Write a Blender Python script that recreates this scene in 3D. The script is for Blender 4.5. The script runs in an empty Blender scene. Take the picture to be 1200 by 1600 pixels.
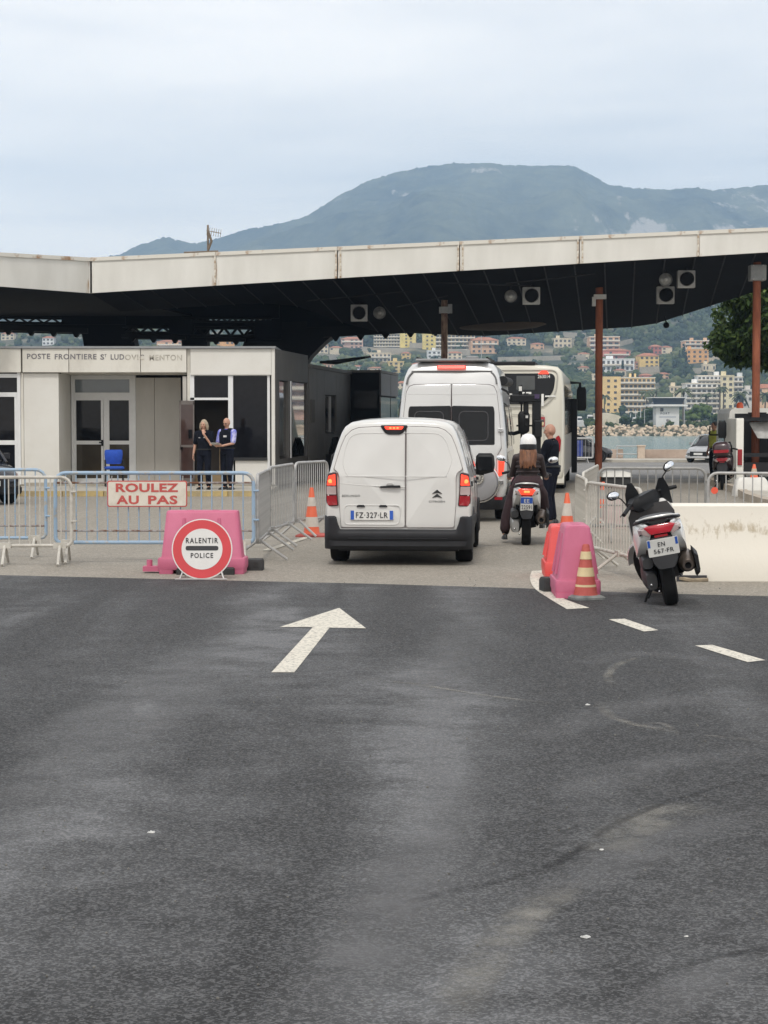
import bpy, math, random
import numpy as np
from mathutils import Vector, Matrix, noise
R = math.radians
sc = bpy.context.scene
col = sc.collection
random.seed(7)
rng = np.random.default_rng(5)

# ------------------------------------------------------------------ camera
CAM_H = 1.85
FPX = 3000.0                      # focal length in pixels of a 1200 x 1600 frame
PITCH = math.atan(148.0 / FPX)
cam_d = bpy.data.cameras.new('camera')
cam_d.sensor_fit = 'VERTICAL'
cam_d.sensor_height = 32.0
cam_d.lens = 32.0 * FPX / 1600.0
cam_d.clip_start = 0.1
cam_d.clip_end = 20000.0
cam = bpy.data.objects.new('camera', cam_d)
cam.location = (0, 0, CAM_H)
cam.rotation_euler = (math.pi / 2 - PITCH, 0, 0)
col.objects.link(cam)
sc.camera = cam

# ------------------------------------------------------------------ world and sun
SUN_EL, SUN_AZ = R(54), R(188)     # azimuth from +Y clockwise: behind the camera, a little to one side
w = bpy.data.worlds.new('World')
sc.world = w
w.use_nodes = True
nt = w.node_tree
nt.nodes.clear()
def wn(t, **k):
    n = nt.nodes.new(t)
    for a, b in k.items():
        setattr(n, a, b)
    return n
wo = wn('ShaderNodeOutputWorld')
bg = wn('ShaderNodeBackground')
sky = wn('ShaderNodeTexSky')
sky.sky_type = 'NISHITA'
sky.sun_disc = False
sky.sun_elevation = SUN_EL
sky.sun_rotation = SUN_AZ
sky.air_density = 1.2
sky.dust_density = 2.0
skym = wn('ShaderNodeVectorMath', operation='SCALE')
skym.inputs['Scale'].default_value = 0.10
nt.links.new(sky.outputs[0], skym.inputs[0])
tc = wn('ShaderNodeTexCoord')
mp = wn('ShaderNodeMapping')
mp.inputs['Scale'].default_value = (1.5, 1.5, 10.0)
mp.inputs['Location'].default_value = (3.1, 0.7, 0.35)
nt.links.new(tc.outputs['Generated'], mp.inputs[0])
nz = wn('ShaderNodeTexNoise')
nz.inputs['Scale'].default_value = 1.25
nz.inputs['Detail'].default_value = 5
nz.inputs['Roughness'].default_value = 0.52
nz.inputs['Distortion'].default_value = 0.4
nt.links.new(mp.outputs[0], nz.inputs['Vector'])
cr = wn('ShaderNodeValToRGB')
cr.color_ramp.elements[0].position = 0.38
cr.color_ramp.elements[0].color = (0.90, 0.89, 0.89, 1)
cr.color_ramp.elements[1].position = 0.60
cr.color_ramp.elements[1].color = (1.34, 1.255, 1.16, 1)
nt.links.new(nz.outputs[0], cr.inputs[0])
mx = wn('ShaderNodeMix', data_type='RGBA')
mx.inputs[0].default_value = 0.88
nt.links.new(skym.outputs[0], mx.inputs[6])
nt.links.new(cr.outputs[0], mx.inputs[7])
nt.links.new(mx.outputs[2], bg.inputs[0])
bg.inputs[1].default_value = 1.0
nt.links.new(bg.outputs[0], wo.inputs[0])

sun_d = bpy.data.lights.new('sun', 'SUN')
sun_d.energy = 1.5
sun_d.angle = R(10)
sun_d.color = (1.0, 0.965, 0.91)
sun = bpy.data.objects.new('sun', sun_d)
sdir = Vector((math.sin(SUN_AZ) * math.cos(SUN_EL), math.cos(SUN_AZ) * math.cos(SUN_EL), math.sin(SUN_EL)))
sun.rotation_euler = sdir.to_track_quat('Z', 'Y').to_euler()
sun.location = (-20, -20, 40)
col.objects.link(sun)

sc.render.engine = 'CYCLES'
sc.cycles.use_denoising = True
sc.cycles.max_bounces = 6
sc.cycles.volume_bounces = 1
sc.cycles.transparent_max_bounces = 12
sc.view_settings.view_transform = 'Standard'
sc.view_settings.look = 'None'
sc.view_settings.exposure = 0.2
sc.view_settings.gamma = 1.0
sc.view_settings.use_curve_mapping = False

# ------------------------------------------------------------------ helpers
CP, SP = math.cos(PITCH), math.sin(PITCH)
def ray(px, py):
    r = Vector((px - 600.0, FPX * CP + (800.0 - py) * SP, -FPX * SP + (800.0 - py) * CP))
    return r / r.y
def P(px, py, Y):
    """where the photograph's pixel lies at depth Y metres"""
    return Vector((0, 0, CAM_H)) + ray(px, py) * Y
def G(px, py, z=0.0):
    r = ray(px, py)
    return Vector((0, 0, CAM_H)) + r * ((z - CAM_H) / r.z)
def PX(px, Y):
    return (px - 600.0) / FPX * Y

MATS = {}
def mat(name, c, rough=0.6, metal=0.0, var=0.12, scale=6.0, bump=0.0, bscale=40.0, coat=0.0, spec=0.5, emit=None, es=0.0, detail=4.0):
    """procedural paint, plastic, metal ...: base colour with a little noise, optional fine relief"""
    if name in MATS:
        return MATS[name]
    m = bpy.data.materials.new(name)
    m.use_nodes = True
    t = m.node_tree
    b = t.nodes['Principled BSDF']
    b.inputs['Roughness'].default_value = rough
    b.inputs['Metallic'].default_value = metal
    b.inputs['Specular IOR Level'].default_value = spec
    if coat:
        b.inputs['Coat Weight'].default_value = coat
        b.inputs['Coat Roughness'].default_value = 0.05
    tx = t.nodes.new('ShaderNodeTexCoord')
    n = t.nodes.new('ShaderNodeTexNoise')
    n.inputs['Scale'].default_value = scale
    n.inputs['Detail'].default_value = detail
    t.links.new(tx.outputs['Object'], n.inputs['Vector'])
    r = t.nodes.new('ShaderNodeValToRGB')
    r.color_ramp.elements[0].position = 0.3
    r.color_ramp.elements[1].position = 0.7
    r.color_ramp.elements[0].color = (c[0] * (1 - var), c[1] * (1 - var), c[2] * (1 - var), 1)
    r.color_ramp.elements[1].color = (min(1, c[0] * (1 + var * .6)), min(1, c[1] * (1 + var * .6)), min(1, c[2] * (1 + var * .6)), 1)
    t.links.new(n.outputs[0], r.inputs[0])
    t.links.new(r.outputs[0], b.inputs['Base Color'])
    if bump:
        n2 = t.nodes.new('ShaderNodeTexNoise')
        n2.inputs['Scale'].default_value = bscale
        n2.inputs['Detail'].default_value = 3
        t.links.new(tx.outputs['Object'], n2.inputs['Vector'])
        bp = t.nodes.new('ShaderNodeBump')
        bp.inputs['Strength'].default_value = bump
        bp.inputs['Distance'].default_value = 0.02
        t.links.new(n2.outputs[0], bp.inputs['Height'])
        t.links.new(bp.outputs[0], b.inputs['Normal'])
    if emit:
        b.inputs['Emission Color'].default_value = (*emit, 1)
        b.inputs['Emission Strength'].default_value = es
    MATS[name] = m
    return m

def worn(name, c1, c2, pos=0.55, width=0.06, scale=3.0, rough=0.6, stretch=(1, 1, 1), metal=0.0, bump=0.0, coord='Object', detail=8.0, spec=0.5):
    """two colours that meet along noise edges: rust, stains, peeling paint"""
    if name in MATS:
        return MATS[name]
    m = bpy.data.materials.new(name)
    m.use_nodes = True
    t = m.node_tree
    b = t.nodes['Principled BSDF']
    b.inputs['Roughness'].default_value = rough
    b.inputs['Metallic'].default_value = metal
    b.inputs['Specular IOR Level'].default_value = spec
    tx = t.nodes.new('ShaderNodeTexCoord')
    mp_ = t.nodes.new('ShaderNodeMapping')
    mp_.inputs['Scale'].default_value = stretch
    t.links.new(tx.outputs[coord], mp_.inputs[0])
    n = t.nodes.new('ShaderNodeTexNoise')
    n.inputs['Scale'].default_value = scale
    n.inputs['Detail'].default_value = detail
    n.inputs['Roughness'].default_value = 0.65
    t.links.new(mp_.outputs[0], n.inputs['Vector'])
    r = t.nodes.new('ShaderNodeValToRGB')
    r.color_ramp.elements[0].position = pos - width
    r.color_ramp.elements[1].position = pos + width
    r.color_ramp.elements[0].color = (*c1, 1)
    r.color_ramp.elements[1].color = (*c2, 1)
    t.links.new(n.outputs[0], r.inputs[0])
    t.links.new(r.outputs[0], b.inputs['Base Color'])
    if bump:
        bp = t.nodes.new('ShaderNodeBump')
        bp.inputs['Strength'].default_value = bump
        bp.inputs['Distance'].default_value = 0.02
        t.links.new(n.outputs[0], bp.inputs['Height'])
        t.links.new(bp.outputs[0], b.inputs['Normal'])
    MATS[name] = m
    return m

class MB:
    """collects shapes and links them as one mesh object"""
    def __init__(s):
        s.v, s.f, s.m = [], [], []
    def add(s, vs, fs, M=None, mi=0):
        o = len(s.v)
        if M is not None:
            vs = [M @ Vector(p) for p in vs]
        s.v.extend([tuple(p) for p in vs])
        for f in fs:
            s.f.append(tuple(i + o for i in f))
            s.m.append(mi)
        return s
    def box(s, c, d, M=None, mi=0):
        x, y, z = d[0] / 2, d[1] / 2, d[2] / 2
        vs = [(c[0] + a * x, c[1] + b * y, c[2] + e * z) for a in (-1, 1) for b in (-1, 1) for e in (-1, 1)]
        return s.add(vs, [(0, 1, 3, 2), (4, 6, 7, 5), (0, 4, 5, 1), (2, 3, 7, 6), (0, 2, 6, 4), (1, 5, 7, 3)], M, mi)
    def tube(s, pts, r, n=8, closed=False, M=None, mi=0, caps=True):
        pts = [Vector(p) for p in pts]
        k = len(pts)
        rs = r if isinstance(r, (list, tuple)) else [r] * k
        vs, fs = [], []
        up = None
        for i, p in enumerate(pts):
            a = pts[(i - 1) % k] if (closed or i > 0) else p
            b = pts[(i + 1) % k] if (closed or i < k - 1) else p
            t = (b - a).normalized() if (b - a).length > 1e-9 else Vector((0, 0, 1))
            if up is None:
                up = Vector((0, 0, 1)) if abs(t.z) < 0.9 else Vector((1, 0, 0))
            u = (up - t * up.dot(t))
            if u.length < 1e-6:
                u = t.orthogonal()
            u.normalize()
            up = u
            w_ = t.cross(u)
            for j in range(n):
                an = 2 * math.pi * j / n
                vs.append(p + (u * math.cos(an) + w_ * math.sin(an)) * rs[i])
        seg = k if closed else k - 1
        for i in range(seg):
            for j in range(n):
                a, b = i * n + j, i * n + (j + 1) % n
                c, d = ((i + 1) % k) * n + (j + 1) % n, ((i + 1) % k) * n + j
                fs.append((a, b, c, d))
        if caps and not closed:
            fs.append(tuple(range(n - 1, -1, -1)))
            fs.append(tuple((k - 1) * n + j for j in range(n)))
        return s.add(vs, fs, M, mi)
    def lathe(s, prof, n=20, M=None, mi=0):
        rings = [[(r * math.cos(2 * math.pi * j / n), r * math.sin(2 * math.pi * j / n), z) for j in range(n)] for r, z in prof]
        return s.loft(rings, True, True, M, mi)
    def loft(s, rings, cap0=True, cap1=True, M=None, mi=0, closed=True):
        n = len(rings[0])
        vs = [p for r in rings for p in r]
        fs = []
        for i in range(len(rings) - 1):
            for j in range(n if closed else n - 1):
                a, b = i * n + j, i * n + (j + 1) % n
                fs.append((a, b, b + n, a + n))
        if cap0:
            fs.append(tuple(range(n - 1, -1, -1)))
        if cap1:
            fs.append(tuple((len(rings) - 1) * n + j for j in range(n)))
        return s.add(vs, fs, M, mi)
    def prism(s, out, y0, y1, M=None, mi=0):
        """outline of (x, z) points extruded from y0 to y1"""
        return s.loft([[(x, y0, z) for x, z in out], [(x, y1, z) for x, z in out]], True, True, M, mi)
    def ball(s, c, r, nu=12, nv=8, M=None, mi=0):
        if not isinstance(r, (list, tuple)):
            r = (r, r, r)
        rings = []
        for i in range(1, nv):
            a = math.pi * i / nv
            rings.append([(c[0] + r[0] * math.sin(a) * math.cos(2 * math.pi * j / nu), c[1] + r[1] * math.sin(a) * math.sin(2 * math.pi * j / nu), c[2] - r[2] * math.cos(a)) for j in range(nu)])
        return s.loft(rings, True, True, M, mi)
    def panel(s, out, prof, ys, M=None, mi=0, back=0.02):
        """skin over an outline of (x, z) points: prof = [(scale, proud)], ys(x, z) the surface it lies on"""
        cx = sum(p[0] for p in out) / len(out)
        cz = sum(p[1] for p in out) / len(out)
        rings = [[(x, ys(x, z) + back, z) for x, z in out]]
        for sc_, d in prof:
            rr = []
            for x, z in out:
                xx, zz = cx + (x - cx) * sc_, cz + (z - cz) * sc_
                rr.append((xx, ys(xx, zz) - d, zz))
            rings.append(rr)
        n = len(out)
        vs = [p for r in rings for p in r] + [(cx, ys(cx, cz) - prof[-1][1], cz)]
        fs = []
        for i in range(len(rings) - 1):
            for j in range(n):
                a, b = i * n + j, i * n + (j + 1) % n
                fs.append((a, a + n, b + n, b))
        L = (len(rings) - 1) * n
        for j in range(n):
            fs.append((L + j, len(vs) - 1, L + (j + 1) % n))
        return s.add(vs, fs, M, mi)
    def mesh(s, name, mats, smooth=38):
        me = bpy.data.meshes.new(name)
        me.from_pydata(s.v, [], s.f)
        for m in (mats if isinstance(mats, (list, tuple)) else [mats]):
            me.materials.append(m)
        if any(s.m):
            me.polygons.foreach_set('material_index', s.m)
        me.validate()
        if smooth:
            me.shade_smooth()
            me.set_sharp_from_angle(angle=R(smooth))
        me.update()
        return me
    def build(s, name, mats, parent=None, smooth=38, bevel=0, M=None, sub=0, fixn=False):
        me = s.mesh(name, mats, smooth)
        if fixn:
            import bmesh
            bm = bmesh.new(); bm.from_mesh(me)
            bmesh.ops.recalc_face_normals(bm, faces=bm.faces)
            bm.to_mesh(me); bm.free()
        return link(name, me, parent, M, bevel, sub)

def link(name, me, parent=None, M=None, bevel=0, sub=0):
    o = bpy.data.objects.new(name, me)
    col.objects.link(o)
    if parent is not None:
        o.parent = parent
    if M is not None:
        o.matrix_local = M
    if bevel:
        b = o.modifiers.new('edges', 'BEVEL')
        b.width = bevel
        b.segments = 2
        b.limit_method = 'ANGLE'
        b.angle_limit = R(40)
    if sub:
        b = o.modifiers.new('smooth', 'SUBSURF')
        b.levels = b.render_levels = sub
    return o

def tag(o, label=None, cat=None, group=None, kind=None):
    for k, v in (('label', label), ('category', cat), ('group', group), ('kind', kind)):
        if v:
            o[k] = v
    return o
def thing(name, label, cat, loc=(0, 0, 0), rz=0.0, group=None):
    o = bpy.data.objects.new(name, None)
    o.empty_display_size = 0.2
    col.objects.link(o)
    o.location = loc
    o.rotation_euler = (0, 0, rz)
    return tag(o, label, cat, group)
def copy_tree(o, parent=None):
    c = o.copy()
    col.objects.link(c)
    if parent is not None:
        c.parent = parent
    for ch in list(o.children):
        copy_tree(ch, c)
    return c
def dup(o, label, loc, rz):
    c = copy_tree(o)
    c['label'] = label
    c.location = loc
    c.rotation_euler = (0, 0, rz)
    return c

def T(x=0, y=0, z=0):
    return Matrix.Translation((x, y, z))
def RX(a): return Matrix.Rotation(R(a), 4, 'X')
def RY(a): return Matrix.Rotation(R(a), 4, 'Y')
def RZ(a): return Matrix.Rotation(R(a), 4, 'Z')

def text(name, s_, width, height, M, m, parent, extrude=0.002, bold=0.0, spacing=1.0):
    """lettering fitted into width x height metres, centred on M's origin, facing M's +Z"""
    cu = bpy.data.curves.new('lettering', 'FONT')
    cu.body = s_
    cu.size = 1.0
    cu.align_x = 'CENTER'
    cu.offset = bold
    cu.space_character = spacing
    cu.resolution_u = 3
    to = bpy.data.objects.new('lettering', cu)
    me = bpy.data.meshes.new_from_object(to)
    bpy.data.objects.remove(to)
    bpy.data.curves.remove(cu)
    co = np.empty(len(me.vertices) * 3)
    me.vertices.foreach_get('co', co)
    co = co.reshape(-1, 3)
    lo, hi = co.min(0), co.max(0)
    co[:, 0] = (co[:, 0] - (lo[0] + hi[0]) / 2) * width / (hi[0] - lo[0])
    co[:, 1] = (co[:, 1] - (lo[1] + hi[1]) / 2) * height / (hi[1] - lo[1])
    co[:, 2] = extrude
    me.vertices.foreach_set('co', co.ravel())
    me.materials.append(m)
    me.update()
    return link(name, me, parent, M)
def rpoly(pts, r, seg=4):
    """rounds the corners of a polygon of 2D points"""
    out = []
    k = len(pts)
    for i in range(k):
        p = Vector((*pts[i], 0)); a = Vector((*pts[i - 1], 0)); b = Vector((*pts[(i + 1) % k], 0))
        u, v = (a - p), (b - p)
        rr = min(r, u.length * .48, v.length * .48)
        p0, p1 = p + u.normalized() * rr, p + v.normalized() * rr
        for j in range(seg + 1):
            t = j / seg
            q = p0 * (1 - t) ** 2 + p * 2 * t * (1 - t) + p1 * t * t
            out.append((q.x, q.y))
    return out
def rect(x0, z0, x1, z1, r=0.02, seg=3):
    return rpoly([(x0, z0), (x1, z0), (x1, z1), (x0, z1)], r, seg)
def seg2(out, k):
    """subdivides a closed outline"""
    res = []
    for i in range(len(out)):
        a, b = out[i], out[(i + 1) % len(out)]
        for j in range(k):
            t = j / k
            res.append((a[0] + (b[0] - a[0]) * t, a[1] + (b[1] - a[1]) * t))
    return res
def interp(x, xs, ys):
    return float(np.interp(x, xs, ys))
def rapid(name, verts, faces, m, tint=None):
    """one big mesh from numpy arrays; faces all with the same number of corners"""
    me = bpy.data.meshes.new(name)
    nv, (nf, k) = len(verts), faces.shape
    me.vertices.add(nv)
    me.vertices.foreach_set('co', np.ascontiguousarray(verts, dtype=np.float32).ravel())
    me.loops.add(nf * k)
    me.loops.foreach_set('vertex_index', np.ascontiguousarray(faces, dtype=np.int32).ravel())
    me.polygons.add(nf)
    me.polygons.foreach_set('loop_start', np.arange(0, nf * k, k, dtype=np.int32))
    if tint is not None:
        at = me.attributes.new('tint', 'FLOAT', 'POINT')
        at.data.foreach_set('value', np.ascontiguousarray(tint, dtype=np.float32))
    me.materials.append(m)
    me.update(calc_edges=True)
    me.validate()
    return me
# ------------------------------------------------------------------ ground, road, water, hills
def gz(Y):
    return -0.5 * min(1.0, max(0.0, (Y - 55.0) / 45.0))

def asphalt_mat(name, lo, hi, patch, cell=125.0, bump=0.6, pstrength=0.75, tracks=False, pgain=1.15):
    m = bpy.data.materials.new(name)
    m.use_nodes = True
    t = m.node_tree
    L = t.links.new
    b = t.nodes['Principled BSDF']
    tx = t.nodes.new('ShaderNodeTexCoord')
    vo = t.nodes.new('ShaderNodeTexVoronoi'); vo.inputs['Scale'].default_value = cell
    L(tx.outputs['Object'], vo.inputs['Vector'])
    sep = t.nodes.new('ShaderNodeSeparateColor'); L(vo.outputs['Color'], sep.inputs[0])
    nf = t.nodes.new('ShaderNodeTexNoise'); nf.inputs['Scale'].default_value = 60.0; nf.inputs['Detail'].default_value = 6
    L(tx.outputs['Object'], nf.inputs['Vector'])
    ad = t.nodes.new('ShaderNodeMath'); ad.operation = 'ADD'
    L(sep.outputs[0], ad.inputs[0]); L(nf.outputs[0], ad.inputs[1])
    r1 = t.nodes.new('ShaderNodeValToRGB')
    r1.color_ramp.elements[0].position = 0.62; r1.color_ramp.elements[0].color = (*lo, 1)
    r1.color_ramp.elements[1].position = 1.0; r1.color_ramp.elements[1].color = (*hi, 1)
    ml = t.nodes.new('ShaderNodeMath'); ml.operation = 'MULTIPLY'; ml.inputs[1].default_value = .69
    v2 = t.nodes.new('ShaderNodeTexVoronoi'); v2.inputs['Scale'].default_value = cell * .42
    L(tx.outputs['Object'], v2.inputs['Vector'])
    s2 = t.nodes.new('ShaderNodeSeparateColor'); L(v2.outputs['Color'], s2.inputs[0])
    m2 = t.nodes.new('ShaderNodeMath'); m2.operation = 'MULTIPLY_ADD'; m2.inputs[1].default_value = .55; m2.inputs[2].default_value = -.27
    L(s2.outputs[1], m2.inputs[0])
    a2 = t.nodes.new('ShaderNodeMath'); a2.operation = 'ADD'
    L(ad.outputs[0], a2.inputs[0]); L(m2.outputs[0], a2.inputs[1])
    L(a2.outputs[0], ml.inputs[0]); L(ml.outputs[0], r1.inputs[0])
    # polished wheel paths and dusty patches, streaked along the lane
    mp_ = t.nodes.new('ShaderNodeMapping'); mp_.inputs['Scale'].default_value = (0.75, 0.13, 1); mp_.inputs['Rotation'].default_value = (0, 0, R(14)); mp_.inputs['Location'].default_value = (2.3, 1.4, 0)
    L(tx.outputs['Object'], mp_.inputs[0])
    np_ = t.nodes.new('ShaderNodeTexNoise'); np_.inputs['Scale'].default_value = 1.0; np_.inputs['Detail'].default_value = 6; np_.inputs['Roughness'].default_value = 0.55; np_.inputs['Distortion'].default_value = 0.6
    L(mp_.outputs[0], np_.inputs['Vector'])
    r2 = t.nodes.new('ShaderNodeValToRGB')
    r2.color_ramp.elements[0].position = 0.47; r2.color_ramp.elements[0].color = (0, 0, 0, 1)
    r2.color_ramp.elements[1].position = 0.66; r2.color_ramp.elements[1].color = (pstrength,) * 3 + (1,)
    L(np_.outputs[0], r2.inputs[0])
    # fine crosswise brushing breaks the patches up
    mp3 = t.nodes.new('ShaderNodeMapping'); mp3.inputs['Scale'].default_value = (1.3, 1.7, 1)
    L(tx.outputs['Object'], mp3.inputs[0])
    n3 = t.nodes.new('ShaderNodeTexNoise'); n3.inputs['Scale'].default_value = 1.2; n3.inputs['Detail'].default_value = 7; n3.inputs['Roughness'].default_value = 0.7
    L(mp3.outputs[0], n3.inputs['Vector'])
    m3 = t.nodes.new('ShaderNodeMath'); m3.operation = 'MULTIPLY'
    r3 = t.nodes.new('ShaderNodeValToRGB'); r3.color_ramp.elements[0].position = 0.35; r3.color_ramp.elements[1].position = 0.62
    L(n3.outputs[0], r3.inputs[0])
    L(r2.outputs[0], m3.inputs[0]); L(r3.outputs[0], m3.inputs[1])
    fac = m3.outputs[0]
    if tracks:
        # two polished wheel paths that run up the lane
        sx = t.nodes.new('ShaderNodeSeparateXYZ'); L(tx.outputs['Object'], sx.inputs[0])
        def mth(op, a, b_=None):
            q = t.nodes.new('ShaderNodeMath'); q.operation = op
            for i, v in enumerate((a, b_)):
                if v is None: continue
                if isinstance(v, (int, float)): q.inputs[i].default_value = v
                else: L(v, q.inputs[i])
            return q.outputs[0]
        nw = t.nodes.new('ShaderNodeTexNoise'); nw.inputs['Scale'].default_value = .35; nw.inputs['Detail'].default_value = 3
        L(tx.outputs['Object'], nw.inputs['Vector'])
        u = mth('SUBTRACT', sx.outputs[0], mth('MULTIPLY', mth('SUBTRACT', sx.outputs[1], 10.0), .055))
        u = mth('ADD', u, mth('MULTIPLY', mth('SUBTRACT', nw.outputs[0], .5), 1.1))
        dist = mth('ABSOLUTE', mth('SUBTRACT', mth('ABSOLUTE', mth('ADD', u, .62)), .92))
        mr_ = t.nodes.new('ShaderNodeMapRange'); mr_.interpolation_type = 'SMOOTHSTEP'
        mr_.inputs[1].default_value = .62; mr_.inputs[2].default_value = .05; mr_.inputs[3].default_value = 0; mr_.inputs[4].default_value = 1.0
        L(dist, mr_.inputs[0])
        r4 = t.nodes.new('ShaderNodeValToRGB'); r4.color_ramp.elements[0].position = .25; r4.color_ramp.elements[1].position = .58
        L(np_.outputs[0], r4.inputs[0])
        tr = mth('MULTIPLY', mth('MULTIPLY', mr_.outputs[0], r4.outputs[0]), mth('ADD', mth('MULTIPLY', r3.outputs[0], .75), .25))
        fac = mth('MINIMUM', mth('ADD', mth('MULTIPLY', m3.outputs[0], .8), tr), .85)
    mx_ = t.nodes.new('ShaderNodeMix'); mx_.data_type = 'RGBA'
    L(fac, mx_.inputs[0]); L(r1.outputs[0], mx_.inputs[6])
    pb_ = t.nodes.new('ShaderNodeMix'); pb_.data_type = 'RGBA'; pb_.inputs[0].default_value = .55
    gsc = t.nodes.new('ShaderNodeVectorMath'); gsc.operation = 'SCALE'; gsc.inputs['Scale'].default_value = pgain
    L(r1.outputs[0], gsc.inputs[0]); L(gsc.outputs[0], pb_.inputs[6]); pb_.inputs[7].default_value = (*patch, 1)
    L(pb_.outputs[2], mx_.inputs[7])
    L(mx_.outputs[2], b.inputs['Base Color'])
    b.inputs['Roughness'].default_value = 0.78
    b.inputs['Specular IOR Level'].default_value = 0.35
    bp = t.nodes.new('ShaderNodeBump'); bp.inputs['Strength'].default_value = bump; bp.inputs['Distance'].default_value = 0.0025
    L(a2.outputs[0], bp.inputs['Height']); L(bp.outputs[0], b.inputs['Normal'])
    return m
M_asphalt = asphalt_mat('new_asphalt', (0.011, 0.0111, 0.0116), (0.088, 0.0887, 0.0905), (0.175, 0.178, 0.184), tracks=True, pgain=2.6)
M_old = asphalt_mat('old_pavement', (0.20, 0.182, 0.152), (0.325, 0.295, 0.248), (0.36, 0.33, 0.285), 70.0, 0.2, 0.6)
M_road2 = asphalt_mat('worn_road', (0.115, 0.11, 0.105), (0.25, 0.245, 0.235), (0.26, 0.255, 0.245), 70.0, 0.4, 0.6)
M_paint = worn('road_paint', (0.26, 0.25, 0.22), (0.60, 0.565, 0.485), 0.44, 0.05, 30.0, 0.7)
M_conc = worn('concrete', (0.30, 0.28, 0.24), (0.46, 0.43, 0.37), 0.5, 0.2, 2.5, 0.85, bump=0.2)

def sheet(name, pts, m, kind='structure', z=0.0, parent=None):
    me = bpy.data.meshes.new(name)
    me.from_pydata([(p[0], p[1], (p[2] if len(p) > 2 else 0) + z) for p in pts], [], [tuple(range(len(pts)))])
    me.materials.append(m)
    me.update()
    o = link(name, me, parent)
    if kind:
        o['kind'] = kind
    return o
# base ground: one sheet in strips that follow the gentle fall towards the sea
ys = [-60, 0, 20, 40, 55, 62, 70, 78, 86, 94, 100, 106]
mb = MB()
for i in range(len(ys) - 1):
    a, b_ = ys[i], ys[i + 1]
    mb.add([(-140, a, gz(a)), (140, a, gz(a)), (140, b_, gz(b_)), (-140, b_, gz(b_))], [(0, 1, 2, 3)])
tag(mb.build('old_pavement', M_old, smooth=60), kind='structure')
bl = [G(-500, 897), G(0, 899), G(330, 907), G(560, 912), G(800, 919), G(1000, 927), G(1200, 932), G(1900, 940)]
sheet('asphalt_road', [(-120, -58), (120, -58), (120, 19.2)] + [(p.x, p.y) for p in reversed(bl)] + [(-120, 22.3)], M_asphalt, z=0.004)
# far road beyond the canopy and its markings
mb = MB()
for i in range(4, len(ys) - 2):
    a, b_ = ys[i] + (4 if i == 4 else 0), ys[i + 1]
    mb.add([(2.5, a, gz(a) + .004), (120, a, gz(a) + .004), (120, b_, gz(b_) + .004), (2.5, b_, gz(b_) + .004)], [(0, 1, 2, 3)])
tag(mb.build('coast_road', M_road2, smooth=60), kind='structure')
def strip(name, px_pts, width, m=M_paint, z=0.008, taper=False):
    pts = [G(*p) for p in px_pts]
    return ribbon(name, pts, width, m, z, taper)
def ribbon(name, pts, width, m, z=0.008, taper=False):
    pts = [Vector((p[0], p[1], 0)) for p in pts]
    mb = MB(); vs = []; fade = []
    across = ((-1, 0), (-.55, .7), (0, 1), (.55, .7), (1, 0)) if taper else ((-1, 1), (1, 1))
    k = len(across)
    for i, p in enumerate(pts):
        t = (pts[min(i + 1, len(pts) - 1)] - pts[max(i - 1, 0)]).normalized()
        n = Vector((t.y, -t.x, 0))
        f = math.sin(math.pi * i / (len(pts) - 1)) ** .6 if taper else 1
        for a, b_ in across:
            q = p + n * width / 2 * a
            vs.append((q.x, q.y, gz(q.y) + z))
            fade.append(b_ * f)
    mb.add(vs, [(k * i + c, k * i + c + 1, k * i + k + c + 1, k * i + k + c) for i in range(len(pts) - 1) for c in range(k - 1)])
    o = mb.build(name, m, smooth=0)
    at = o.data.attributes.new('fade', 'FLOAT', 'POINT')
    at.data.foreach_set('value', np.array(fade, dtype=np.float32))
    return tag(o, kind='structure')
def flat(name, pxs, m=M_paint, z=0.008):
    return sheet(name, [(*G(*p).xy,) for p in pxs], m, z=z)
flat('lane_arrow_marking', [(424, 1052), (489, 981), (437, 981), (530, 951), (572, 983), (515, 982), (460, 1052)])
def smooth_pts(pts, k=6):
    out = []
    for i in range(len(pts) - 1):
        p0, p1, p2, p3 = pts[max(i - 1, 0)], pts[i], pts[i + 1], pts[min(i + 2, len(pts) - 1)]
        for j in range(k):
            t = j / k
            out.append(tuple(0.5 * (2 * b + (c - a) * t + (2 * a - 5 * b + 4 * c - d) * t * t + (3 * b - a - 3 * c + d) * t ** 3) for a, b, c, d in zip(p0, p1, p2, p3)))
    out.append(pts[-1])
    return out
ed_o = smooth_pts([(831, 893), (828, 905), (835, 920), (856, 935), (886, 953)])
ed_i = smooth_pts([(850, 892), (850, 905), (856, 918), (878, 935), (921, 951)])
flat('curved_line_marking', ed_o + ed_i[::-1])
flat('dashed_line_marking', [(951, 969), (976, 968), (1029, 986), (1006, 988)])
flat('dashed_line_marking', [(1086, 1010), (1113, 1009), (1196, 1033), (1168, 1036)])
flat('dashed_line_marking', [(1272, 1062), (1306, 1060), (1420, 1092), (1388, 1096)])
# worn white line on the entry lane, lines on the coast road
strip('edge_line_marking', [(415, 861), (480, 840)], 0.12, worn('faded_paint', (0.32, 0.30, 0.26), (0.62, 0.58, 0.48), 0.5, 0.08, 14, 0.8))
for a, b_ in ((3.0, 9.5), (12.5, 22), (24, 34)):
    mb = MB(); mb.add([(a, 92.0, gz(92) + .012), (b_, 92.0, gz(92) + .012), (b_, 92.5, gz(92.5) + .012), (a, 92.5, gz(92.5) + .012)], [(0, 1, 2, 3)])
    tag(mb.build('road_line_marking', M_paint, smooth=0), kind='structure')

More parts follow.
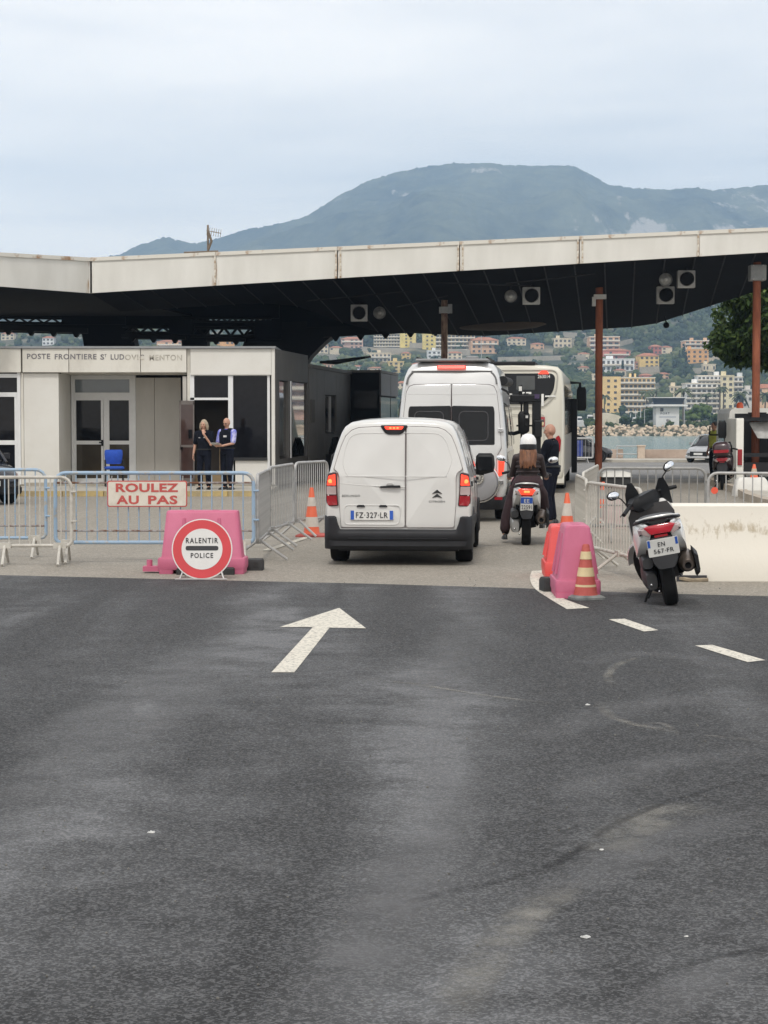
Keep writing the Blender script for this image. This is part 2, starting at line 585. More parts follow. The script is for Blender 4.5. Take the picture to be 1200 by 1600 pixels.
def mark_mat(name, c, lo=0.5, hi=0.75, amax=0.55, stretch=(3, 3, 3)):
    m = bpy.data.materials.new(name)
    m.use_nodes = True
    t = m.node_tree; L = t.links.new
    b = t.nodes['Principled BSDF']
    b.inputs['Base Color'].default_value = (*c, 1)
    b.inputs['Roughness'].default_value = 0.85
    tx = t.nodes.new('ShaderNodeTexCoord')
    mp_ = t.nodes.new('ShaderNodeMapping'); mp_.inputs['Scale'].default_value = stretch
    L(tx.outputs['Object'], mp_.inputs[0])
    n = t.nodes.new('ShaderNodeTexNoise'); n.inputs['Scale'].default_value = 1.5; n.inputs['Detail'].default_value = 8; n.inputs['Roughness'].default_value = 0.7
    L(mp_.outputs[0], n.inputs['Vector'])
    r = t.nodes.new('ShaderNodeValToRGB')
    r.color_ramp.elements[0].position = lo; r.color_ramp.elements[0].color = (0, 0, 0, 1)
    r.color_ramp.elements[1].position = hi; r.color_ramp.elements[1].color = (amax,) * 3 + (1,)
    L(n.outputs[0], r.inputs[0])
    fa = t.nodes.new('ShaderNodeAttribute'); fa.attribute_name = 'fade'
    mu = t.nodes.new('ShaderNodeMath'); mu.operation = 'MULTIPLY'
    L(r.outputs[0], mu.inputs[0]); L(fa.outputs['Fac'], mu.inputs[1]); L(mu.outputs[0], b.inputs['Alpha'])
    return m
M_scuff = mark_mat('scuff', (0.26, 0.25, 0.225), 0.38, 0.68, 0.75)
M_soft = mark_mat('soft_wear', (0.20, 0.20, 0.205), 0.30, 0.75, 0.5, (1.6, 1.6, 1.6))
M_skid = mark_mat('skid', (0.015, 0.015, 0.016), 0.38, 0.66, 0.6)
for pts, wd, m in (
        ([(998, 1028), (965, 1040), (950, 1056), (955, 1072)], 0.09, M_scuff),
        ([(935, 1095), (955, 1120), (990, 1133), (1030, 1140), (1058, 1146)], 0.10, M_scuff),
        ([(1000, 1135), (1035, 1132), (1060, 1150)], 0.06, M_scuff),
        ([(940, 1335), (985, 1300), (1040, 1272), (1095, 1258)], 0.34, M_scuff),
        ([(880, 1250), (960, 1215), (1060, 1190), (1210, 1172)], 0.5, M_soft), ([(820, 1160), (930, 1120), (1060, 1095), (1210, 1088)], 0.5, M_soft),
        ([(760, 1420), (880, 1390), (1010, 1330), (1120, 1290), (1230, 1268)], 0.4, M_soft), ([(905, 1040), (990, 1022), (1090, 1030), (1215, 1062)], 0.45, M_soft),
        ([(480, 1600), (560, 1500), (600, 1400), (640, 1300)], 0.45, M_soft), ([(-40, 1330), (60, 1240), (170, 1160), (300, 1080), (400, 1000)], 0.75, M_soft),
        ([(20, 1180), (130, 1120), (260, 1050), (380, 975)], 0.45, M_soft), ([(620, 1180), (680, 1080), (720, 1000), (740, 940)], 0.6, M_soft),
        ([(560, 1560), (640, 1400), (690, 1250), (720, 1120)], 0.5, M_soft), ([(1000, 1600), (1080, 1540), (1200, 1500)], 0.3, M_soft),
        ([(1100, 1150), (1150, 1155), (1200, 1162)], 0.07, M_scuff),
        ([(560, 1060), (660, 1072), (760, 1088), (860, 1100)], 0.08, M_scuff),
        ([(580, 1432), (690, 1398), (790, 1376), (880, 1345), (960, 1290), (1060, 1250), (1200, 1212), (1330, 1190)], 0.07, M_skid),
        ([(1000, 1535), (1090, 1505), (1180, 1488), (1300, 1470)], 0.07, M_skid),
        ([(700, 1600), (760, 1500), (840, 1420), (900, 1380)], 0.22, M_scuff)):
    ribbon('tyre_mark', [G(*p) for p in smooth_pts(pts, 8)], wd, m, {'scuff': 0.0066, 'soft_wear': 0.0050 + .0001 * len(col.objects) % .001}.get(m.name, 0.0078), True)

# sea, far shore
def water_mat():
    m = bpy.data.materials.new('sea_water'); m.use_nodes = True
    t = m.node_tree; L = t.links.new
    b = t.nodes['Principled BSDF']
    b.inputs['Base Color'].default_value = (0.10, 0.20, 0.19, 1)
    b.inputs['Roughness'].default_value = 0.12
    tx = t.nodes.new('ShaderNodeTexCoord')
    mp_ = t.nodes.new('ShaderNodeMapping'); mp_.inputs['Scale'].default_value = (0.5, 0.16, 1)
    L(tx.outputs['Object'], mp_.inputs[0])
    n = t.nodes.new('ShaderNodeTexNoise'); n.inputs['Scale'].default_value = 1.0; n.inputs['Detail'].default_value = 6; n.inputs['Roughness'].default_value = 0.6
    L(mp_.outputs[0], n.inputs['Vector'])
    bp = t.nodes.new('ShaderNodeBump'); bp.inputs['Strength'].default_value = 1.0; bp.inputs['Distance'].default_value = 1.6
    L(n.outputs[0], bp.inputs['Height']); L(bp.outputs[0], b.inputs['Normal'])
    return m
SEA = -3.0
mb = MB(); mb.add([(-700, 106, SEA), (1500, 106, SEA), (1500, 560, SEA), (-700, 560, SEA)], [(0, 1, 2, 3)])
tag(mb.build('water', water_mat(), smooth=0), kind='structure')
mb = MB(); mb.add([(-140, 106, -.5), (140, 106, -.5), (140, 106.01, SEA - 1), (-140, 106.01, SEA - 1)], [(0, 1, 2, 3)])
tag(mb.build('quay_face', M_conc, smooth=0), kind='structure')

def smst(a, b, x):
    t = min(1, max(0, (x - a) / (b - a)))
    return t * t * (3 - 2 * t)
def hill_z(X, Y):
    if Y < 510:
        return -4.0 + (Y - 500) * 0.32 if Y > 500 else -4.0
    if Y < 850:
        return -0.7 + 1.2 * (Y - 510) / 340
    px = 600 + X / Y * FPX
    t = max(0, Y - 900)
    z = 0.5 + 0.115 * min(t, 400) + 0.25 * max(0, min(t - 400, 620)) + 0.02 * max(0, t - 1020)
    zm = 70 + 120 * smst(250, 1000, px)
    if z > zm * .7:
        z = zm * (1 - 0.3 * math.exp(-(z - zm * .7) / (zm * .3)))
    k = min(1, t / 250)
    z += k * (9 * noise.noise(Vector((X / 130, Y / 130, 1))) + 3.5 * noise.noise(Vector((X / 45, Y / 45, 5))))
    return z
M_soil = worn('hill_ground', (0.028, 0.038, 0.017), (0.30, 0.25, 0.17), 0.58, 0.08, 0.018, 0.95, bump=0.0)
xs = np.linspace(-1100, 1500, 131)
yv = np.concatenate([np.linspace(498, 520, 4), np.linspace(560, 880, 6), np.linspace(900, 2250, 70)])
def grid(name, xs, yv, fn, m):
    nx, ny = len(xs), len(yv)
    V = np.array([(x, y, fn(x, y)) for y in yv for x in xs])
    F = np.array([(j * nx + i, j * nx + i + 1, (j + 1) * nx + i + 1, (j + 1) * nx + i) for j in range(ny - 1) for i in range(nx - 1)])
    me = rapid(name, V, F, m)
    me.shade_smooth()
    return tag(link(name, me), kind='structure')
grid('hillside_terrain', xs, yv, hill_z, M_soil)

# the mountain: its ridge follows the skyline of the place
RPX = [-400, -150, 60, 190, 215, 262, 300, 330, 380, 440, 480, 530, 580, 620, 670, 700, 760, 800, 860, 895, 925, 950, 990, 1040, 1085, 1110, 1150, 1200, 1300, 1500, 1700]
RPY = [470, 440, 420, 399, 386, 372, 382, 378, 362, 351, 340, 308, 284, 272, 263, 259, 258, 262, 262, 263, 278, 292, 297, 299, 296, 300, 296, 292, 285, 300, 340]
RID = 5000.0
def mount_z(X, Y):
    px = 600 + X / Y * FPX
    pr = 600 + X / RID * FPX
    zr = P(600, interp(px if Y < RID else pr, RPX, RPY), RID).z
    zb = 120.0
    s_ = min(1.0, max(0.0, (Y - 2300) / (RID - 2300)))
    prof = s_ ** 1.35
    if Y > RID:
        prof = 1 - (Y - RID) / 900.0 * 0.7
    fall = min(1, s_ * 4) * (0.55 + .45 * (1 - abs(2 * s_ - 1)))
    v = Vector((X / 420, Y / 600, 0.3))
    n = noise.fractal(v, .8, 2.1, 7) * 75 * fall * (0.15 if s_ > .985 else 1)
    rg = abs(noise.noise(Vector((X / 210, Y / 900, 4.2))))
    z = zb * (1 - s_) + zr * prof + n - 55 * (1 - rg) * fall * (1 - s_) * 1.6
    # a band of limestone cliffs on the flank
    c = P(600, 352, Y).z
    if px > 850:
        k = math.exp(-((s_ - .52) / .05) ** 2) * smst(850, 960, px)
        z += k * 34 * (0.4 + noise.noise(Vector((X / 120, 2, 7))))
    top = CAM_H + (652 - (interp(px, RPX, RPY))) / FPX * Y * 1.0
    if Y < RID and z > top - 2:
        z = top - 2
    if abs(Y - RID) < 30:
        z = top + 5.5 * noise.noise(Vector((X / 8, 9, 1))) + 2.4 * noise.noise(Vector((X / 33, 3, 1)))
    return z
def mountain_mat():
    m = bpy.data.materials.new('mountain'); m.use_nodes = True
    t = m.node_tree; L = t.links.new
    b = t.nodes['Principled BSDF']; b.inputs['Roughness'].default_value = 1.0; b.inputs['Specular IOR Level'].default_value = 0.0
    tx = t.nodes.new('ShaderNodeTexCoord')
    n = t.nodes.new('ShaderNodeTexNoise'); n.inputs['Scale'].default_value = 0.014; n.inputs['Detail'].default_value = 12; n.inputs['Roughness'].default_value = 0.85
    L(tx.outputs['Object'], n.inputs['Vector'])
    r = t.nodes.new('ShaderNodeValToRGB')
    r.color_ramp.elements[0].position = 0.34; r.color_ramp.elements[0].color = (0.002, 0.006, 0.003, 1)
    r.color_ramp.elements[1].position = 0.70; r.color_ramp.elements[1].color = (0.135, 0.14, 0.08, 1)
    n4 = t.nodes.new('ShaderNodeTexNoise'); n4.inputs['Scale'].default_value = 0.0035; n4.inputs['Detail'].default_value = 6; n4.inputs['Roughness'].default_value = 0.6
    mp4 = t.nodes.new('ShaderNodeMapping'); mp4.inputs['Scale'].default_value = (1.5, .4, 1)
    L(tx.outputs['Object'], mp4.inputs[0]); L(mp4.outputs[0], n4.inputs['Vector'])
    a4 = t.nodes.new('ShaderNodeMath'); a4.operation = 'MULTIPLY_ADD'; a4.inputs[1].default_value = .62; a4.inputs[2].default_value = -.31
    L(n4.outputs[0], a4.inputs[0])
    b4 = t.nodes.new('ShaderNodeMath'); b4.operation = 'ADD'
    L(n.outputs[0], b4.inputs[0]); L(a4.outputs[0], b4.inputs[1])
    L(b4.outputs[0], r.inputs[0])
    # pale limestone: where a second noise is high and, on the east flank, in a band of cliffs
    n2 = t.nodes.new('ShaderNodeTexNoise'); n2.inputs['Scale'].default_value = 0.011; n2.inputs['Detail'].default_value = 11; n2.inputs['Roughness'].default_value = 0.66
    mp_ = t.nodes.new('ShaderNodeMapping'); mp_.inputs['Scale'].default_value = (1.1, 0.2, 0.7)
    L(tx.outputs['Object'], mp_.inputs[0]); L(mp_.outputs[0], n2.inputs['Vector'])
    sp = t.nodes.new('ShaderNodeSeparateXYZ'); L(tx.outputs['Object'], sp.inputs[0])
    mr = t.nodes.new('ShaderNodeMapRange'); mr.inputs[1].default_value = 250; mr.inputs[2].default_value = 620; mr.inputs[3].default_value = -0.04; mr.inputs[4].default_value = 0.10
    L(sp.outputs[0], mr.inputs[0])
    zb = t.nodes.new('ShaderNodeMapRange'); zb.inputs[1].default_value = 540; zb.inputs[2].default_value = 440; zb.inputs[3].default_value = 0.0; zb.inputs[4].default_value = 1.0
    L(sp.outputs[2], zb.inputs[0])
    mu = t.nodes.new('ShaderNodeMath'); mu.operation = 'MULTIPLY'; L(mr.outputs[0], mu.inputs[0]); L(zb.outputs[0], mu.inputs[1])
    ad = t.nodes.new('ShaderNodeMath'); ad.operation = 'ADD'; L(n2.outputs[0], ad.inputs[0]); L(mu.outputs[0], ad.inputs[1])
    r2 = t.nodes.new('ShaderNodeValToRGB')
    r2.color_ramp.elements[0].position = 0.62; r2.color_ramp.elements[0].color = (0, 0, 0, 1)
    r2.color_ramp.elements[1].position = 0.67; r2.color_ramp.elements[1].color = (0.9, 0.9, 0.9, 1)
    L(ad.outputs[0], r2.inputs[0])
    mx_ = t.nodes.new('ShaderNodeMix'); mx_.data_type = 'RGBA'
    L(r2.outputs[0], mx_.inputs[0]); L(r.outputs[0], mx_.inputs[6]); mx_.inputs[7].default_value = (0.36, 0.33, 0.29, 1)
    L(mx_.outputs[2], b.inputs['Base Color'])
    return m
M_mount = mountain_mat()
grid('mountain', np.linspace(-1500, 1700, 641), np.concatenate([np.linspace(2250, 4960, 120), [RID, 5100, 5300, 5800]]), mount_z, M_mount)

# the air: a closed box round camera and scene, sky outside it
hm = bpy.data.materials.new('haze_air'); hm.use_nodes = True
ht = hm.node_tree; ht.nodes.clear()
hv = ht.nodes.new('ShaderNodeVolumePrincipled')
hv.inputs['Color'].default_value = (0.53, 0.74, 1.0, 1)
hv.inputs['Density'].default_value = 1.85e-4
hv.inputs['Anisotropy'].default_value = 0.0
ho = ht.nodes.new('ShaderNodeOutputMaterial')
ht.links.new(hv.outputs[0], ho.inputs['Volume'])
mb = MB().box((100, 2900, 345), (5600, 6200, 700))
mb.v = [(x, y, -5.0 if z < 0 else 760.0) for x, y, z in mb.v]
tag(mb.build('haze', hm, smooth=0), kind='stuff')

# ------------------------------------------------------------------ hillside vegetation
def tint_mat(name, cols, rough=0.9, trans=0.0):
    m = bpy.data.materials.new(name); m.use_nodes = True
    t = m.node_tree; L = t.links.new
    b = t.nodes['Principled BSDF']; b.inputs['Roughness'].default_value = rough; b.inputs['Specular IOR Level'].default_value = 0.2
    a = t.nodes.new('ShaderNodeAttribute'); a.attribute_name = 'tint'
    r = t.nodes.new('ShaderNodeValToRGB')
    while len(r.color_ramp.elements) < len(cols):
        r.color_ramp.elements.new(0.5)
    for i, c in enumerate(cols):
        r.color_ramp.elements[i].position = i / (len(cols) - 1)
        r.color_ramp.elements[i].color = (*c, 1)
    L(a.outputs['Fac'], r.inputs[0]); L(r.outputs[0], b.inputs['Base Color'])
    if trans:
        tr = t.nodes.new('ShaderNodeBsdfTranslucent'); L(r.outputs[0], tr.inputs[0])
        ms = t.nodes.new('ShaderNodeMixShader'); ms.inputs[0].default_value = trans
        L(b.outputs[0], ms.inputs[1]); L(tr.outputs[0], ms.inputs[2])
        L(ms.outputs[0], t.nodes['Material Output'].inputs[0])
    return m
M_wood = tint_mat('woodland', [(0.010, 0.021, 0.009), (0.028, 0.046, 0.016), (0.066, 0.088, 0.030), (0.12, 0.135, 0.055), (0.17, 0.14, 0.08)])
M_tree = tint_mat('tree_leaves', [(0.016, 0.034, 0.011), (0.04, 0.075, 0.018), (0.085, 0.13, 0.03), (0.17, 0.22, 0.06)], 0.6, 0.2)
PH = (1 + 5 ** .5) / 2
ICO_V = np.array([(-1, PH, 0), (1, PH, 0), (-1, -PH, 0), (1, -PH, 0), (0, -1, PH), (0, 1, PH), (0, -1, -PH), (0, 1, -PH), (PH, 0, -1), (PH, 0, 1), (-PH, 0, -1), (-PH, 0, 1)]) / math.sqrt(1 + PH * PH)
ICO_F = np.array([(0, 11, 5), (0, 5, 1), (0, 1, 7), (0, 7, 10), (0, 10, 11), (1, 5, 9), (5, 11, 4), (11, 10, 2), (10, 7, 6), (7, 1, 8), (3, 9, 4), (3, 4, 2), (3, 2, 6), (3, 6, 8), (3, 8, 9), (4, 9, 5), (2, 4, 11), (6, 2, 10), (8, 6, 7), (9, 8, 1)])
def clumps(name, centers, radii, tints, m, lobes=6, squash=0.85, parent=None):
    """crowns of jittered leaf clumps"""
    n = len(centers)
    C = np.repeat(np.asarray(centers, float), lobes, 0)
    Rr = np.repeat(np.asarray(radii, float), lobes)
    tt = np.repeat(np.asarray(tints, float), lobes)
    d = rng.normal(size=(n * lobes, 3)); d /= np.linalg.norm(d, axis=1)[:, None]
    d[:, 2] *= squash
    C = C + d * (Rr * rng.uniform(.25, .75, n * lobes))[:, None]
    lr = Rr * rng.uniform(.34, .58, n * lobes)
    V = C[:, None, :] + ICO_V[None] * lr[:, None, None] * rng.uniform(.6, 1.35, (n * lobes, 12, 1))
    F = ICO_F[None] + (np.arange(n * lobes) * 12)[:, None, None]
    t = np.clip(np.repeat(tt + rng.normal(0, .09, n * lobes), 12) + rng.normal(0, .05, n * lobes * 12), 0, 1)
    return link(name, rapid(name, V.reshape(-1, 3), F.reshape(-1, 3), m, t), parent)
HOUSES_PX = []          # filled below: keeps trees from standing in front of house fronts
def at_hill(px, py, y0=860.0):
    r = ray(px, py)
    Y = y0
    while Y < 2200:
        if CAM_H + r.z * Y <= hill_z(r.x * Y, Y):
            return Vector((r.x * Y, Y, hill_z(r.x * Y, Y)))
        Y += 4
    return Vector((r.x * 1500, 1500, CAM_H + r.z * 1500))
# ------------------------------------------------------------------ houses on the hillside
M_win = mat('far_window', (0.085, 0.08, 0.075), 0.4, var=0.5, scale=.5, spec=.3)
M_tile = mat('roof_tile', (0.40, 0.16, 0.09), 0.9, var=0.25, scale=0.6)
M_slab = mat('far_slab', (0.76, 0.69, 0.57), 0.8, var=0.1, scale=0.3)
M_shut = mat('far_shutter', (0.10, 0.13, 0.12), 0.8)
HM = {}
def hmat(c):
    k = 'house_%.2f_%.2f_%.2f' % c
    return mat(k, tuple(min(.85, v * 1.22) for v in c), 0.9, var=0.14, scale=0.25)
WIN_MESH = {}
def win_mesh(w_, h_):
    k = (round(w_, 1), round(h_, 1))
    if k not in WIN_MESH:
        WIN_MESH[k] = MB().box((0, -.06, 0), (k[0], .25, k[1])).mesh('window', M_win, 0)
    return WIN_MESH[k]
def house(px0, py0, px1, py1, c, label, floors=3, cols=4, roof='flat', style='villa', name='house', cat='house', d=None, depth=0.8, tower=None):
    HOUSES_PX.append((px0, py0, px1, py1))
    p = at_hill((px0 + px1) / 2, py1) if d is None else P((px0 + px1) / 2, py1, d)
    Y = p.y
    w_ = (px1 - px0) / FPX * Y
    h_ = (py1 - py0) / FPX * Y
    rh = 0.0
    if roof == 'hip':
        rh = min(h_ * .2, w_ * .2)
    hw = h_ - rh
    dp = max(7.0, w_ * depth)
    root = thing(name, label, cat, (p.x, Y, p.z), R(random.uniform(-7, 7)) if style == 'villa' else 0, 'houses and flats on the hillside')
    m = hmat(c)
    MB().box((0, dp / 2, hw / 2 - 3), (w_, dp, hw + 6)).build('wall', m, root, 0)
    if roof == 'hip':
        e = .45
        x, y0, y1 = w_ / 2 + e, -e, dp + e
        q = min(w_, dp) * .42
        MB().add([(-x, y0, hw), (x, y0, hw), (x, y1, hw), (-x, y1, hw), (-x + q, y0 + q, hw + rh), (x - q, y0 + q, hw + rh), (x - q, y1 - q, hw + rh), (-x + q, y1 - q, hw + rh)],
                 [(0, 1, 5, 4), (1, 2, 6, 5), (2, 3, 7, 6), (3, 0, 4, 7), (4, 5, 6, 7), (3, 2, 1, 0)]).build('roof', M_tile, root, 0)
    else:
        MB().box((0, dp / 2, hw + .25), (w_ + .5, dp + .5, .5)).build('roof', M_slab if style == 'flats' else m, root, 0)
        for k in range(2 if w_ > 18 else 1):
            MB().box((random.uniform(-.35, .35) * w_, dp * .4, hw + 1.3), (2.2, 2.2, 2.0)).build('stair_head', m, root, 0)
    fh = hw / floors
    if style == 'flats':
        t0 = -w_ / 2 if tower is None else tower[1] - w_ / 2
        for f in range(floors):
            z = f * fh
            x0_, x1_ = -w_ / 2, w_ / 2
            if tower:
                if tower[0] < 0: x0_ += tower[1]
                else: x1_ -= tower[1]
            MB().box(((x0_ + x1_) / 2, -.9, z + .12), (x1_ - x0_, 1.8, .24)).box(((x0_ + x1_) / 2, -1.74, z + fh * .2), (x1_ - x0_, .12, fh * .36)).build('balcony', M_slab, root, 0)
            n = max(2, cols)
            for i in range(n):
                xx = x0_ + (x1_ - x0_) * (i + .5) / n
                link('window', win_mesh((x1_ - x0_) / n * .62, fh * .62), root, T(xx, -.04, z + fh * .52))
            if tower:
                xt = (-w_ / 2 + tower[1] / 2) if tower[0] < 0 else (w_ / 2 - tower[1] / 2)
                link('window', win_mesh(1.3, fh * .4), root, T(xt - 1.2, -2.0, z + fh * .55))
                if tower[1] > 6:
                    link('window', win_mesh(1.3, fh * .4), root, T(xt + 2.0, -2.0, z + fh * .55))
        if tower:
            xt = (-w_ / 2 + tower[1] / 2) if tower[0] < 0 else (w_ / 2 - tower[1] / 2)
            MB().box((xt, 2, hw / 2 - 1), (tower[1], 8, hw + 3.4)).build('stair_tower', hmat(tower[2]), root, 0)
    else:
        for f in range(floors):
            for i in range(cols):
                if random.random() < .12:
                    continue
                xx = -w_ / 2 + w_ * (i + .5) / cols
                link('window', win_mesh(min(1.5, w_ / cols * .5), fh * .5), root, T(xx, -.03, f * fh + fh * .52))
        if w_ > 14:
            MB().box((0, -.8, fh * (floors - 1) + .1), (w_ * .9, 1.6, .2)).box((0, -1.55, fh * (floors - 1) + .55), (w_ * .9, .1, .8)).build('balcony', M_slab, root, 0)
    return root
YEL, PEA, ORA, PNK, RED, WHI, CRE, SAL = (.62, .44, .17), (.58, .36, .22), (.62, .33, .12), (.55, .36, .28), (.42, .13, .10), (.66, .66, .64), (.60, .51, .37), (.50, .18, .13)
house(921, 527, 968, 556, PEA, 'peach apartment block with long balconies high above the rust pole', 4, 5, style='flats', cat='apartment block', name='apartment_block')
house(941, 545, 985, 563, SAL, 'salmon red villa with tiled roof under the peach apartment block', 2, 5, 'hip')
house(1016, 539, 1034, 554, RED, 'small dark pink house perched above the square yellow villa', 2, 3, 'hip')
house(999, 552, 1030, 576, YEL, 'square yellow villa with red eaves on the wooded slope', 3, 4, 'hip')
house(940, 562, 991, 581, WHI, 'low white modern villa with blue grey bands below the salmon villa', 2, 7)
house(962, 578, 978, 590, CRE, 'little cream house with red roof beneath the white modern villa', 1, 2, 'hip')
house(1070, 533, 1120, 552, PEA, 'stepped peach terraces beside two cypresses near the dark tree', 3, 6, style='flats', cat='apartment block', name='apartment_block')
house(1072, 547, 1107, 568, ORA, 'orange yellow house in front of the stepped peach terraces', 3, 4)
house(1050, 564, 1057, 572, PEA, 'tiny orange cottage between trees below the square yellow villa', 1, 1, 'hip')
house(939, 591, 1023, 646, (.66, .47, .21), 'large yellow apartment block with dark balconies beside the harbour tower', 6, 8, style='flats', cat='apartment block', name='apartment_block', tower=(-1, 9.0, (.66, .47, .21)), d=905)
house(1001, 585, 1019, 600, RED, 'dark red house just above the large yellow apartment block', 2, 3, 'hip')
house(1072, 600, 1128, 648, WHI, 'white seafront flats with long white balconies behind palms', 6, 7, style='flats', cat='apartment block', name='apartment_block', d=905)
house(1127, 588, 1146, 648, (.63, .55, .36), 'tall cream stair block joined to the white seafront flats', 7, 2, name='apartment_block', cat='apartment block', d=898)
house(1146, 590, 1160, 648, (.55, .56, .56), 'pale grey flats with glass balconies beside the cream stair block', 7, 2, style='flats', cat='apartment block', name='apartment_block', d=906)
house(1090, 588, 1128, 603, WHI, 'set back white penthouse floors on top of the seafront flats', 2, 6, style='flats', cat='apartment block', name='apartment_block', d=925)
house(1047, 605, 1064, 628, CRE, 'beige villa hidden behind palms and the harbour tower', 3, 3)
house(1160, 610, 1176, 646, (.55, .52, .47), 'narrow grey seafront house close to the rust pole', 4, 2, d=910)
house(1182, 600, 1215, 645, (.64, .42, .26), 'peach seafront house at the frame edge behind the truck', 5, 3, 'hip', d=912)
house(487, 537, 513, 553, CRE, 'cream villa with red tiled roof beside the canopy leg', 2, 4, 'hip')
house(533, 526, 567, 545, PNK, 'pale pink apartment house under the scalloped canopy edge', 3, 5, 'hip')
house(584, 520, 650, 545, (.62, .52, .28), 'long pale yellow apartment block with stacked balconies under the canopy', 5, 9, style='flats', cat='apartment block', name='apartment_block', tower=(1, 11.0, (.60, .48, .16)))
house(660, 517, 742, 548, (.60, .48, .24), 'bright yellow apartment block with long balconies behind the middle pole', 5, 10, style='flats', cat='apartment block', name='apartment_block', tower=(-1, 9.0, (.60, .48, .16)))
house(573, 553, 611, 567, CRE, 'cream terraced house with wide low roof on the slope', 2, 6)
house(627, 550, 641, 562, YEL, 'small bright yellow house below the long yellow block', 2, 2, 'hip')
house(607, 567, 631, 584, (.60, .46, .22), 'yellow house standing just above the black booth', 3, 3)
house(546, 571, 569, 582, WHI, 'white house with red roof above the dark cabin', 2, 4, 'hip')
house(668, 551, 689, 562, WHI, 'white flat roofed house beside the middle pole', 2, 3)
house(699, 551, 722, 564, CRE, 'beige house with brown roof above the campervan', 2, 3, 'hip')
house(736, 527, 779, 553, PEA, 'peach villa with arches under the round brown canopy dish', 3, 5, 'hip')
house(618, 596, 640, 612, CRE, 'beige roofs low between the booth and the campervan', 2, 3, 'hip')
house(925, 586, 936, 606, CRE, 'thin cream house behind the rust pole with the hose', 3, 1)
house(905, 573, 922, 584, CRE, 'low beige house above the bus roof', 1, 3, 'hip')
house(245, 531, 286, 546, PEA, 'orange roofed house seen over the post roof in the second gap', 2, 4, 'hip')
house(338, 530, 366, 546, ORA, 'orange villa seen over the post roof in the third gap', 2, 4, 'hip')
house(66, 526, 84, 540, WHI, 'white house seen far away over the post roof', 2, 3, 'hip')
house(2, 520, 22, 532, CRE, 'cream house far away under the lattice near the frame edge', 2, 3, 'hip')
house(792, 528, 822, 541, CRE, 'cream villa among trees beneath the canopy edge above the bus', 2, 4, 'hip')
house(829, 536, 850, 547, PEA, 'small peach house above the long corniche wall', 2, 3, 'hip')
house(866, 531, 893, 545, CRE, 'pale house on the wooded slope beside the lattice', 2, 4)
house(706, 570, 724, 582, PEA, 'peach house peeping over the campervan roof rail', 2, 3, 'hip')
house(745, 569, 772, 582, CRE, 'cream house with tiled roof just over the campervan awning', 2, 4, 'hip')
house(500, 567, 522, 577, PEA, 'low peach house right above the dark cabin awning', 1, 4, 'hip')
house(574, 574, 600, 584, CRE, 'cream row house just above the black booth roof', 1, 5, 'hip')
house(642, 567, 664, 580, ORA, 'small orange house over the campervan roof edge', 2, 3, 'hip')
house(515, 541, 535, 553, CRE, 'cream house between the tiled villa and the pink apartments', 2, 3, 'hip')
house(1034, 541, 1050, 553, CRE, 'cream house among trees beside the dark pink house', 2, 2, 'hip')
house(1030, 582, 1046, 593, PEA, 'small peach house above the harbour palms', 2, 2, 'hip')
house(1098, 571, 1118, 581, CRE, 'low cream house among trees above the white flats', 1, 4)
house(985, 566, 999, 577, PNK, 'small pink house between the white villa and square yellow villa', 2, 2, 'hip')
house(903, 552, 921, 563, CRE, 'cream house beside the rust pole under the canopy', 2, 2, 'hip')
# further along the coast: seen mirrored in the post's side windows
house(1330, 560, 1450, 640, PNK, 'pink coast hotel reflected in the post window', 5, 9, style='flats', cat='apartment block', name='apartment_block', d=900)
house(1470, 540, 1580, 640, (.62, .36, .27), 'rose coast hotel reflected in the post window', 6, 8, style='flats', cat='apartment block', name='apartment_block', d=900)
# retaining walls on the slope
def slope_wall(px0, py0, px1, py1, label, c=(.42, .37, .29)):
    a, b_ = at_hill(px0, py0 + 4), at_hill(px1, py1 + 4)
    h_ = 3.6
    mb = MB()
    n = Vector((0, 4.0, 0))
    mb.add([a + Vector((0, 0, -6)), b_ + Vector((0, 0, -6)), b_ + Vector((0, 0, h_)), a + Vector((0, 0, h_)),
            a + n + Vector((0, 0, -6)), b_ + n + Vector((0, 0, -6)), b_ + n + Vector((0, 0, h_)), a + n + Vector((0, 0, h_))],
           [(0, 1, 2, 3), (5, 4, 7, 6), (3, 2, 6, 7), (1, 5, 6, 2), (4, 0, 3, 7), (0, 4, 5, 1)])
    HOUSES_PX.append((px0, min(py0, py1) - 6, px1, max(py0, py1) + 6))
    tag(mb.build('retaining_wall', worn('hill_masonry', (.30, .27, .22), c, .5, .15, .15, .95), smooth=0), label, 'wall', 'retaining walls on the slope')
slope_wall(482, 558, 531, 560, 'grey stone retaining wall above the dark cabin')
slope_wall(778, 563, 915, 560, 'long pale retaining wall of the corniche road above the bus')
slope_wall(640, 540, 668, 541, 'short beige retaining wall beside the yellow apartments')
slope_wall(565, 547, 584, 548, 'low pale garden wall below the pink apartments', (.52, .45, .34))
slope_wall(590, 548, 636, 549, 'long pale terrace wall under the long yellow block', (.52, .45, .34))
slope_wall(680, 549, 735, 551, 'pale terrace wall under the bright yellow block', (.52, .45, .34))
slope_wall(880, 523, 915, 526, 'sandy rock cutting high on the slope beside the lattice', (.52, .42, .28))
slope_wall(962, 540, 990, 534, 'sandy cutting directly beside the peach apartment block', (.55, .44, .29))
slope_wall(1000, 580, 1030, 579, 'pale garden wall under the square yellow villa', (.52, .45, .34))
slope_wall(1082, 582, 1096, 581, 'short cream wall among the trees above the white flats', (.60, .52, .4))

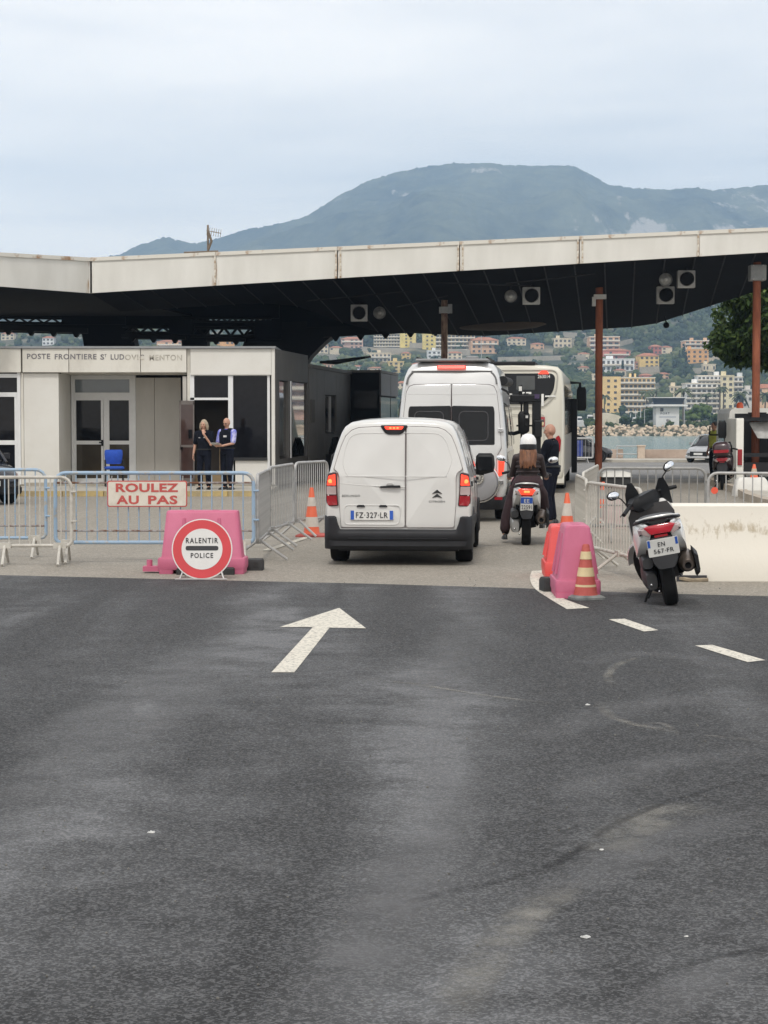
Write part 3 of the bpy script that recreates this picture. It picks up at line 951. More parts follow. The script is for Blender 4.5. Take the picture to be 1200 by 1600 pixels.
# woodland that reads as one mass
cs, rs, ts = [], [], []
tries = 0
while len(cs) < 16000 and tries < 90000:
    tries += 1
    Y = 870 + 850 * random.random() ** 1.1
    px = random.choice((random.uniform(450, 1260),) * 5 + (random.uniform(-60, 460),))
    X = PX(px, Y)
    z = hill_z(X, Y)
    py = 652 - (z - CAM_H) / Y * FPX
    if noise.noise(Vector((X / 60, Y / 60, 3))) < -0.34:
        continue
    r_ = random.uniform(1.8, 4.6)
    top = py - r_ * 1.7 / Y * FPX
    bad = False
    for a, b_, c_, d_ in HOUSES_PX:
        if a - 2 < px < c_ + 2 and b_ - 2 < (py + top) / 2 < d_ + 2 and random.random() < .97:
            bad = True
            break
    if bad:
        continue
    cs.append((X, Y, z + r_ * .55)); rs.append(r_)
    ts.append(np.clip(.40 + .55 * noise.noise(Vector((X / 90, Y / 90, 8))) + random.gauss(0, .16), 0, 1))
tag(clumps('hillside_woodland', cs, rs, ts, M_wood, 5), 'dense mixed green woodland covering the hillside between houses', 'woodland', kind='stuff')
# low scrub and ground cover on the bay's far shore
cs, rs, ts = [], [], []
for _ in range(260):
    px = random.uniform(860, 1260); Y = random.uniform(512, 560)
    cs.append((PX(px, Y), Y, hill_z(0, Y) + .3)); rs.append(random.uniform(.6, 1.7)); ts.append(random.uniform(.1, .7))
tag(clumps('shore_scrub', cs, rs, ts, M_wood, 5), kind='stuff')
# rock armour along the far shore
M_rock = worn('shore_rock', (.36, .28, .20), (.66, .54, .40), .5, .15, .8, .95)
N = 6500
C = np.stack([rng.uniform(-150, 420, N), rng.uniform(497, 507, N), np.zeros(N)], 1)
C[:, 2] = -3.4 + (C[:, 1] - 497) * .30
V = C[:, None] + ICO_V[None] * rng.uniform(.22, .62, (N, 1, 1)) * rng.uniform(.6, 1.2, (N, 12, 1))
F = ICO_F[None] + (np.arange(N) * 12)[:, None, None]
tag(link('shore_rocks', rapid('shore_rocks', V.reshape(-1, 3), F.reshape(-1, 3), M_rock)), kind='stuff')

# single trees
M_bark = mat('bark', (0.11, 0.085, 0.06), 0.95, var=0.3, scale=5)
def far_tree(px, py, wpx, hpx, d, label, tint, name='round_tree', lobes=22):
    p = P(px, py, d); s_ = d / FPX
    p.z = max(p.z, hill_z(p.x, d) - .5)
    root = thing(name, label, 'tree', p, group='trees by the harbour')
    h_, w_ = hpx * s_, wpx * s_
    MB().tube([(0, 0, -1), (0.1, 0, h_ * .35), (0, 0, h_ * .7)], [.25, .2, .1], 7).build('trunk', M_bark, root)
    cs = [(random.gauss(0, w_ * .17), random.gauss(0, w_ * .15), h_ * random.uniform(.38, .82)) for _ in range(lobes)]
    o = clumps('crown', cs, [w_ * random.uniform(.16, .25) for _ in cs], [tint] * len(cs), M_tree, 7, parent=root)
    return root
far_tree(1095, 667, 46, 38, 540, 'round bright green tree standing beside the harbour tower', .62)
far_tree(1012, 662, 30, 26, 560, 'dark green tree on the harbour side of the tower', .2)
far_tree(1047, 660, 24, 22, 565, 'leafy tree tucked behind the harbour tower', .35)
far_tree(978, 668, 26, 16, 520, 'low dark bush tree in front of the white tent', .15)
far_tree(1002, 666, 22, 15, 522, 'bushy shrub between the white tent and the tower', .25)
far_tree(920, 668, 28, 14, 520, 'low bush at the shore behind the bus mirror', .2)
far_tree(1118, 668, 26, 22, 530, 'dark bushes beside the lorry cab on the far shore', .2)
def cypress(px, py, wpx, hpx, label):
    p = at_hill(px, py); s_ = p.y / FPX
    root = thing('cypress_tree', label, 'tree', p, group='cypresses on the slope')
    h_, w_ = hpx * s_, wpx * s_
    MB().tube([(0, 0, -1), (0, 0, h_ * .5)], [.3, .15], 6).build('trunk', M_bark, root)
    n = 16
    cs = [(0, 0, h_ * (.08 + .9 * i / n)) for i in range(n)]
    clumps('crown', cs, [w_ * .5 * (.25 + math.sin(math.pi * min(1, .15 + .85 * (1 - i / n)) * .5)) for i in range(n)], [.05] * n, M_wood, 6, 1.0, root)
cypress(1068, 570, 7, 34, 'tall cypress in front of the orange house')
cypress(1072, 571, 5, 22, 'shorter cypress close by the orange house')
cypress(1062, 570, 5, 24, 'slim cypress outermost of three by the orange house')
cypress(973, 584, 5, 22, 'single cypress in front of the white modern villa')
def palm(px, py_top, py_base, d, label, fan=1.0, nf=22):
    p = P(px, py_base, d); s_ = d / FPX
    h_ = (py_base - py_top) * s_
    root = thing('palm_tree', label, 'palm tree', p, group='palms along the seafront')
    MB().tube([(0, 0, -1.0), (.1, 0, h_ * .5), (0, 0, h_ - 1.2)], [.32, .25, .22], 7).build('trunk', M_bark, root)
    mb = MB()
    for i in range(nf):
        a = 2 * math.pi * i / nf + random.uniform(-.2, .2)
        e = random.uniform(-.35, 1.15)
        L_ = fan * random.uniform(2.2, 3.1)
        pts = []
        for j in range(6):
            t = j / 5
            r_ = L_ * (math.cos(e) * t + .12 * t)
            pts.append(Vector((math.cos(a) * r_, math.sin(a) * r_, h_ - 1.2 + L_ * (math.sin(e) * t - .75 * t * t))))
        side = Vector((-math.sin(a), math.cos(a), 0))
        vs = []
        for j, q in enumerate(pts):
            wd = fan * .38 * math.sin(math.pi * (.12 + .8 * j / 5))
            vs += [q + side * wd - Vector((0, 0, wd * .5)), q, q - side * wd - Vector((0, 0, wd * .5))]
        fs = []
        for j in range(5):
            fs += [(3 * j, 3 * j + 1, 3 * j + 4, 3 * j + 3), (3 * j + 1, 3 * j + 2, 3 * j + 5, 3 * j + 4)]
        mb.add(vs, fs)
    mb.build('crown', mat('palm_frond', (.07, .09, .035), .7, var=.4, scale=.8), root, 0)
for a in ((944, 615, 648, 800, 'lone palm in front of the yellow apartments by the pole', 1.2),
          (1010, 607, 650, 700, 'palm between the yellow apartments and the harbour tower', 1.25),
          (1025, 606, 648, 800, 'palm directly above the harbour tower roof', 1.3),
          (1067, 603, 662, 560, 'tall palm by the tower in front of the white flats', 1.15),
          (1104, 612, 650, 760, 'slender palm in front of the white balconies', 1.1),
          (1124, 602, 648, 700, 'first of two tall twin palms before the cream stair block', .85),
          (1130, 601, 648, 705, 'second of two tall twin palms before the cream stair block', .85),
          (1157, 611, 650, 720, 'spreading palm in front of the grey glass balconies', 1.6),
          (1195, 611, 650, 720, 'spreading palm in front of the peach seafront house', 1.5)):
    palm(*a)

# ------------------------------------------------------------------ harbour
M_white = mat('white_render', (.68, .68, .66), .8, var=.06, scale=.6)
M_glassd = mat('dark_glass', (.012, .014, .017), .06, var=.2, spec=.6)
M_ink = mat('dark_lettering', (.05, .05, .06), .7)
tw = thing('harbour_tower', 'white harbour control tower with dark glazed top on the far shore', 'tower', P(1043, 668, 515))
s5 = 515 / FPX
MB().box((0, 3, 33 * s5 / 2 - 1), (36 * s5, 6, 33 * s5 + 2)).build('wall', M_white, tw, 0)
MB().box((0, 3, 34.5 * s5), (60 * s5, 9, 3 * s5)).build('roof_slab', M_white, tw, 0)
MB().loft([[(a * 22 * s5, 3 + b_ * 3.6, 36 * s5) for a, b_ in ((-1, -1), (1, -1), (1, 1), (-1, 1))], [(a * 26 * s5, 3 + b_ * 4.2, 46 * s5) for a, b_ in ((-1, -1), (1, -1), (1, 1), (-1, 1))]]).build('lookout_window', mat('tower_glass', (.02, .03, .05), .1), tw, 0)
MB().box((0, 3, 46.6 * s5), (56 * s5, 9, 1.2 * s5)).build('roof', M_white, tw, 0)
text('tower_lettering', 'PORT', 14 * s5, 3.2 * s5, T(-4 * s5, -.03, 22 * s5) @ RX(90), M_ink, tw, bold=.02, spacing=1.5)
MB().box((0, 0, 16.5 * s5), (26 * s5, .06, 1.6 * s5)).build('tower_sign_strip', mat('faded_lettering', (.35, .37, .42), .8), tw, 0)
MB().prism([(-2 * s5, 13 * s5), (2 * s5, 13 * s5), (2 * s5, 10 * s5), (0, 8 * s5), (-2 * s5, 10 * s5)], -.05, .02).build('crest', mat('crest', (.22, .20, .19), .8), tw, 0)
MB().box((-9 * s5, 0, 28 * s5), (5 * s5, .1, 6 * s5)).build('window', M_glassd, tw, 0)
tn = thing('boat_shelter', 'large cream tent shelter by the boats on the far shore', 'tent', P(962, 671, 530))
s6 = 530 / FPX
prof = [(-27, 0), (-27, 25), (-12, 26), (4, 22), (18, 13), (29, 4), (29, 0)]
MB().prism([(a * s6, b_ * s6) for a, b_ in prof], 0, 14).build('canvas', mat('tent_canvas', (.66, .60, .47), .9, var=.1, scale=.4), tn, 0)
for i, x in enumerate((-14, 2, 16)):
    MB().box((x * s6, -.05, 8 * s6), (.25, .12, 16 * s6)).build('seam', mat('tent_seam', (.5, .46, .37), .9), tn, 0)
# moored boats and their masts
def boat(px, py, lpx, d, label, mast=0):
    s_ = d / FPX; p = P(px, py, d)
    r = thing('motor_boat' if not mast else 'sailing_boat', label, 'boat', p, group='boats moored on the far shore')
    L_ = lpx * s_ / 2
    MB().loft([[(-L_, -1, 0.2), (-L_, 1, .2), (-L_, 1.2, 1.6), (-L_, -1.2, 1.6)], [(L_ * .4, -1.1, 0), (L_ * .4, 1.1, 0), (L_ * .4, 1.4, 1.8), (L_ * .4, -1.4, 1.8)], [(L_, -.05, .8), (L_, .05, .8), (L_ * 1.1, .1, 2.2), (L_ * 1.1, -.1, 2.2)]]).build('hull', M_white, r, 0)
    MB().loft([[(-L_ * .6, -.9, 1.6), (L_ * .3, -.9, 1.7), (L_ * .3, .9, 1.7), (-L_ * .6, .9, 1.6)], [(-L_ * .5, -.7, 3.0), (L_ * .0, -.7, 3.0), (L_ * .0, .7, 3.0), (-L_ * .5, .7, 3.0)]]).build('cabin', M_white, r, 0)
    MB().box((-L_ * .2, -.92, 2.3), (L_ * .7, .1, .5)).build('window', M_glassd, r, 0)
    if mast:
        MB().tube([(0, 0, 1.5), (0, 0, mast)], .09, 5).build('mast', M_white, r)
boat(908, 668, 22, 520, 'white motor boat behind the bus mirror on the far shore')
boat(925, 665, 26, 535, 'white yacht with cabin beside the cream tent')
for px, top, lab in ((895, 638, 'sailing boat whose mast rises by the bus mirror'), (993, 640, 'sailing boat with a mast between the tent and the tower'), (1001, 636, 'tall masted sailing boat close by the tower'), (999, 646, 'small masted sailing boat in front of the yellow flats'), (985, 646, 'short masted sailing boat behind the tent end')):
    boat(px, 668, 16, 555 + px % 7, lab, (668 - top) * 555 / FPX)
# thin lamp posts on the shore road
M_pole = mat('grey_pole', (.42, .43, .43), .5, var=.1)
for px, y0, y1, d, lab in ((1069, 618, 668, 530, 'thin white mast standing right beside the harbour tower'), (1090, 640, 668, 540, 'grey lamp post before the white flats'), (1007, 640, 670, 520, 'grey lamp post in front of the dark shore trees'), (752, 524, 566, 700, 'pale lamp post seen above the campervan roof')):
    p = P(px, y1, d); h_ = (y1 - y0) * d / FPX
    r = thing('lamp_post', lab, 'lamp post', p, group='lamp posts on the shore')
    MB().tube([(0, 0, -6), (0, 0, h_)], [.16, .10], 6).build('post', M_pole, r)
    MB().box((.5, 0, h_), (1.2, .3, .15)).build('lamp_head', M_pole, r, 0)
# little white car on the far shore road
def tiny_car(px, py, d, label, c):
    r = thing('parked_car', label, 'car', P(px, py, d))
    MB().prism(rpoly([(-2.1, .3), (2.1, .3), (2.15, .8), (1.3, .95), (.7, 1.42), (-.9, 1.45), (-1.7, .95), (-2.1, .85)], .15), -.8, .8).build('body', mat('tinycar', c, .4), r)
    MB().prism([(-1.45, .97), (1.1, .97), (.62, 1.36), (-.85, 1.38)], -.83, .83).build('window', M_glassd, r, 0)
    for x in (-1.3, 1.3):
        MB().tube([(x, -.84, .32), (x, .84, .32)], .32, 12).build('wheel', mat('tyre', (.02, .02, .02), .9), r)
tiny_car(959, 687, 508, 'small white car parked on the far shore by the water', (.7, .7, .7))
# sea wall with an opening, stone posts and a chain
M_stone = worn('pink_stone', (.34, .26, .21), (.50, .40, .33), .5, .2, 1.4, .95, bump=.3)
for k, (a, b_) in enumerate(((-40, 905), (905, 973), (1006, 1085), (1085, 1190), (1190, 1420))):
    x0, x1 = PX(a, 105), PX(b_, 105)
    lab = ['stone sea wall running behind the canopy and bus', 'pink stone sea wall between the bus and the opening', 'pink stone sea wall between the opening and the silver car', 'pink stone sea wall behind the silver car and truck', 'stone sea wall continuing past the rusty pole'][k]
    r = thing('sea_wall', lab, 'wall', ((x0 + x1) / 2, 105, -.5), group='lengths of the sea wall')
    n = max(1, int((x1 - x0) / 1.6))
    for i in range(n):
        wl = (x1 - x0) / n
        o = MB().box((0, 0, .30), (wl - .03, .5, .6 + random.uniform(-.015, .015)))
        o.build('stone_block', M_stone, r, 0, M=T(-(x1 - x0) / 2 + wl * (i + .5), random.uniform(-.02, .02), 0))
    MB().box((0, .02, .27), (x1 - x0, .40, .5)).build('mortar_core', M_conc, r, 0)
op = thing('sea_wall_opening_post', 'pale stone post at the opening in the sea wall', 'post', (PX(1000, 105), 104.6, -.5))
MB().box((0, 0, .38), (.38, .5, .78)).build('shaft', mat('pale_stone', (.55, .45, .36), .9), op, 0, .02)
MB().box((0, 0, .80), (.46, .58, .07)).build('cap', mat('pale_stone', (.55, .45, .36), .9), op, 0, .01)
rl = thing('safety_rail', 'thin metal rail across the opening in the sea wall', 'rail', (PX(985, 104.4), 104.6, -.5))
for z in (.35, .78):
    MB().tube([(-.75, 0, z), (.6, 0, z)], .03, 6).build('rail_bar', M_pole, rl)
MB().tube([(-.7, 0, 0), (-.7, 0, .8)], .03, 6).build('upright', M_pole, rl)
# raised pavement along the sea wall
mb = MB().box((0, 102.5, -.5 + .055), (240, 4.4, .13))
tag(mb.build('seaside_pavement', M_conc, smooth=0), kind='structure')
# ------------------------------------------------------------------ canopy over the lanes
def fascia_mat():
    m = bpy.data.materials.new('canopy_fascia'); m.use_nodes = True
    t = m.node_tree; L = t.links.new
    b = t.nodes['Principled BSDF']; b.inputs['Roughness'].default_value = .55
    tx = t.nodes.new('ShaderNodeTexCoord')
    n = t.nodes.new('ShaderNodeTexNoise'); n.inputs['Scale'].default_value = 1.6; n.inputs['Detail'].default_value = 7
    mp_ = t.nodes.new('ShaderNodeMapping'); mp_.inputs['Scale'].default_value = (1.0, 1, .35)
    L(tx.outputs['Object'], mp_.inputs[0]); L(mp_.outputs[0], n.inputs[0])
    r = t.nodes.new('ShaderNodeValToRGB')
    r.color_ramp.elements[0].position = .3; r.color_ramp.elements[0].color = (.575, .565, .52, 1)
    r.color_ramp.elements[1].position = .75; r.color_ramp.elements[1].color = (.70, .69, .645, 1)
    L(n.outputs[0], r.inputs[0])
    # rust runs down both ends of a panel and along its upper lip
    sp = t.nodes.new('ShaderNodeSeparateXYZ'); L(tx.outputs['Generated'], sp.inputs[0])
    a = t.nodes.new('ShaderNodeMath'); a.operation = 'SUBTRACT'; a.inputs[1].default_value = .5; L(sp.outputs[0], a.inputs[0])
    ab = t.nodes.new('ShaderNodeMath'); ab.operation = 'ABSOLUTE'; L(a.outputs[0], ab.inputs[0])
    mr = t.nodes.new('ShaderNodeMapRange'); mr.inputs[1].default_value = .468; mr.inputs[2].default_value = .498; L(ab.outputs[0], mr.inputs[0])
    n2 = t.nodes.new('ShaderNodeTexNoise'); n2.inputs['Scale'].default_value = 3.5; n2.inputs['Detail'].default_value = 8
    mp2 = t.nodes.new('ShaderNodeMapping'); mp2.inputs['Scale'].default_value = (3.0, 1, .5)
    L(tx.outputs['Object'], mp2.inputs[0]); L(mp2.outputs[0], n2.inputs[0])
    r2 = t.nodes.new('ShaderNodeValToRGB'); r2.color_ramp.elements[0].position = .50; r2.color_ramp.elements[1].position = .64
    L(n2.outputs[0], r2.inputs[0])
    mu = t.nodes.new('ShaderNodeMath'); mu.operation = 'MULTIPLY'; L(mr.outputs[0], mu.inputs[0]); L(r2.outputs[0], mu.inputs[1])
    mx_ = t.nodes.new('ShaderNodeMix'); mx_.data_type = 'RGBA'
    L(mu.outputs[0], mx_.inputs[0]); L(r.outputs[0], mx_.inputs[6]); mx_.inputs[7].default_value = (.30, .17, .07, 1)
    L(mx_.outputs[2], b.inputs['Base Color'])
    return m
M_fascia = fascia_mat()
M_lip = worn('canopy_lip', (.30, .17, .08), (.62, .60, .54), .40, .05, 2.2, .6)
M_rust = worn('rust_strip', (.30, .19, .10), (.64, .61, .54), .46, .10, 7, .9)
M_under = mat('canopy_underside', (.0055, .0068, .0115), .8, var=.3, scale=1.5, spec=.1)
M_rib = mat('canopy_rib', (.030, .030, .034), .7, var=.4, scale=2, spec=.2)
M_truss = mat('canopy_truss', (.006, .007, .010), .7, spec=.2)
canopy = thing('border_canopy', 'large angled canopy with cream fascia and black ribbed underside over the lanes', 'canopy')
FY = 50.0
CX = [140, 337, 527, 718, 905, 1092, 1280, 1468]
def fb(px): return 458 + (394 - 458) * (px - 140) / 1060.0      # lower edge of the fascia
def ft(px): return 404 + (357 - 404) * (px - 140) / 1060.0
def wp(px, py, Y): return P(px, py, Y)
def fascia_panel(a0, a1, b0, b1, t=.12):
    """a: lower points, b: upper points"""
    n = (a1 - a0).normalized(); back = Vector((-n.y, n.x, 0)) * t
    c = (a0 + a1 + b0 + b1) / 4
    vs = [a0, a1, b1, b0] + [q + back for q in (a0, a1, b1, b0)]
    o = MB().add([q - c for q in vs], [(0, 1, 2, 3), (5, 4, 7, 6), (3, 2, 6, 7), (4, 5, 1, 0), (4, 0, 3, 7), (1, 5, 6, 2)]).build('fascia_panel', M_fascia, canopy, 0, M=T(*c))
    return o
def lip(b0, b1):
    d = (b1 - b0); n = d.normalized()
    c = (b0 + b1) / 2
    up = Vector((0, 0, 1)); o = Vector((n.y, -n.x, 0))
    vs = []
    for q in (b0 - c, b1 - c):
        vs += [q + o * .035 + up * -.07, q + o * .035 + up * .025, q - o * .3 + up * .025, q - o * .3 + up * -.07]
    MB().loft([vs[:4], vs[4:]]).build('fascia_lip', M_lip, canopy, 0, M=T(*c))
for i in range(len(CX) - 1):
    x0, x1 = CX[i] + .9, CX[i + 1] - .9
    fascia_panel(P(x0, fb(x0), FY), P(x1, fb(x1), FY), P(x0, ft(x0), FY), P(x1, ft(x1), FY))
    lip(P(CX[i], ft(CX[i]), FY), P(CX[i + 1] - .5, ft(CX[i + 1]), FY))
    if i:
        for dx in ((-2, 5) if i in (2, 3, 4) else (-1,)):
            x = CX[i] + dx
            a, b_ = P(x, fb(x) - .5, FY - .02), P(x, ft(x) + 3, FY - .02)
            MB().box((0, 0, 0), (.045, .02, (b_ - a).length)).build('rust_joint', M_rust, canopy, 0, M=T(*((a + b_) / 2)))
A, B = P(140, 458, FY), P(140, 404, FY)
L1, L1t = P(0, 447.5, 47.3), P(0, 396, 47.3)
dirn = (L1 - A); dirn.z = 0
for k, (s0, s1) in enumerate(((0.004, 1.75), (1.76, 3.5))):
    f = lambda s_: (A + (L1 - A) * s_, B + (L1t - B) * s_)
    a1, b1 = f(s0); a0, b0 = f(s1)
    fascia_panel(a0, a1, b0, b1); lip(b0, b1)
MB().box((0, 0, 0), (.16, .10, (B - A).length)).build('corner_post', M_fascia, canopy, 0, M=T(*((A + B) / 2 + Vector((-.02, .05, 0)))))
# sloping underside: ceiling panels between ribs, from the fascia down to the trough
SD = Vector((0.122, 1.0, -0.100))
def trough(px):
    """point where the underside from the fascia's px ends"""
    return None
def und(p, ln):
    return p + SD * ln
LEN = 11.0
step_px = 47.4
px_ = 140.0
k = 0
prev = None
M_back = M_truss
def lowpt(px):
    p = P(px, fb(px), FY) + Vector((0, .13, -.0))
    # the trough is level: the plates end where they meet it
    zt = np.interp(px, [140, 420, 500, 700, 1000, 1500], [5.06, 4.98, 4.50, 4.45, 4.75, 5.0])
    ln = (p.z - zt) / .1
    ln = max(3.0, min(ln, 15))
    if px > 1000:
        ln = 12.5 - (px - 1000) / 360 * 11
    return p, p + SD * ln
ribs = []
px_ = 140.0
while px_ < 1390:
    ribs.append(px_)
    px_ += step_px
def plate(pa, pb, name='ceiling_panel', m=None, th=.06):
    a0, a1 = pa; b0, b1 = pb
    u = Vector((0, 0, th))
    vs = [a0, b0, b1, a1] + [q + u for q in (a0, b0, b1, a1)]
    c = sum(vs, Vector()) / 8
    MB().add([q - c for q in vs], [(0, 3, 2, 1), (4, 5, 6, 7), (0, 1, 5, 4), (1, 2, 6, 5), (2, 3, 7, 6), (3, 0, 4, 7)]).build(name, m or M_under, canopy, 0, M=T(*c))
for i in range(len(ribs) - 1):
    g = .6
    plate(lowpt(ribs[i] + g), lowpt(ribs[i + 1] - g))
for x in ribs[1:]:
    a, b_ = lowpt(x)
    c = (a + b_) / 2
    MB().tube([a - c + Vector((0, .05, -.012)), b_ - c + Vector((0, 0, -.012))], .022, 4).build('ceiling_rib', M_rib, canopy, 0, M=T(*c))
# a cross rail under the plates, seen as a pale line
for (x0, y0, x1, y1, d) in ((640, 440, 830, 447, 51.6), (790, 443, 930, 428, 51.2), (480, 470, 640, 455, 52.4), (620, 480, 700, 462, 53.0)):
    a, b_ = P(x0, y0, d), P(x1, y1, d)
    c = (a + b_) / 2
    MB().tube([a - c, b_ - c], .018, 4).build('ceiling_rail', M_rib, canopy, 0, M=T(*c))
# left wing: plates from the oblique fascia back to the valley
for i in range(6):
    s0, s1 = i / 6 * 3.5, (i + 1) / 6 * 3.5
    f = lambda s_: A + (L1 - A) * s_
    p0, p1 = f(s0) + Vector((0, .14, 0)), f(s1) + Vector((0, .14, 0))
    def lw(p):
        e = Vector((p.x + SD.x * 12 - .0 * p.x, 62.0, 5.10))
        return p, e
    plate(lw(p1), lw(p0))
# roof deck on top so the slab is closed
tp = [P(140, 404, FY) + Vector((0, .12, -.05)), P(1468, ft(1468), FY) + Vector((0, .12, -.05)), Vector((8.9, 61.4, 5.2)), Vector((5.0, 66.5, 5.6)), P(140, 404, FY) + Vector((2, 17, -.2)), P(-330, 380, 40.6) + Vector((-2, 24, -.2)), B + (L1t - B) * 3.5 + Vector((0, .2, -.05))]
c = sum(tp, Vector()) / 7
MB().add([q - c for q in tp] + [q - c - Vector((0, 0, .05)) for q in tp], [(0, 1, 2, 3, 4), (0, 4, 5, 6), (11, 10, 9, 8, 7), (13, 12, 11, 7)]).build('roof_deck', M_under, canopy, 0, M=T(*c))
# scalloped trough edge: corrugated sheet ends seen as a row of blunt teeth
def scallop(x0, x1, yb0, yb1, pitch, depth_px, Y, top_px, name='scalloped_edge'):
    out = []
    n = max(1, int(round((x1 - x0) / pitch)))
    for i in range(n):
        a = x0 + (x1 - x0) * i / n
        w_ = (x1 - x0) / n
        t = lambda x: yb0 + (yb1 - yb0) * (x - x0) / (x1 - x0)
        for fx, dy in ((0.0, 0), (.34, 0), (.46, depth_px), (.54, depth_px), (.66, 0)):
            x = a + w_ * fx
            out.append((x, t(x) + dy))
    out += [(x1, yb1), (x1, yb1 - top_px), (x0, yb0 - top_px)]
    pts = [P(x, y, Y) for x, y in out]
    c = sum(pts, Vector()) / len(pts)
    MB().prism([(p.x - c.x, p.z - c.z) for p in pts], -.12, .12).build(name, M_truss, canopy, 0, M=T(c.x, Y, c.z))
scallop(505, 700, 527, 517, 37.5, 7, 61.2, 16)
scallop(690, 850, 517, 512, 40, 6, 61.5, 12)
scallop(845, 1030, 493, 500, 40, 6, 62.0, 11)
scallop(-40, 137, 514, 521, 33, 7, 62.0, 8)
scallop(190, 290, 528, 531, 33, 6, 62.0, 6)
scallop(322, 384, 533, 534, 30, 5, 62.0, 5)
# space frame behind: lattice girders hanging under the deck
def girder(x0, y0, x1, y1, hpx, Y, n, r=.05, name='lattice_girder', over=0):
    mb = MB()
    a, b_ = P(x0, y0, Y), P(x1, y1, Y)
    h_ = hpx / FPX * Y
    c = (a + b_) / 2
    u = Vector((0, 0, h_))
    mb.tube([a - c, b_ - c], r * 1.3, 6).tube([a - c + u, b_ - c + u], r * 1.3, 6)
    for i in range(n):
        p0, p1 = a.lerp(b_, i / n) - c, a.lerp(b_, (i + .5) / n) - c
        p2 = a.lerp(b_, (i + 1) / n) - c
        mb.tube([p0, p1 + u], r, 5).tube([p1 + u, p2], r, 5)
        if over and i % over == 0:
            mb.tube([p0, p0 + u], r, 5)
    mb.build(name, M_truss, canopy, M=T(*c))
girder(-60, 503, 120, 506, 8, 62.5, 7, .035)
girder(-60, 514, 137, 519, 5, 63.2, 7, .06)
girder(196, 520, 290, 520.5, 9, 62.5, 4, .04)
girder(286, 502, 424, 503, 5, 62.5, 8, .03)
girder(298, 525, 402, 525.5, 13, 62.5, 5, .045)
girder(515, 518, 612, 512, 11, 63, 4, .06)
girder(840, 505, 940, 504, 15, 63.5, 4, .07, over=1)
girder(930, 503, 1020, 501, 9, 64, 4, .05)
# deep dark soffit panels between the girders
def soffit(x0, y0, x1, y1, x2, y2, x3, y3, Y, th=.3, name='soffit_panel', m=None):
    pts = [P(x0, y0, Y), P(x1, y1, Y), P(x2, y2, Y), P(x3, y3, Y)]
    c = sum(pts, Vector()) / 4
    MB().prism([(p.x - c.x, p.z - c.z) for p in pts], 0, th).build(name, m or M_under, canopy, 0, M=T(c.x, Y, c.z))
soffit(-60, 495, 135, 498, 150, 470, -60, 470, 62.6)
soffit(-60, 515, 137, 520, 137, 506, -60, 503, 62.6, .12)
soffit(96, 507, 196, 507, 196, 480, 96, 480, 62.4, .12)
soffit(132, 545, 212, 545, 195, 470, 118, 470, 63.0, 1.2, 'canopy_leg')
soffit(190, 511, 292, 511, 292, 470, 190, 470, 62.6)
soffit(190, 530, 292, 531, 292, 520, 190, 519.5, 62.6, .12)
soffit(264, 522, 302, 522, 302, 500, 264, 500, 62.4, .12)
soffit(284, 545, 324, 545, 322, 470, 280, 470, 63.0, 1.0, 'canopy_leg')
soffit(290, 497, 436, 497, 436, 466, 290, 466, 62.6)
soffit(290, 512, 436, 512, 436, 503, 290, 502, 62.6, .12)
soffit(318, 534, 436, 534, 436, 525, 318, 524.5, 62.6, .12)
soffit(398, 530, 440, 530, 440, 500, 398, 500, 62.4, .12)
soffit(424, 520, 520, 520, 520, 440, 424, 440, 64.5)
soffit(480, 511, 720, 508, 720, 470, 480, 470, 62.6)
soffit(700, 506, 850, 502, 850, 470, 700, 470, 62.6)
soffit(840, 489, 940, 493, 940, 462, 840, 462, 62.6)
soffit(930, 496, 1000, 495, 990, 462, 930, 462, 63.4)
# the big flared support behind the post
pts = [(372, 560), (388, 520), (420, 505), (530, 500), (528, 518), (508, 534), (486, 556), (468, 585), (458, 640), (372, 640)]
pp = [P(a, b_, 63) for a, b_ in pts]; c = sum(pp, Vector()) / len(pp)
MB().prism([(p.x - c.x, p.z - c.z) for p in pp], -.2, 2.2).build('canopy_leg', M_truss, canopy, 0, M=T(c.x, 63, c.z))
# round brown dish under the trough
ds = P(768, 506, 60.2)
MB().loft([[(1.75 * r_ * math.cos(a), 1.0 * r_ * math.sin(a), z) for a in [2 * math.pi * j / 32 for j in range(32)]] for r_, z in ((1, .08), (.98, -.02), (.8, -.12), (.45, -.19), (.1, -.21))]).build('soffit_dish', mat('dish_paint', (.115, .085, .062), .8, var=.2, scale=2), canopy, M=T(*ds))
# supports: rusty tubes
M_rustpole = worn('rusty_tube', (.13, .035, .018), (.33, .105, .05), .5, .2, 2.2, .8, (3, 3, .6))
M_oldpole = worn('flaked_tube', (.085, .045, .035), (.30, .22, .16), .5, .1, 2.6, .85, (3, 3, .8))
M_steel = worn('box_steel', (.20, .21, .21), (.32, .33, .33), .5, .2, 3, .55)
def pole(px, ytop, Y, wpx, label, m, cap=None):
    base = Vector((PX(px, Y), Y, gz(Y)))
    r = thing('canopy_pole', label, 'pole', base, group='poles under the canopy')
    top = P(px, ytop, Y).z - base.z
    MB().tube([(0, 0, -.05), (0, 0, top)], wpx / 2 / FPX * Y, 14).build('shaft', m, r)
    MB().box((0, 0, .02), (.5, .5, .04)).build('base_plate', M_steel, r, 0)
    return r, top
r, top = pole(1180, 402, 51.5, 12.5, 'reddish rusty canopy pole with grey steel box near its top', M_rustpole)
MB().box((0, -.02, top - .42), (.42, .40, .42)).build('steel_box', M_steel, r, 0, .02)
for x in (-.14, .12):
    for z in (-.60, -.23):
        MB().ball((x, -.23, top + z - .0), .025, 6, 4).build('bolt', mat('bolt', (.5, .5, .5), .4, .6), r)
r, top = pole(935, 424, 54, 11.5, 'dark rusty canopy pole with a small white lamp bracket', M_rustpole)
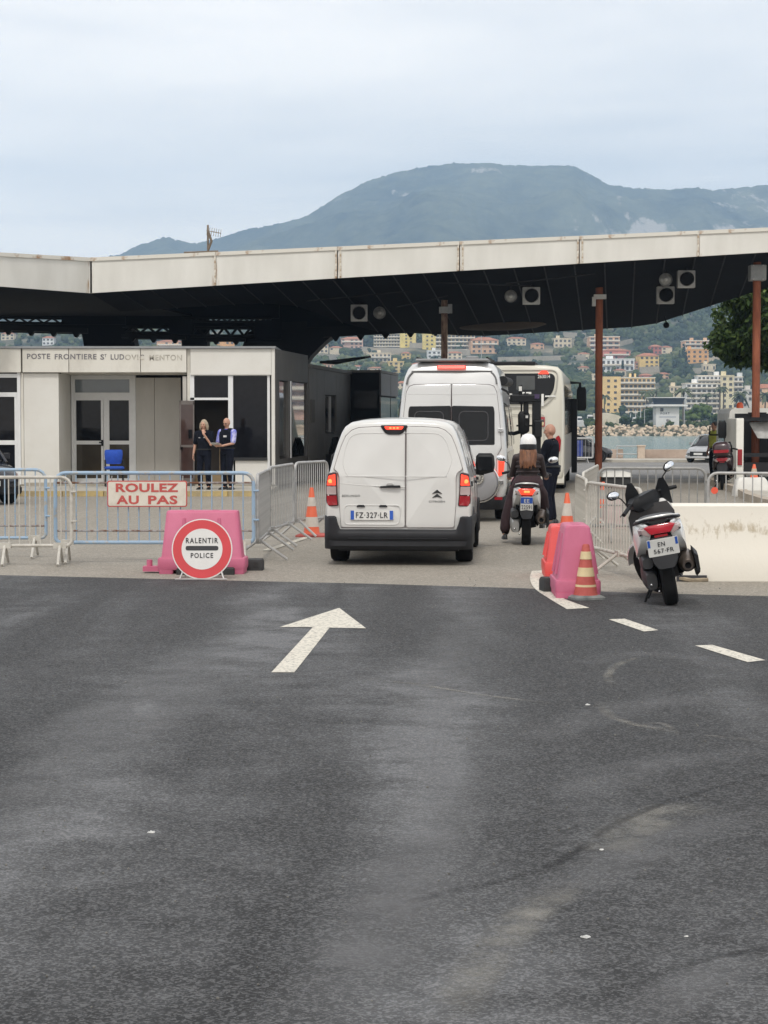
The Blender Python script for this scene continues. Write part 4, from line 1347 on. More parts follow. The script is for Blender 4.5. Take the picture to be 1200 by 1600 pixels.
MB().box((0, -.16, top - .72), (.34, .16, .13)).box((-.17, -.16, top - .85), (.10, .12, .26)).build('lamp_bracket', mat('bracket', (.55, .55, .53), .6), r, 0)
r, top = pole(694, 469, 54.2, 10, 'peeling brown and grey canopy pole behind the campervan', M_oldpole)
MB().box((0, 0, top - .28), (.30, .28, .18)).box((.16, 0, top - .24), (.12, .1, .26)).build('collar', M_steel, r, 0)
# lane lamps hung from the underside
M_bezel = worn('lamp_bezel', (.30, .30, .29), (.46, .46, .44), .45, .15, 6, .6)
M_lens = mat('black_lens', (.006, .006, .007), .4, spec=.08)
M_bell = mat('bell_grille', (.26, .26, .25), .45, .5, var=.2, scale=12)
def square_lamp(px, py, s_px, Y, label):
    r = thing('lane_signal', label, 'signal lamp', P(px, py, Y), group='square signal lamps under the canopy')
    s_ = s_px / FPX * Y
    h_ = s_ / 2
    MB().box((0, .12, 0), (s_, .22, s_)).build('housing', M_bezel, r, 0, .015)
    MB().tube([(0, -.03, 0), (0, .02, 0)], s_ * .37, 22).build('lens', M_lens, r)
    mb = MB()
    mb.loft([[(s_ * q * math.cos(2 * math.pi * j / 22), y, s_ * q * math.sin(2 * math.pi * j / 22)) for j in range(22)] for q, y in ((.40, .01), (.40, -.12), (.385, -.12), (.385, .0))], False, False)
    mb.build('visor', M_lens, r)
    MB().tube([(0, .1, h_), (0, .14, h_ + .3)], .03, 6).build('hanger', M_rib, r)
square_lamp(561, 489, 26, 54.0, 'square signal lamp hanging over the cabin lane beside a round loudspeaker')
square_lamp(830.5, 462, 27, 52.6, 'square signal lamp hanging above the bus beside a round loudspeaker')
square_lamp(1040.5, 461, 27, 53.2, 'square signal lamp directly below a round loudspeaker')
square_lamp(1073, 436, 27, 51.6, 'square signal lamp hanging highest, close to the steel box pole')
def round_lamp(px, py, r_px, Y, label):
    r = thing('round_loudspeaker', label, 'loudspeaker', P(px, py, Y), group='round loudspeakers under the canopy')
    q = r_px / FPX * Y
    MB().loft([[(q * f * math.cos(2 * math.pi * j / 24), y, q * f * math.sin(2 * math.pi * j / 24)) for j in range(24)] for f, y in ((.5, .25), (.95, .05), (1.0, 0), (.94, -.02), (.86, .03), (.4, -.01), (.1, -.03))]).build('horn', M_bell, r)
    MB().ball((0, -.04, 0), .05, 8, 6).build('centre_cap', M_bezel, r)
    MB().tube([(0, .15, q * .6), (0, .2, q + .35)], .025, 6).build('hanger', M_rib, r)
round_lamp(593, 489, 10, 54.5, 'round silver loudspeaker under the canopy above the cabin')
round_lamp(798, 463, 10, 52.6, 'round silver loudspeaker under the canopy above the bus')
round_lamp(1040, 437, 10.5, 51.5, 'round silver loudspeaker on top of a square lamp')
r = thing('dome_camera', 'small dark dome camera hanging at the canopy corner', 'camera', P(1041, 508, 60))
MB().ball((0, 0, 0), .10, 10, 8).build('dome', M_lens, r)
MB().tube([(0, 0, .08), (-.06, 0, .3), (-.25, .1, .42)], .02, 6).build('arm', M_truss, r)
# aerial on the roof
r = thing('roof_aerial', 'rusty television aerial standing on the canopy roof', 'aerial', P(325, 396, 56) )
M_aer = mat('aerial_rust', (.24, .19, .14), .7, .3, var=.4, scale=5)
MB().tube([(0, 0, -.1), (0, 0, .82)], .03, 6).tube([(0, 0, .1), (.1, 0, .35), (.02, 0, .6)], .04, 5).build('mast', M_aer, r)
MB().tube([(-.05, 0, .66), (.38, 0, .58)], .012, 5).build('boom', M_aer, r)
for i in range(7):
    x = -.02 + i * .065; z = .65 - i * .012
    MB().tube([(x, -.18, z - .13), (x, .18, z + .13)], .007, 4).build('element', M_aer, r)
MB().box((0, 0, .0), (.5, .12, .1)).tube([(-.7, 0, .02), (.3, 0, .06)], .03, 5).build('base_clutter', M_aer, r)

# ------------------------------------------------------------------ the border post
M_panel = worn('cream_panel', (.48, .455, .40), (.65, .63, .57), .42, .14, 1.1, .6, (1, 1, .5))
M_pale = worn('pale_panel', (.58, .56, .51), (.66, .65, .61), .4, .2, .8, .55)
M_shadewall = worn('shaded_wall', (.40, .385, .35), (.52, .50, .465), .45, .2, .9, .7, (1, 1, .35))  # greyed cream: the recess's shade put into the colour
M_frame = mat('white_frame', (.68, .69, .69), .4, var=.05)
M_plinth = worn('plinth', (.30, .27, .22), (.45, .41, .33), .5, .2, 2, .9)
M_glass = mat('post_glass', (.008, .008, .010), .04, var=.3, spec=.22)
M_glassr = mat('brown_glass', (.055, .032, .028), .08, var=.3, scale=2, spec=.6)
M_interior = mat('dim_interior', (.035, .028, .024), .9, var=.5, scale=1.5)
M_dark = mat('dark_panel', (.085, .080, .075), .55, var=.2, scale=1.5)
M_seam = mat('dark_seam', (.10, .08, .065), .9)
FB = 48.5
pv = .12
Z0 = pv
def bx(px): return PX(px, FB)
def bz(py): return P(600, py, FB).z
post = thing('border_post', 'cream panelled border post building with glazed doors and lettered fascia', 'building', (0, FB, 0))
TOP = bz(544)
def bxz(px0, py0, px1, py1, y0, y1, name, m, bevel=0, **k):
    x0, x1, z0, z1 = bx(px0), bx(px1), bz(py1), bz(py0)
    cx, cz = (x0 + x1) / 2, (z0 + z1) / 2
    return MB().box((0, 0, 0), (x1 - x0, y1 - y0, z1 - z0)).build(name, m, post, 0, bevel, M=T(cx, (y0 + y1) / 2, cz))
# core and roof
bxz(-260, 548, 430, 556, .9, 5.1, 'roof_slab', M_dark)
bxz(-260, 541.2, 431.5, 544.6, -.14, 5.2, 'roof_edge', mat('roof_edge', (.30, .31, .32), .4, .6), 0)
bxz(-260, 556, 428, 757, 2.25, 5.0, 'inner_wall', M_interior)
# fascia panels
for a, b_, m in ((-260, -110, M_panel), (-109, 35, M_panel), (37.5, 109.3, M_panel), (110.2, 220.8, M_panel), (221.7, 292.6, M_panel), (298.5, 424.5, M_pale)):
    pr = -.10 if m is M_panel else -.07
    bxz(a, 545, b_, 582 if m is M_panel else 586, pr, .3, 'fascia_panel', m, .008)
bxz(-260, 546, 424, 580, .31, .6, 'fascia_backing', M_seam)
# lettering on the fascia, worn away towards its end
def letters(s_, px0, px1, py, h_px, m, fade=1.0, name='fascia_letters'):
    return text(name, s_, (px1 - px0) / FPX * FB, h_px / FPX * FB, T((bx(px0) + bx(px1)) / 2, -.106, bz(py)) @ RX(90), m, post, .0, .022, 1.12)
M_let = worn('fascia_lettering', (.10, .095, .105), (.22, .21, .22), .5, .2, 5, .7)
M_letf = worn('faded_lettering_panel', (.20, .19, .18), (.46, .43, .36), .50, .07, 6, .7)
M_letg = worn('ghost_lettering', (.32, .30, .26), (.54, .51, .44), .52, .10, 5, .7)
letters('POSTE', 45, 81, 557, 8.5, M_let)
letters('FRONTIERE', 88, 153, 557.5, 8.5, M_let)
letters('S', 159, 165, 558, 8.5, M_let); letters('T', 165.4, 168.6, 555.8, 4.5, M_let)
letters('LUD', 175, 196, 558, 8.5, M_let)
letters('OVI', 197, 218, 558.5, 8.5, M_letg); letters('C', 220, 227, 558.5, 8.5, M_letf)
letters('MENTON', 235, 286, 559, 9, M_letg)
# bay at the frame edge
bxz(-260, 584, 28, 590, 0, .3, 'window_head', M_frame)
w1 = bxz(-120, 588, 27.5, 612, .10, .14, 'window', M_glass)
bxz(28, 582, 33, 757, -.02, .18, 'window_frame', M_frame); bxz(-260, 613, 27.6, 620, -.01, .16, 'window_frame', M_frame)
d0 = bxz(-60, 621, 23, 757, .08, .13, 'door', M_glass)
bxz(23.4, 620, 28, 757, .0, .14, 'door_frame', M_frame); bxz(-60, 688, 23, 695, .03, .12, 'door_rail', M_frame); bxz(-60, 748, 23, 757, .03, .12, 'door_rail', M_frame)
bxz(33.4, 583, 37.6, 757, .0, .25, 'panel_post', M_panel)
# pier and the recessed entrance
bxz(38, 583.2, 92.6, 757, 0, 1.95, 'pier', M_pale, .01)
bxz(38, 754, 93, 760, -.05, 1.9, 'plinth', M_plinth)
RD = 1.8
def rx(px): return PX(px, FB + RD)
bxz(93, 581.5, 293, 583.5, .35, 2.1, 'entrance_soffit', M_panel)
# double glazed door with transom
fr = MB()
def fbox(px0, py0, px1, py1, y0, y1):
    fr.box(((rx(px0) + rx(px1)) / 2, RD + (y0 + y1) / 2, (bz(py0) + bz(py1)) / 2), (rx(px1) - rx(px0), y1 - y0, bz(py0) - bz(py1)))
for q in ((112, 584, 118, 757), (203, 584, 212.5, 757), (118, 584, 203, 590.5), (118, 612, 203, 624.5)):
    fbox(*q, 0, .10)
fr.build('door_frame', M_frame, post, 0)
def glass(px0, py0, px1, py1, par, m, name='pane'):
    return MB().box(((rx(px0) + rx(px1)) / 2, RD + .07, (bz(py0) + bz(py1)) / 2), (rx(px1) - rx(px0), .02, bz(py0) - bz(py1))).build(name, m, par, 0)
glass(118, 590.5, 203, 612, post, mat('transom_glass', (.16, .19, .21), .06, var=.2, scale=1.0, spec=.6), 'transom')  # paler base colour imitates the reflection in the transom
for (a, b_, hx) in ((118, 161.5, 159), (162, 203, 164)):
    lf = MB()
    x0, x1 = a, b_
    fr2 = [(x0, 624.5, x0 + 1.2, 757), (x1 - 3.4, 624.5, x1, 757), (x0 + 1.2, 690, x1 - 3.4, 696), (x0 + 1.2, 751, x1 - 3.4, 757)]
    if a > 150:
        fr2 = [(x0, 624.5, x0 + 9, 757), (x1 - 1.2, 624.5, x1, 757), (x0 + 9, 690, x1 - 1.2, 696), (x0 + 9, 751, x1 - 1.2, 757)]
    for q in fr2:
        lf.box(((rx(q[0]) + rx(q[2])) / 2, RD + .045, (bz(q[1]) + bz(q[3])) / 2), (rx(q[2]) - rx(q[0]), .05, bz(q[1]) - bz(q[3])))
    leaf = lf.build('door_leaf', M_frame, post, 0)
    g0, g1 = (x0 + 1.2, x1 - 3.4) if a < 150 else (x0 + 9, x1 - 1.2)
    glass(g0, 624.5, g1, 690, leaf, M_glass); glass(g0, 696, g1, 751, leaf, mat('lower_glass', (.055, .045, .032), .08, var=.3, scale=1.2))
    if a < 150:
        MB().tube([(rx(160), RD - .0, bz(693)), (rx(160), RD - .06, bz(693)), (rx(155.5), RD - .07, bz(692.6))], .018, 6).box((rx(160), RD + .01, bz(693.5)), (.05, .03, .16)).build('handle', M_lens, leaf)
# return wall panel, stained, its shade painted in darker, right of the entrance
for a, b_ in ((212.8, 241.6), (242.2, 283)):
    MB().box(((rx(a) + rx(b_)) / 2, RD + .04, (bz(588) + bz(757)) / 2), (rx(b_) - rx(a), .08, bz(588) - bz(757))).build('wall_panel', M_shadewall, post, 0)
MB().box(((bx(283) + bx(295)) / 2, RD / 2 + .1, (bz(588) + bz(757)) / 2), (bx(295) - bx(289), RD + .2, bz(588) - bz(757))).build('entrance_return', M_shadewall, post, 0)
bxz(293.2, 545.5, 297.8, 757, -.01, .2, 'panel_post', M_panel)
bxz(297.6, 583, 304, 626, -.02, .15, 'window_frame', M_frame)
# doorway bay with a window above
bxz(304.4, 587, 356.4, 621, .06, .10, 'window', M_glass)
bxz(298, 583.0, 418, 587, -.01, .14, 'window_head', M_frame); bxz(298, 621.4, 357, 625, -.02, .14, 'door_head', M_frame)
bxz(357, 587, 364.6, 757, -.02, .16, 'mullion', M_frame)
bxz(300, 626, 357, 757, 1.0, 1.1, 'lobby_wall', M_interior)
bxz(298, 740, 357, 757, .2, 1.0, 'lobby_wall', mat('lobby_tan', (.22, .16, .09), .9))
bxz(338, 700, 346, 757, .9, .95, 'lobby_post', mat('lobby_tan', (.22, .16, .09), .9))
# open door leaf hinged at the wall
hx, hz0, hz1 = bx(302.5), bz(757), bz(626)
ang = R(-157)
dl = MB()
W_ = .34
dr = thing_m = T(bx(303.5), -.02, 0) @ Matrix.Rotation(R(-168), 4, 'Z')
wd_ = .36
dl.box((wd_ / 2, 0, (hz0 + hz1) / 2), (wd_, .045, hz1 - hz0))
leaf = dl.build('open_door', M_glassr, post, 0, M=dr)
mb = MB()
for x in (0.012, wd_ - .012):
    mb.box((x, 0, (hz0 + hz1) / 2), (.035, .06, hz1 - hz0))
mb.box((wd_ / 2, 0, hz1 - .05), (wd_, .06, .1)).box((wd_ / 2, 0, bz(697)), (wd_, .06, .06)).box((wd_ / 2, 0, hz0 + .08), (wd_, .06, .16))
mb.build('leaf_frame', mat('bronze_frame', (.16, .14, .13), .4, .4), leaf, 0)
MB().box((.10, .05, bz(678)), (.09, .03, .22)).box((wd_ - .04, .05, bz(700)), (.06, .05, .06)).build('lock', M_lens, leaf, 0)
# big window with the panel below it
bxz(365, 587, 417.6, 717, .06, .10, 'window', M_glass)
bxz(364.6, 715, 418, 719, -.06, .14, 'window_sill', mat('black_sill', (.02, .02, .02), .5))
bxz(367.5, 719.5, 419.5, 757, .0, .2, 'wall_panel', M_pale, .006)
bxz(418, 583, 422, 757, -.01, .2, 'mullion', M_frame)
bxz(424.8, 544.7, 430, 757, -.08, .12, 'corner_post', M_pale)
bxz(-260, 757.2, 429, 762, .02, 4.8, 'plinth', M_plinth)
# flank towards the lanes: rotated with the road
fl = Matrix.Translation((bx(430), .06, 0)) @ Matrix.Rotation(R(90 - 6.9), 4, 'Z')      # local +x runs away along the flank, local -y faces the lanes
FLN = 5.1
def fpart(x0, z0, x1, z1, y0, y1, name, m, par=post):
    o = MB().box((0, 0, 0), (x1 - x0, y1 - y0, z1 - z0)).build(name, m, par, 0)
    if par is post:
        o.matrix_local = fl @ T((x0 + x1) / 2, (y0 + y1) / 2, (z0 + z1) / 2)
    return o
fpart(0.0, 2.80, FLN, TOP - .02, -.02, .2, 'flank_fascia', M_dark)
fpart(0.0, .1, FLN, .78, -.02, .2, 'flank_panel', M_dark)
fpart(0.0, .78, .5, 2.80, -.02, .2, 'flank_panel', M_dark)
M_mirror = mat('mirror_glass', (.42, .41, .40), .03, 1.0, var=.0)
fpart(.55, .86, 1.75, 2.76, .03, .06, 'flank_window', M_mirror)
fpart(2.35, .80, 4.95, 2.78, .03, .06, 'flank_window', M_mirror)
fpart(1.78, .78, 2.30, 2.80, -.04, .2, 'flank_mullion', M_dark)
fpart(2.02, .78, 2.16, 2.80, -.055, .0, 'flank_mullion', M_frame)
fpart(4.98, .78, FLN, 2.80, -.02, .2, 'flank_mullion', M_dark)
# pavement in front of the post with a worn yellow kerb
M_kerb = worn('yellow_kerb', (.30, .25, .16), (.50, .38, .16), .5, .15, 3, .9)
kx0, kx1 = -24.0, bx(434)
MB_p = MB().box(((kx0 + kx1) / 2, 47.2, pv / 2), (kx1 - kx0 - .02, 4.35, pv - .001))
tag(MB_p.build('post_pavement', M_conc, smooth=0), kind='structure')
kb = thing('pavement_kerb', 'worn yellow and grey kerb along the post pavement', 'kerb', (0, 45.0, 0))
n = 22
for i in range(n):
    L_ = (kx1 - kx0) / n
    MB().box((0, 0, .063), (L_ - .015, .16, .125)).build('kerb_stone', M_kerb, kb, 0, M=T(kx0 + L_ * (i + .5), -.04, 0))
# ------------------------------------------------------------------ dark cabin and booth further on
M_cab = worn('cabin_grey', (.13, .125, .118), (.18, .172, .162), .5, .2, 1.2, .6)
cabin = thing('inspection_cabin', 'dark grey panelled cabin with a narrow window behind the border post', 'cabin', (bx(430) + .1195 * (5.4), FB + 5.4, 0), R(90 - 6.9))
CL = 8.6
H1 = 3.34
def cpart(x0, z0, x1, z1, y0, y1, name, m, par=cabin, **k):
    return MB().box(((x0 + x1) / 2, (y0 + y1) / 2, (z0 + z1) / 2), (x1 - x0, y1 - y0, z1 - z0)).build(name, m, par, 0, **k)
cuts = [0, 1.45, 2.9, 5.4, 7.0, CL]
for i in range(5):
    a, b_ = cuts[i], cuts[i + 1]
    if i == 2:
        cpart(a + .01, 0, b_ - .01, 1.35, 0, .1, 'wall_panel', M_cab); cpart(a + .01, 2.52, b_ - .01, H1 - .1, 0, .1, 'wall_panel', M_cab)
        wf = cpart(a + .12, 1.40, b_ - .1, 2.48, .04, .08, 'window', M_glass)
        cpart((a + b_) / 2 - .04, 1.40, (a + b_) / 2 + .04, 2.48, .0, .05, 'window_bar', mat('alu', (.35, .35, .35), .4, .5), wf)
        cpart(a, 1.35, a + .12, 2.52, .0, .1, 'window_frame', M_cab); cpart(b_ - .1, 1.35, b_, 2.52, .0, .1, 'window_frame', M_cab)
    else:
        cpart(a + .01, 0, b_ - .01, H1 - .1, 0, .1, 'wall_panel', M_cab)
cpart(0, 0, CL, H1 - .12, .12, 3.0, 'inner_wall', M_dark)
cpart(-.05, H1 - .1, CL + .05, H1, -.06, 3.2, 'roof', M_cab)
cpart(.25, 1.7, .9, 2.35, -.03, -.005, 'notice_board', mat('notice', (.11, .10, .09), .7))
aw = MB().add([(1.6, -.06, 3.40), (4.9, -.06, 3.46), (4.7, -1.15, 3.66), (3.3, -1.15, 3.58), (1.6, -.06, 3.46), (4.9, -.06, 3.53), (4.7, -1.15, 3.72), (3.3, -1.15, 3.64)],
              [(0, 3, 2, 1), (4, 5, 6, 7), (0, 1, 5, 4), (1, 2, 6, 5), (2, 3, 7, 6), (3, 0, 4, 7)]).build('awning', M_truss, cabin, 0)
# equipment stacked at the cabin's foot
eq = thing('folded_chairs', 'stack of black folded chairs leaning at the foot of the dark cabin', 'chairs', (bx(430) + .1195 * 6.6 + .45, FB + 6.4, 0), R(90 - 6.9))
for i in range(4):
    MB().tube([(i * .28, 0, .1), (i * .28 - .05, -.12, .9), (i * .28 + .05, -.05, 1.25), (i * .28 + .12, .05, .9), (i * .28 + .1, .1, .1)], .035, 6).box((i * .28, -.05, .62), (.06, .4, .36)).build('folded_chair', M_lens, eq)
MB().box((.4, -.25, .34), (1.3, .06, .06)).build('metal_bar', mat('alu', (.35, .35, .35), .4, .5), eq, 0)
booth = thing('control_booth', 'black booth with mirrored end windows beside the campervan', 'booth', (PX(545, 62.3), 62.3, 0), R(-6.9))
BW = 1.02
MB().box((BW / 2, 2.4, 1.67), (BW - .05, 4.8, 3.28)).build('wall', M_truss, booth, 0)
MB().box((BW / 2, 2.4, 3.335), (BW + .08, 5.0, .08)).build('roof', M_cab, booth, 0)
MB().box((BW * .55, -.02, 1.45), (BW * .7, .04, .75)).build('window', mat('booth_window', (.022, .022, .026), .2), booth, 0)
MB().box((BW * .55, -.02, 2.42), (BW * .72, .04, .55)).build('window', mat('booth_window', (.022, .022, .026), .2), booth, 0)
for a, b_ in ((0.05, 2.7), (2.8, 4.9)):
    MB().box((BW, (a + b_) / 2, 2.92), (.06, b_ - a, .72)).build('upper_panel', mat('grey_panel', (.13, .13, .135), .5), booth, 0)
    MB().box((BW, (a + b_) / 2, 1.75), (.04, b_ - a - .1, 1.5)).build('side_window', M_mirror, booth, 0)
    MB().box((BW, (a + b_) / 2, .5), (.06, b_ - a, .9)).build('lower_panel', M_dark, booth, 0)
# ------------------------------------------------------------------ crowd barriers
M_galv = worn('galvanised', (.30, .30, .295), (.47, .465, .45), .5, .2, 9, .55, metal=.25)
M_galvd = worn('dull_galvanised', (.20, .20, .19), (.34, .335, .32), .5, .2, 9, .6, metal=.2)
M_blue = worn('worn_blue_paint', (.36, .35, .32), (.27, .38, .50), .43, .06, 11, .6)
M_rustbar = worn('rust_bar', (.14, .06, .03), (.33, .33, .33), .50, .08, 7, .8)
M_creamt = worn('cream_tube', (.34, .32, .28), (.52, .50, .45), .45, .15, 8, .6)
BAR = {}
def barrier(a, b_, label, m, top=1.10, bot=.27, n=16, m_leg=None, rails=(), group='crowd control barriers', feet=(0.12, 0.88), foot=.34, lean=0, rtop=.021):
    """a, b: world ground points of its two ends"""
    a, b_ = Vector((a[0], a[1], 0)), Vector((b_[0], b_[1], 0))
    L_ = (b_ - a).length
    rz = math.atan2(b_.y - a.y, b_.x - a.x)
    root = thing('crowd_barrier', label, 'barrier', (a.x, a.y, gz(a.y)), rz, group)
    if lean:
        root.rotation_euler[0] = R(lean)
    c = .13
    pts = []
    for (cx, cz, a0) in ((c, bot + c * .5, 180), (c, top - c, 90), (L_ - c, top - c, 0), (L_ - c, bot + c * .5, -90)):
        rr = c if cz > .6 else c * .5
        px_ = cx if cz > .6 else (c * .5 if cx < 1 else L_ - c * .5)
        for j in range(5):
            an = R(a0 + (90 if False else 0)) 
            t = j / 4 * 90
            if a0 == 180: an = R(270 - t)
            elif a0 == 90: an = R(180 - t)
            elif a0 == 0: an = R(90 - t)
            else: an = R(0 - t)
            pts.append((px_ + rr * math.cos(an), 0, cz + rr * math.sin(an)))
    MB().tube(pts, rtop, 8, True).build('frame', m, root)
    key = (round(top, 2), round(bot, 2), m.name)
    if key not in BAR:
        BAR[key] = MB().tube([(0, 0, bot), (0, 0, top)], .0085, 6, caps=False).mesh('bar', m)
    for i in range(n):
        x = L_ * (i + 1) / (n + 1)
        link('bar', BAR[key], root, T(x, 0, 0))
    for z, mm in rails:
        MB().tube([(.02, 0, z), (L_ - .02, 0, z)], .013, 6).build('rail', mm, root)
    for f in feet:
        x = L_ * f
        fb_ = MB()
        fb_.tube([(x, -.02, bot), (x + .02, -foot, .02)], .019, 7).tube([(x, .02, bot), (x - .02, foot, .02)], .019, 7).box((x, 0, bot + .0), (.16, .07, .07))
        fb_.build('foot', m_leg or m, root)
    mb = MB()
    for z in (.55, .92):
        mb.tube([(L_ - .0, -.03, z), (L_ + .06, -.03, z), (L_ + .06, .03, z)], .012, 6)
    mb.build('hook', m, root)
    return root
def g2(px, d):
    return (PX(px, d), d)
barrier(g2(-150, 24.0), g2(111, 24.0), 'worn pale barrier with splayed feet in front of the dark car', M_creamt, 1.10, .245, 15, feet=(.60, .93), foot=.30)
barrier(g2(-185, 25.3), g2(71, 25.3), 'bluish barrier standing close behind the worn pale one', M_blue, 1.16, .26, 15, m_leg=M_creamt, rails=((.42, M_rustbar),), feet=(.2, .93))
bb = barrier(g2(86, 24.35), g2(396, 24.35), 'blue painted barrier carrying the red lettered slow sign', M_blue, 1.145, .262, 18, m_leg=M_creamt, rails=((.41, M_rustbar), (1.02, M_rustbar)), feet=(.06, .955), foot=.30, rtop=.024)
barrier(g2(402, 24.4), g2(421, 27.0), 'grey barrier seen nearly edge on beside the blue one', M_galv, 1.12, .26, 16, feet=(.12, .8), foot=.36)
barrier(g2(420, 27.1), g2(458.5, 29.3), 'grey barrier in the middle of the slanting row by the cabin lane', M_galv, 1.14, .26, 15, feet=(.1, .75), foot=.36)
barrier(g2(460, 29.5), g2(512, 30.6), 'grey barrier at the end of the slanting row next to the white van', M_galv, 1.15, .26, 15, feet=(.1, .9), foot=.3)
barrier(g2(917, 23.9), g2(1003, 21.6), 'pale grey barrier slanting behind the parked scooter', M_creamt, 1.04, .25, 19, feet=(.1, .62), foot=.34)
barrier(g2(901, 26.6), g2(916.5, 24.5), 'grey barrier seen edge on beside the pink plastic block', M_creamt, 1.05, .25, 17, feet=(.15, .85), foot=.25)
barrier(g2(911, 27.2), g2(934, 31.6), 'grey barrier running away towards the dark rusty pole', M_creamt, 1.06, .25, 24, feet=(.15, .85), foot=.25)
barrier(g2(935, 28.4), g2(1103, 28.2), 'dull dark barrier across the road behind the scooter mirror', M_galvd, 1.10, .25, 12, rails=((.55, M_galvd),), feet=(.12, .9), foot=.3)
rb = barrier(g2(1107, 27.6), g2(1345, 27.2), 'grey barrier with an orange round reflector above the concrete block', M_galv, 1.05, .25, 16, feet=(.12, .9), foot=.3)
MB().tube([(.09, -.05, .80), (.09, -.035, .80)], .05, 16).build('reflector', mat('orange_reflector', (.75, .10, .05), .4), rb)
fbarr = barrier(g2(840, 96), g2(926, 96), 'small pale barrier parked beside the dark hatchback far off', M_galv, 1.25, .28, 14, feet=(.3, .9), foot=.4, rtop=.05)
# blue sheet hung on it
r = thing('blue_tarpaulin', 'blue sheet hanging on the far pale barrier', 'sheet', (PX(890, 96.3), 96.3, gz(96)))
MB().box((0, 0, .75), (1.3, .05, .8)).build('cloth', mat('blue_cloth', (.05, .08, .32), .8, var=.4, scale=3), r, 0)

# sign hung on the blue barrier
M_signface = worn('sign_face', (.50, .46, .38), (.64, .60, .52), .4, .15, 5, .6)
M_signred = worn('sign_red', (.42, .06, .055), (.50, .09, .075), .5, .2, 12, .6)
SY = 24.35 - .045
sl = thing('slow_sign', 'worn cream sign with red letters ROULEZ AU PAS on the blue barrier', 'sign', P(230, 771.5, SY))
sw, sh = 125 / FPX * SY, 41 / FPX * SY
MB().prism(rect(-sw / 2, -sh / 2, sw / 2, sh / 2, .03), -.004, .008).build('border', M_signred, sl, 0)
MB().prism(rect(-sw / 2 + .014, -sh / 2 + .014, sw / 2 - .014, sh / 2 - .014, .022), -.008, .0).build('face', M_signface, sl, 0)
text('lettering', 'ROULEZ', 98 / FPX * SY, 13.8 / FPX * SY, T(.0, -.010, 9.5 / FPX * SY) @ RX(90), M_signred, sl, bold=.035, spacing=1.05)
text('lettering', 'AU', 35 / FPX * SY, 13.8 / FPX * SY, T(-30.5 / FPX * SY, -.010, -9.5 / FPX * SY) @ RX(90), M_signred, sl, bold=.035, spacing=1.1)
text('lettering', 'PAS', 46 / FPX * SY, 13.8 / FPX * SY, T(24.5 / FPX * SY, -.010, -9.5 / FPX * SY) @ RX(90), M_signred, sl, bold=.035, spacing=1.1)
for x in (-.45, .45):
    MB().tube([(x, 0, sh / 2), (x, .03, sh / 2 + .06)], .008, 5).build('tie', M_galvd, sl)

# ------------------------------------------------------------------ plastic road blocks
M_pink = worn('faded_pink_plastic', (.44, .095, .17), (.53, .14, .235), .5, .25, 2.2, .55)
M_redpl = mat('red_plastic', (.66, .075, .07), .45, var=.1, scale=3)
M_rub = mat('rubber_block', (.03, .03, .03), .85, var=.3)
def rrect_ring(hx, hy, z, r=.05, k=3, cx=0, cy=0):
    out = rpoly([(-hx, -hy), (hx, -hy), (hx, hy), (-hx, hy)], r, k)
    return [(x + cx, y + cy, z) for x, y in out]
def road_block(label, loc, rz, m, L_=1.07, W_=.48, H_=.745, top=.82, topw=.24):
    r = thing('plastic_road_block', label, 'road block', loc, rz, 'plastic road blocks')
    f = L_ / 2; g = W_ / 2
    zf = .185
    MB().loft([rrect_ring(f * .985, g * .97, .05), rrect_ring(f, g, .075), rrect_ring(f, g, zf - .02), rrect_ring(f * .985, g * .97, zf, .05),
               rrect_ring(f * .93, g * .90, zf + .004), rrect_ring(f * .915, g * .86, zf + .03), rrect_ring(L_ * top / 2 * 1.0, topw / 2 * 1.0 + .01, H_ - .03), rrect_ring(L_ * top / 2 * .985, topw / 2 * .96, H_ - .006), rrect_ring(L_ * top / 2 * .94, topw / 2 * .8, H_)]).build('body', m, r, 50)
    for x in (-.40, -.14, .14, .40):
        MB().loft([rrect_ring(.085, g * .95, 0, .03, 3, x * L_), rrect_ring(.09, g * .97, .06, .03, 3, x * L_)]).build('foot', m, r, 50)
    for s_ in (-1, 1):
        for x in (-.22, .22):
            a = Vector((x * L_, s_ * (g * .86 + .004), zf + .05)); b_ = Vector((x * L_ * .9, s_ * (topw / 2 + .014), H_ - .09))
            MB().tube([a, b_], .022, 8).build('rib', m, r)
    for s_ in (-1, 1):
        MB().tube([(s_ * L_ * top * .18, 0, H_ - .005), (s_ * L_ * top * .18, 0, H_ + .004)], .045, 14).build('filler_cap', m, r)
    return r
pb = G(315, 897)
k1 = road_block('faded pink plastic block behind the round police sign', (pb.x, pb.y + .22, 0), R(-1), M_pink, 1.04)
# its coupling lug and pin
MB().box((-.60, -.02, .05), (.22, .16, .06)).tube([(-.64, -.02, .05), (-.64, -.02, .155)], .035, 10).build('coupling_lug', M_pink, k1)
rbk = thing('rubber_foot_block', 'black rubber weight block beside the pink block and grey barrier', 'weight', G(399, 890))
MB().loft([rrect_ring(.10, .16, 0, .02), rrect_ring(.10, .16, .10, .02), rrect_ring(.085, .14, .13, .02)]).box((.02, -.158, .075), (.05, .02, .06)).build('block', M_rub, rbk)
rbk2 = thing('rubber_foot_block', 'flat black rubber pad under the round police sign', 'weight', G(322, 897))
MB().loft([rrect_ring(.34, .12, 0, .02), rrect_ring(.34, .12, .07, .02), rrect_ring(.32, .10, .085, .02)]).build('block', M_rub, rbk2)
p2 = G(900, 936)
road_block('faded pink plastic block end on behind the small dirty cone', (p2.x + .03, p2.y + .44, 0), R(90 - 1), M_pink, .86, .47, .745)
p3_ = G(880, 905)
road_block('bright red plastic block behind the pink one', (p3_.x + .01, p3_.y + .42, 0), R(90 - 2), M_redpl, .80, .42, .60)
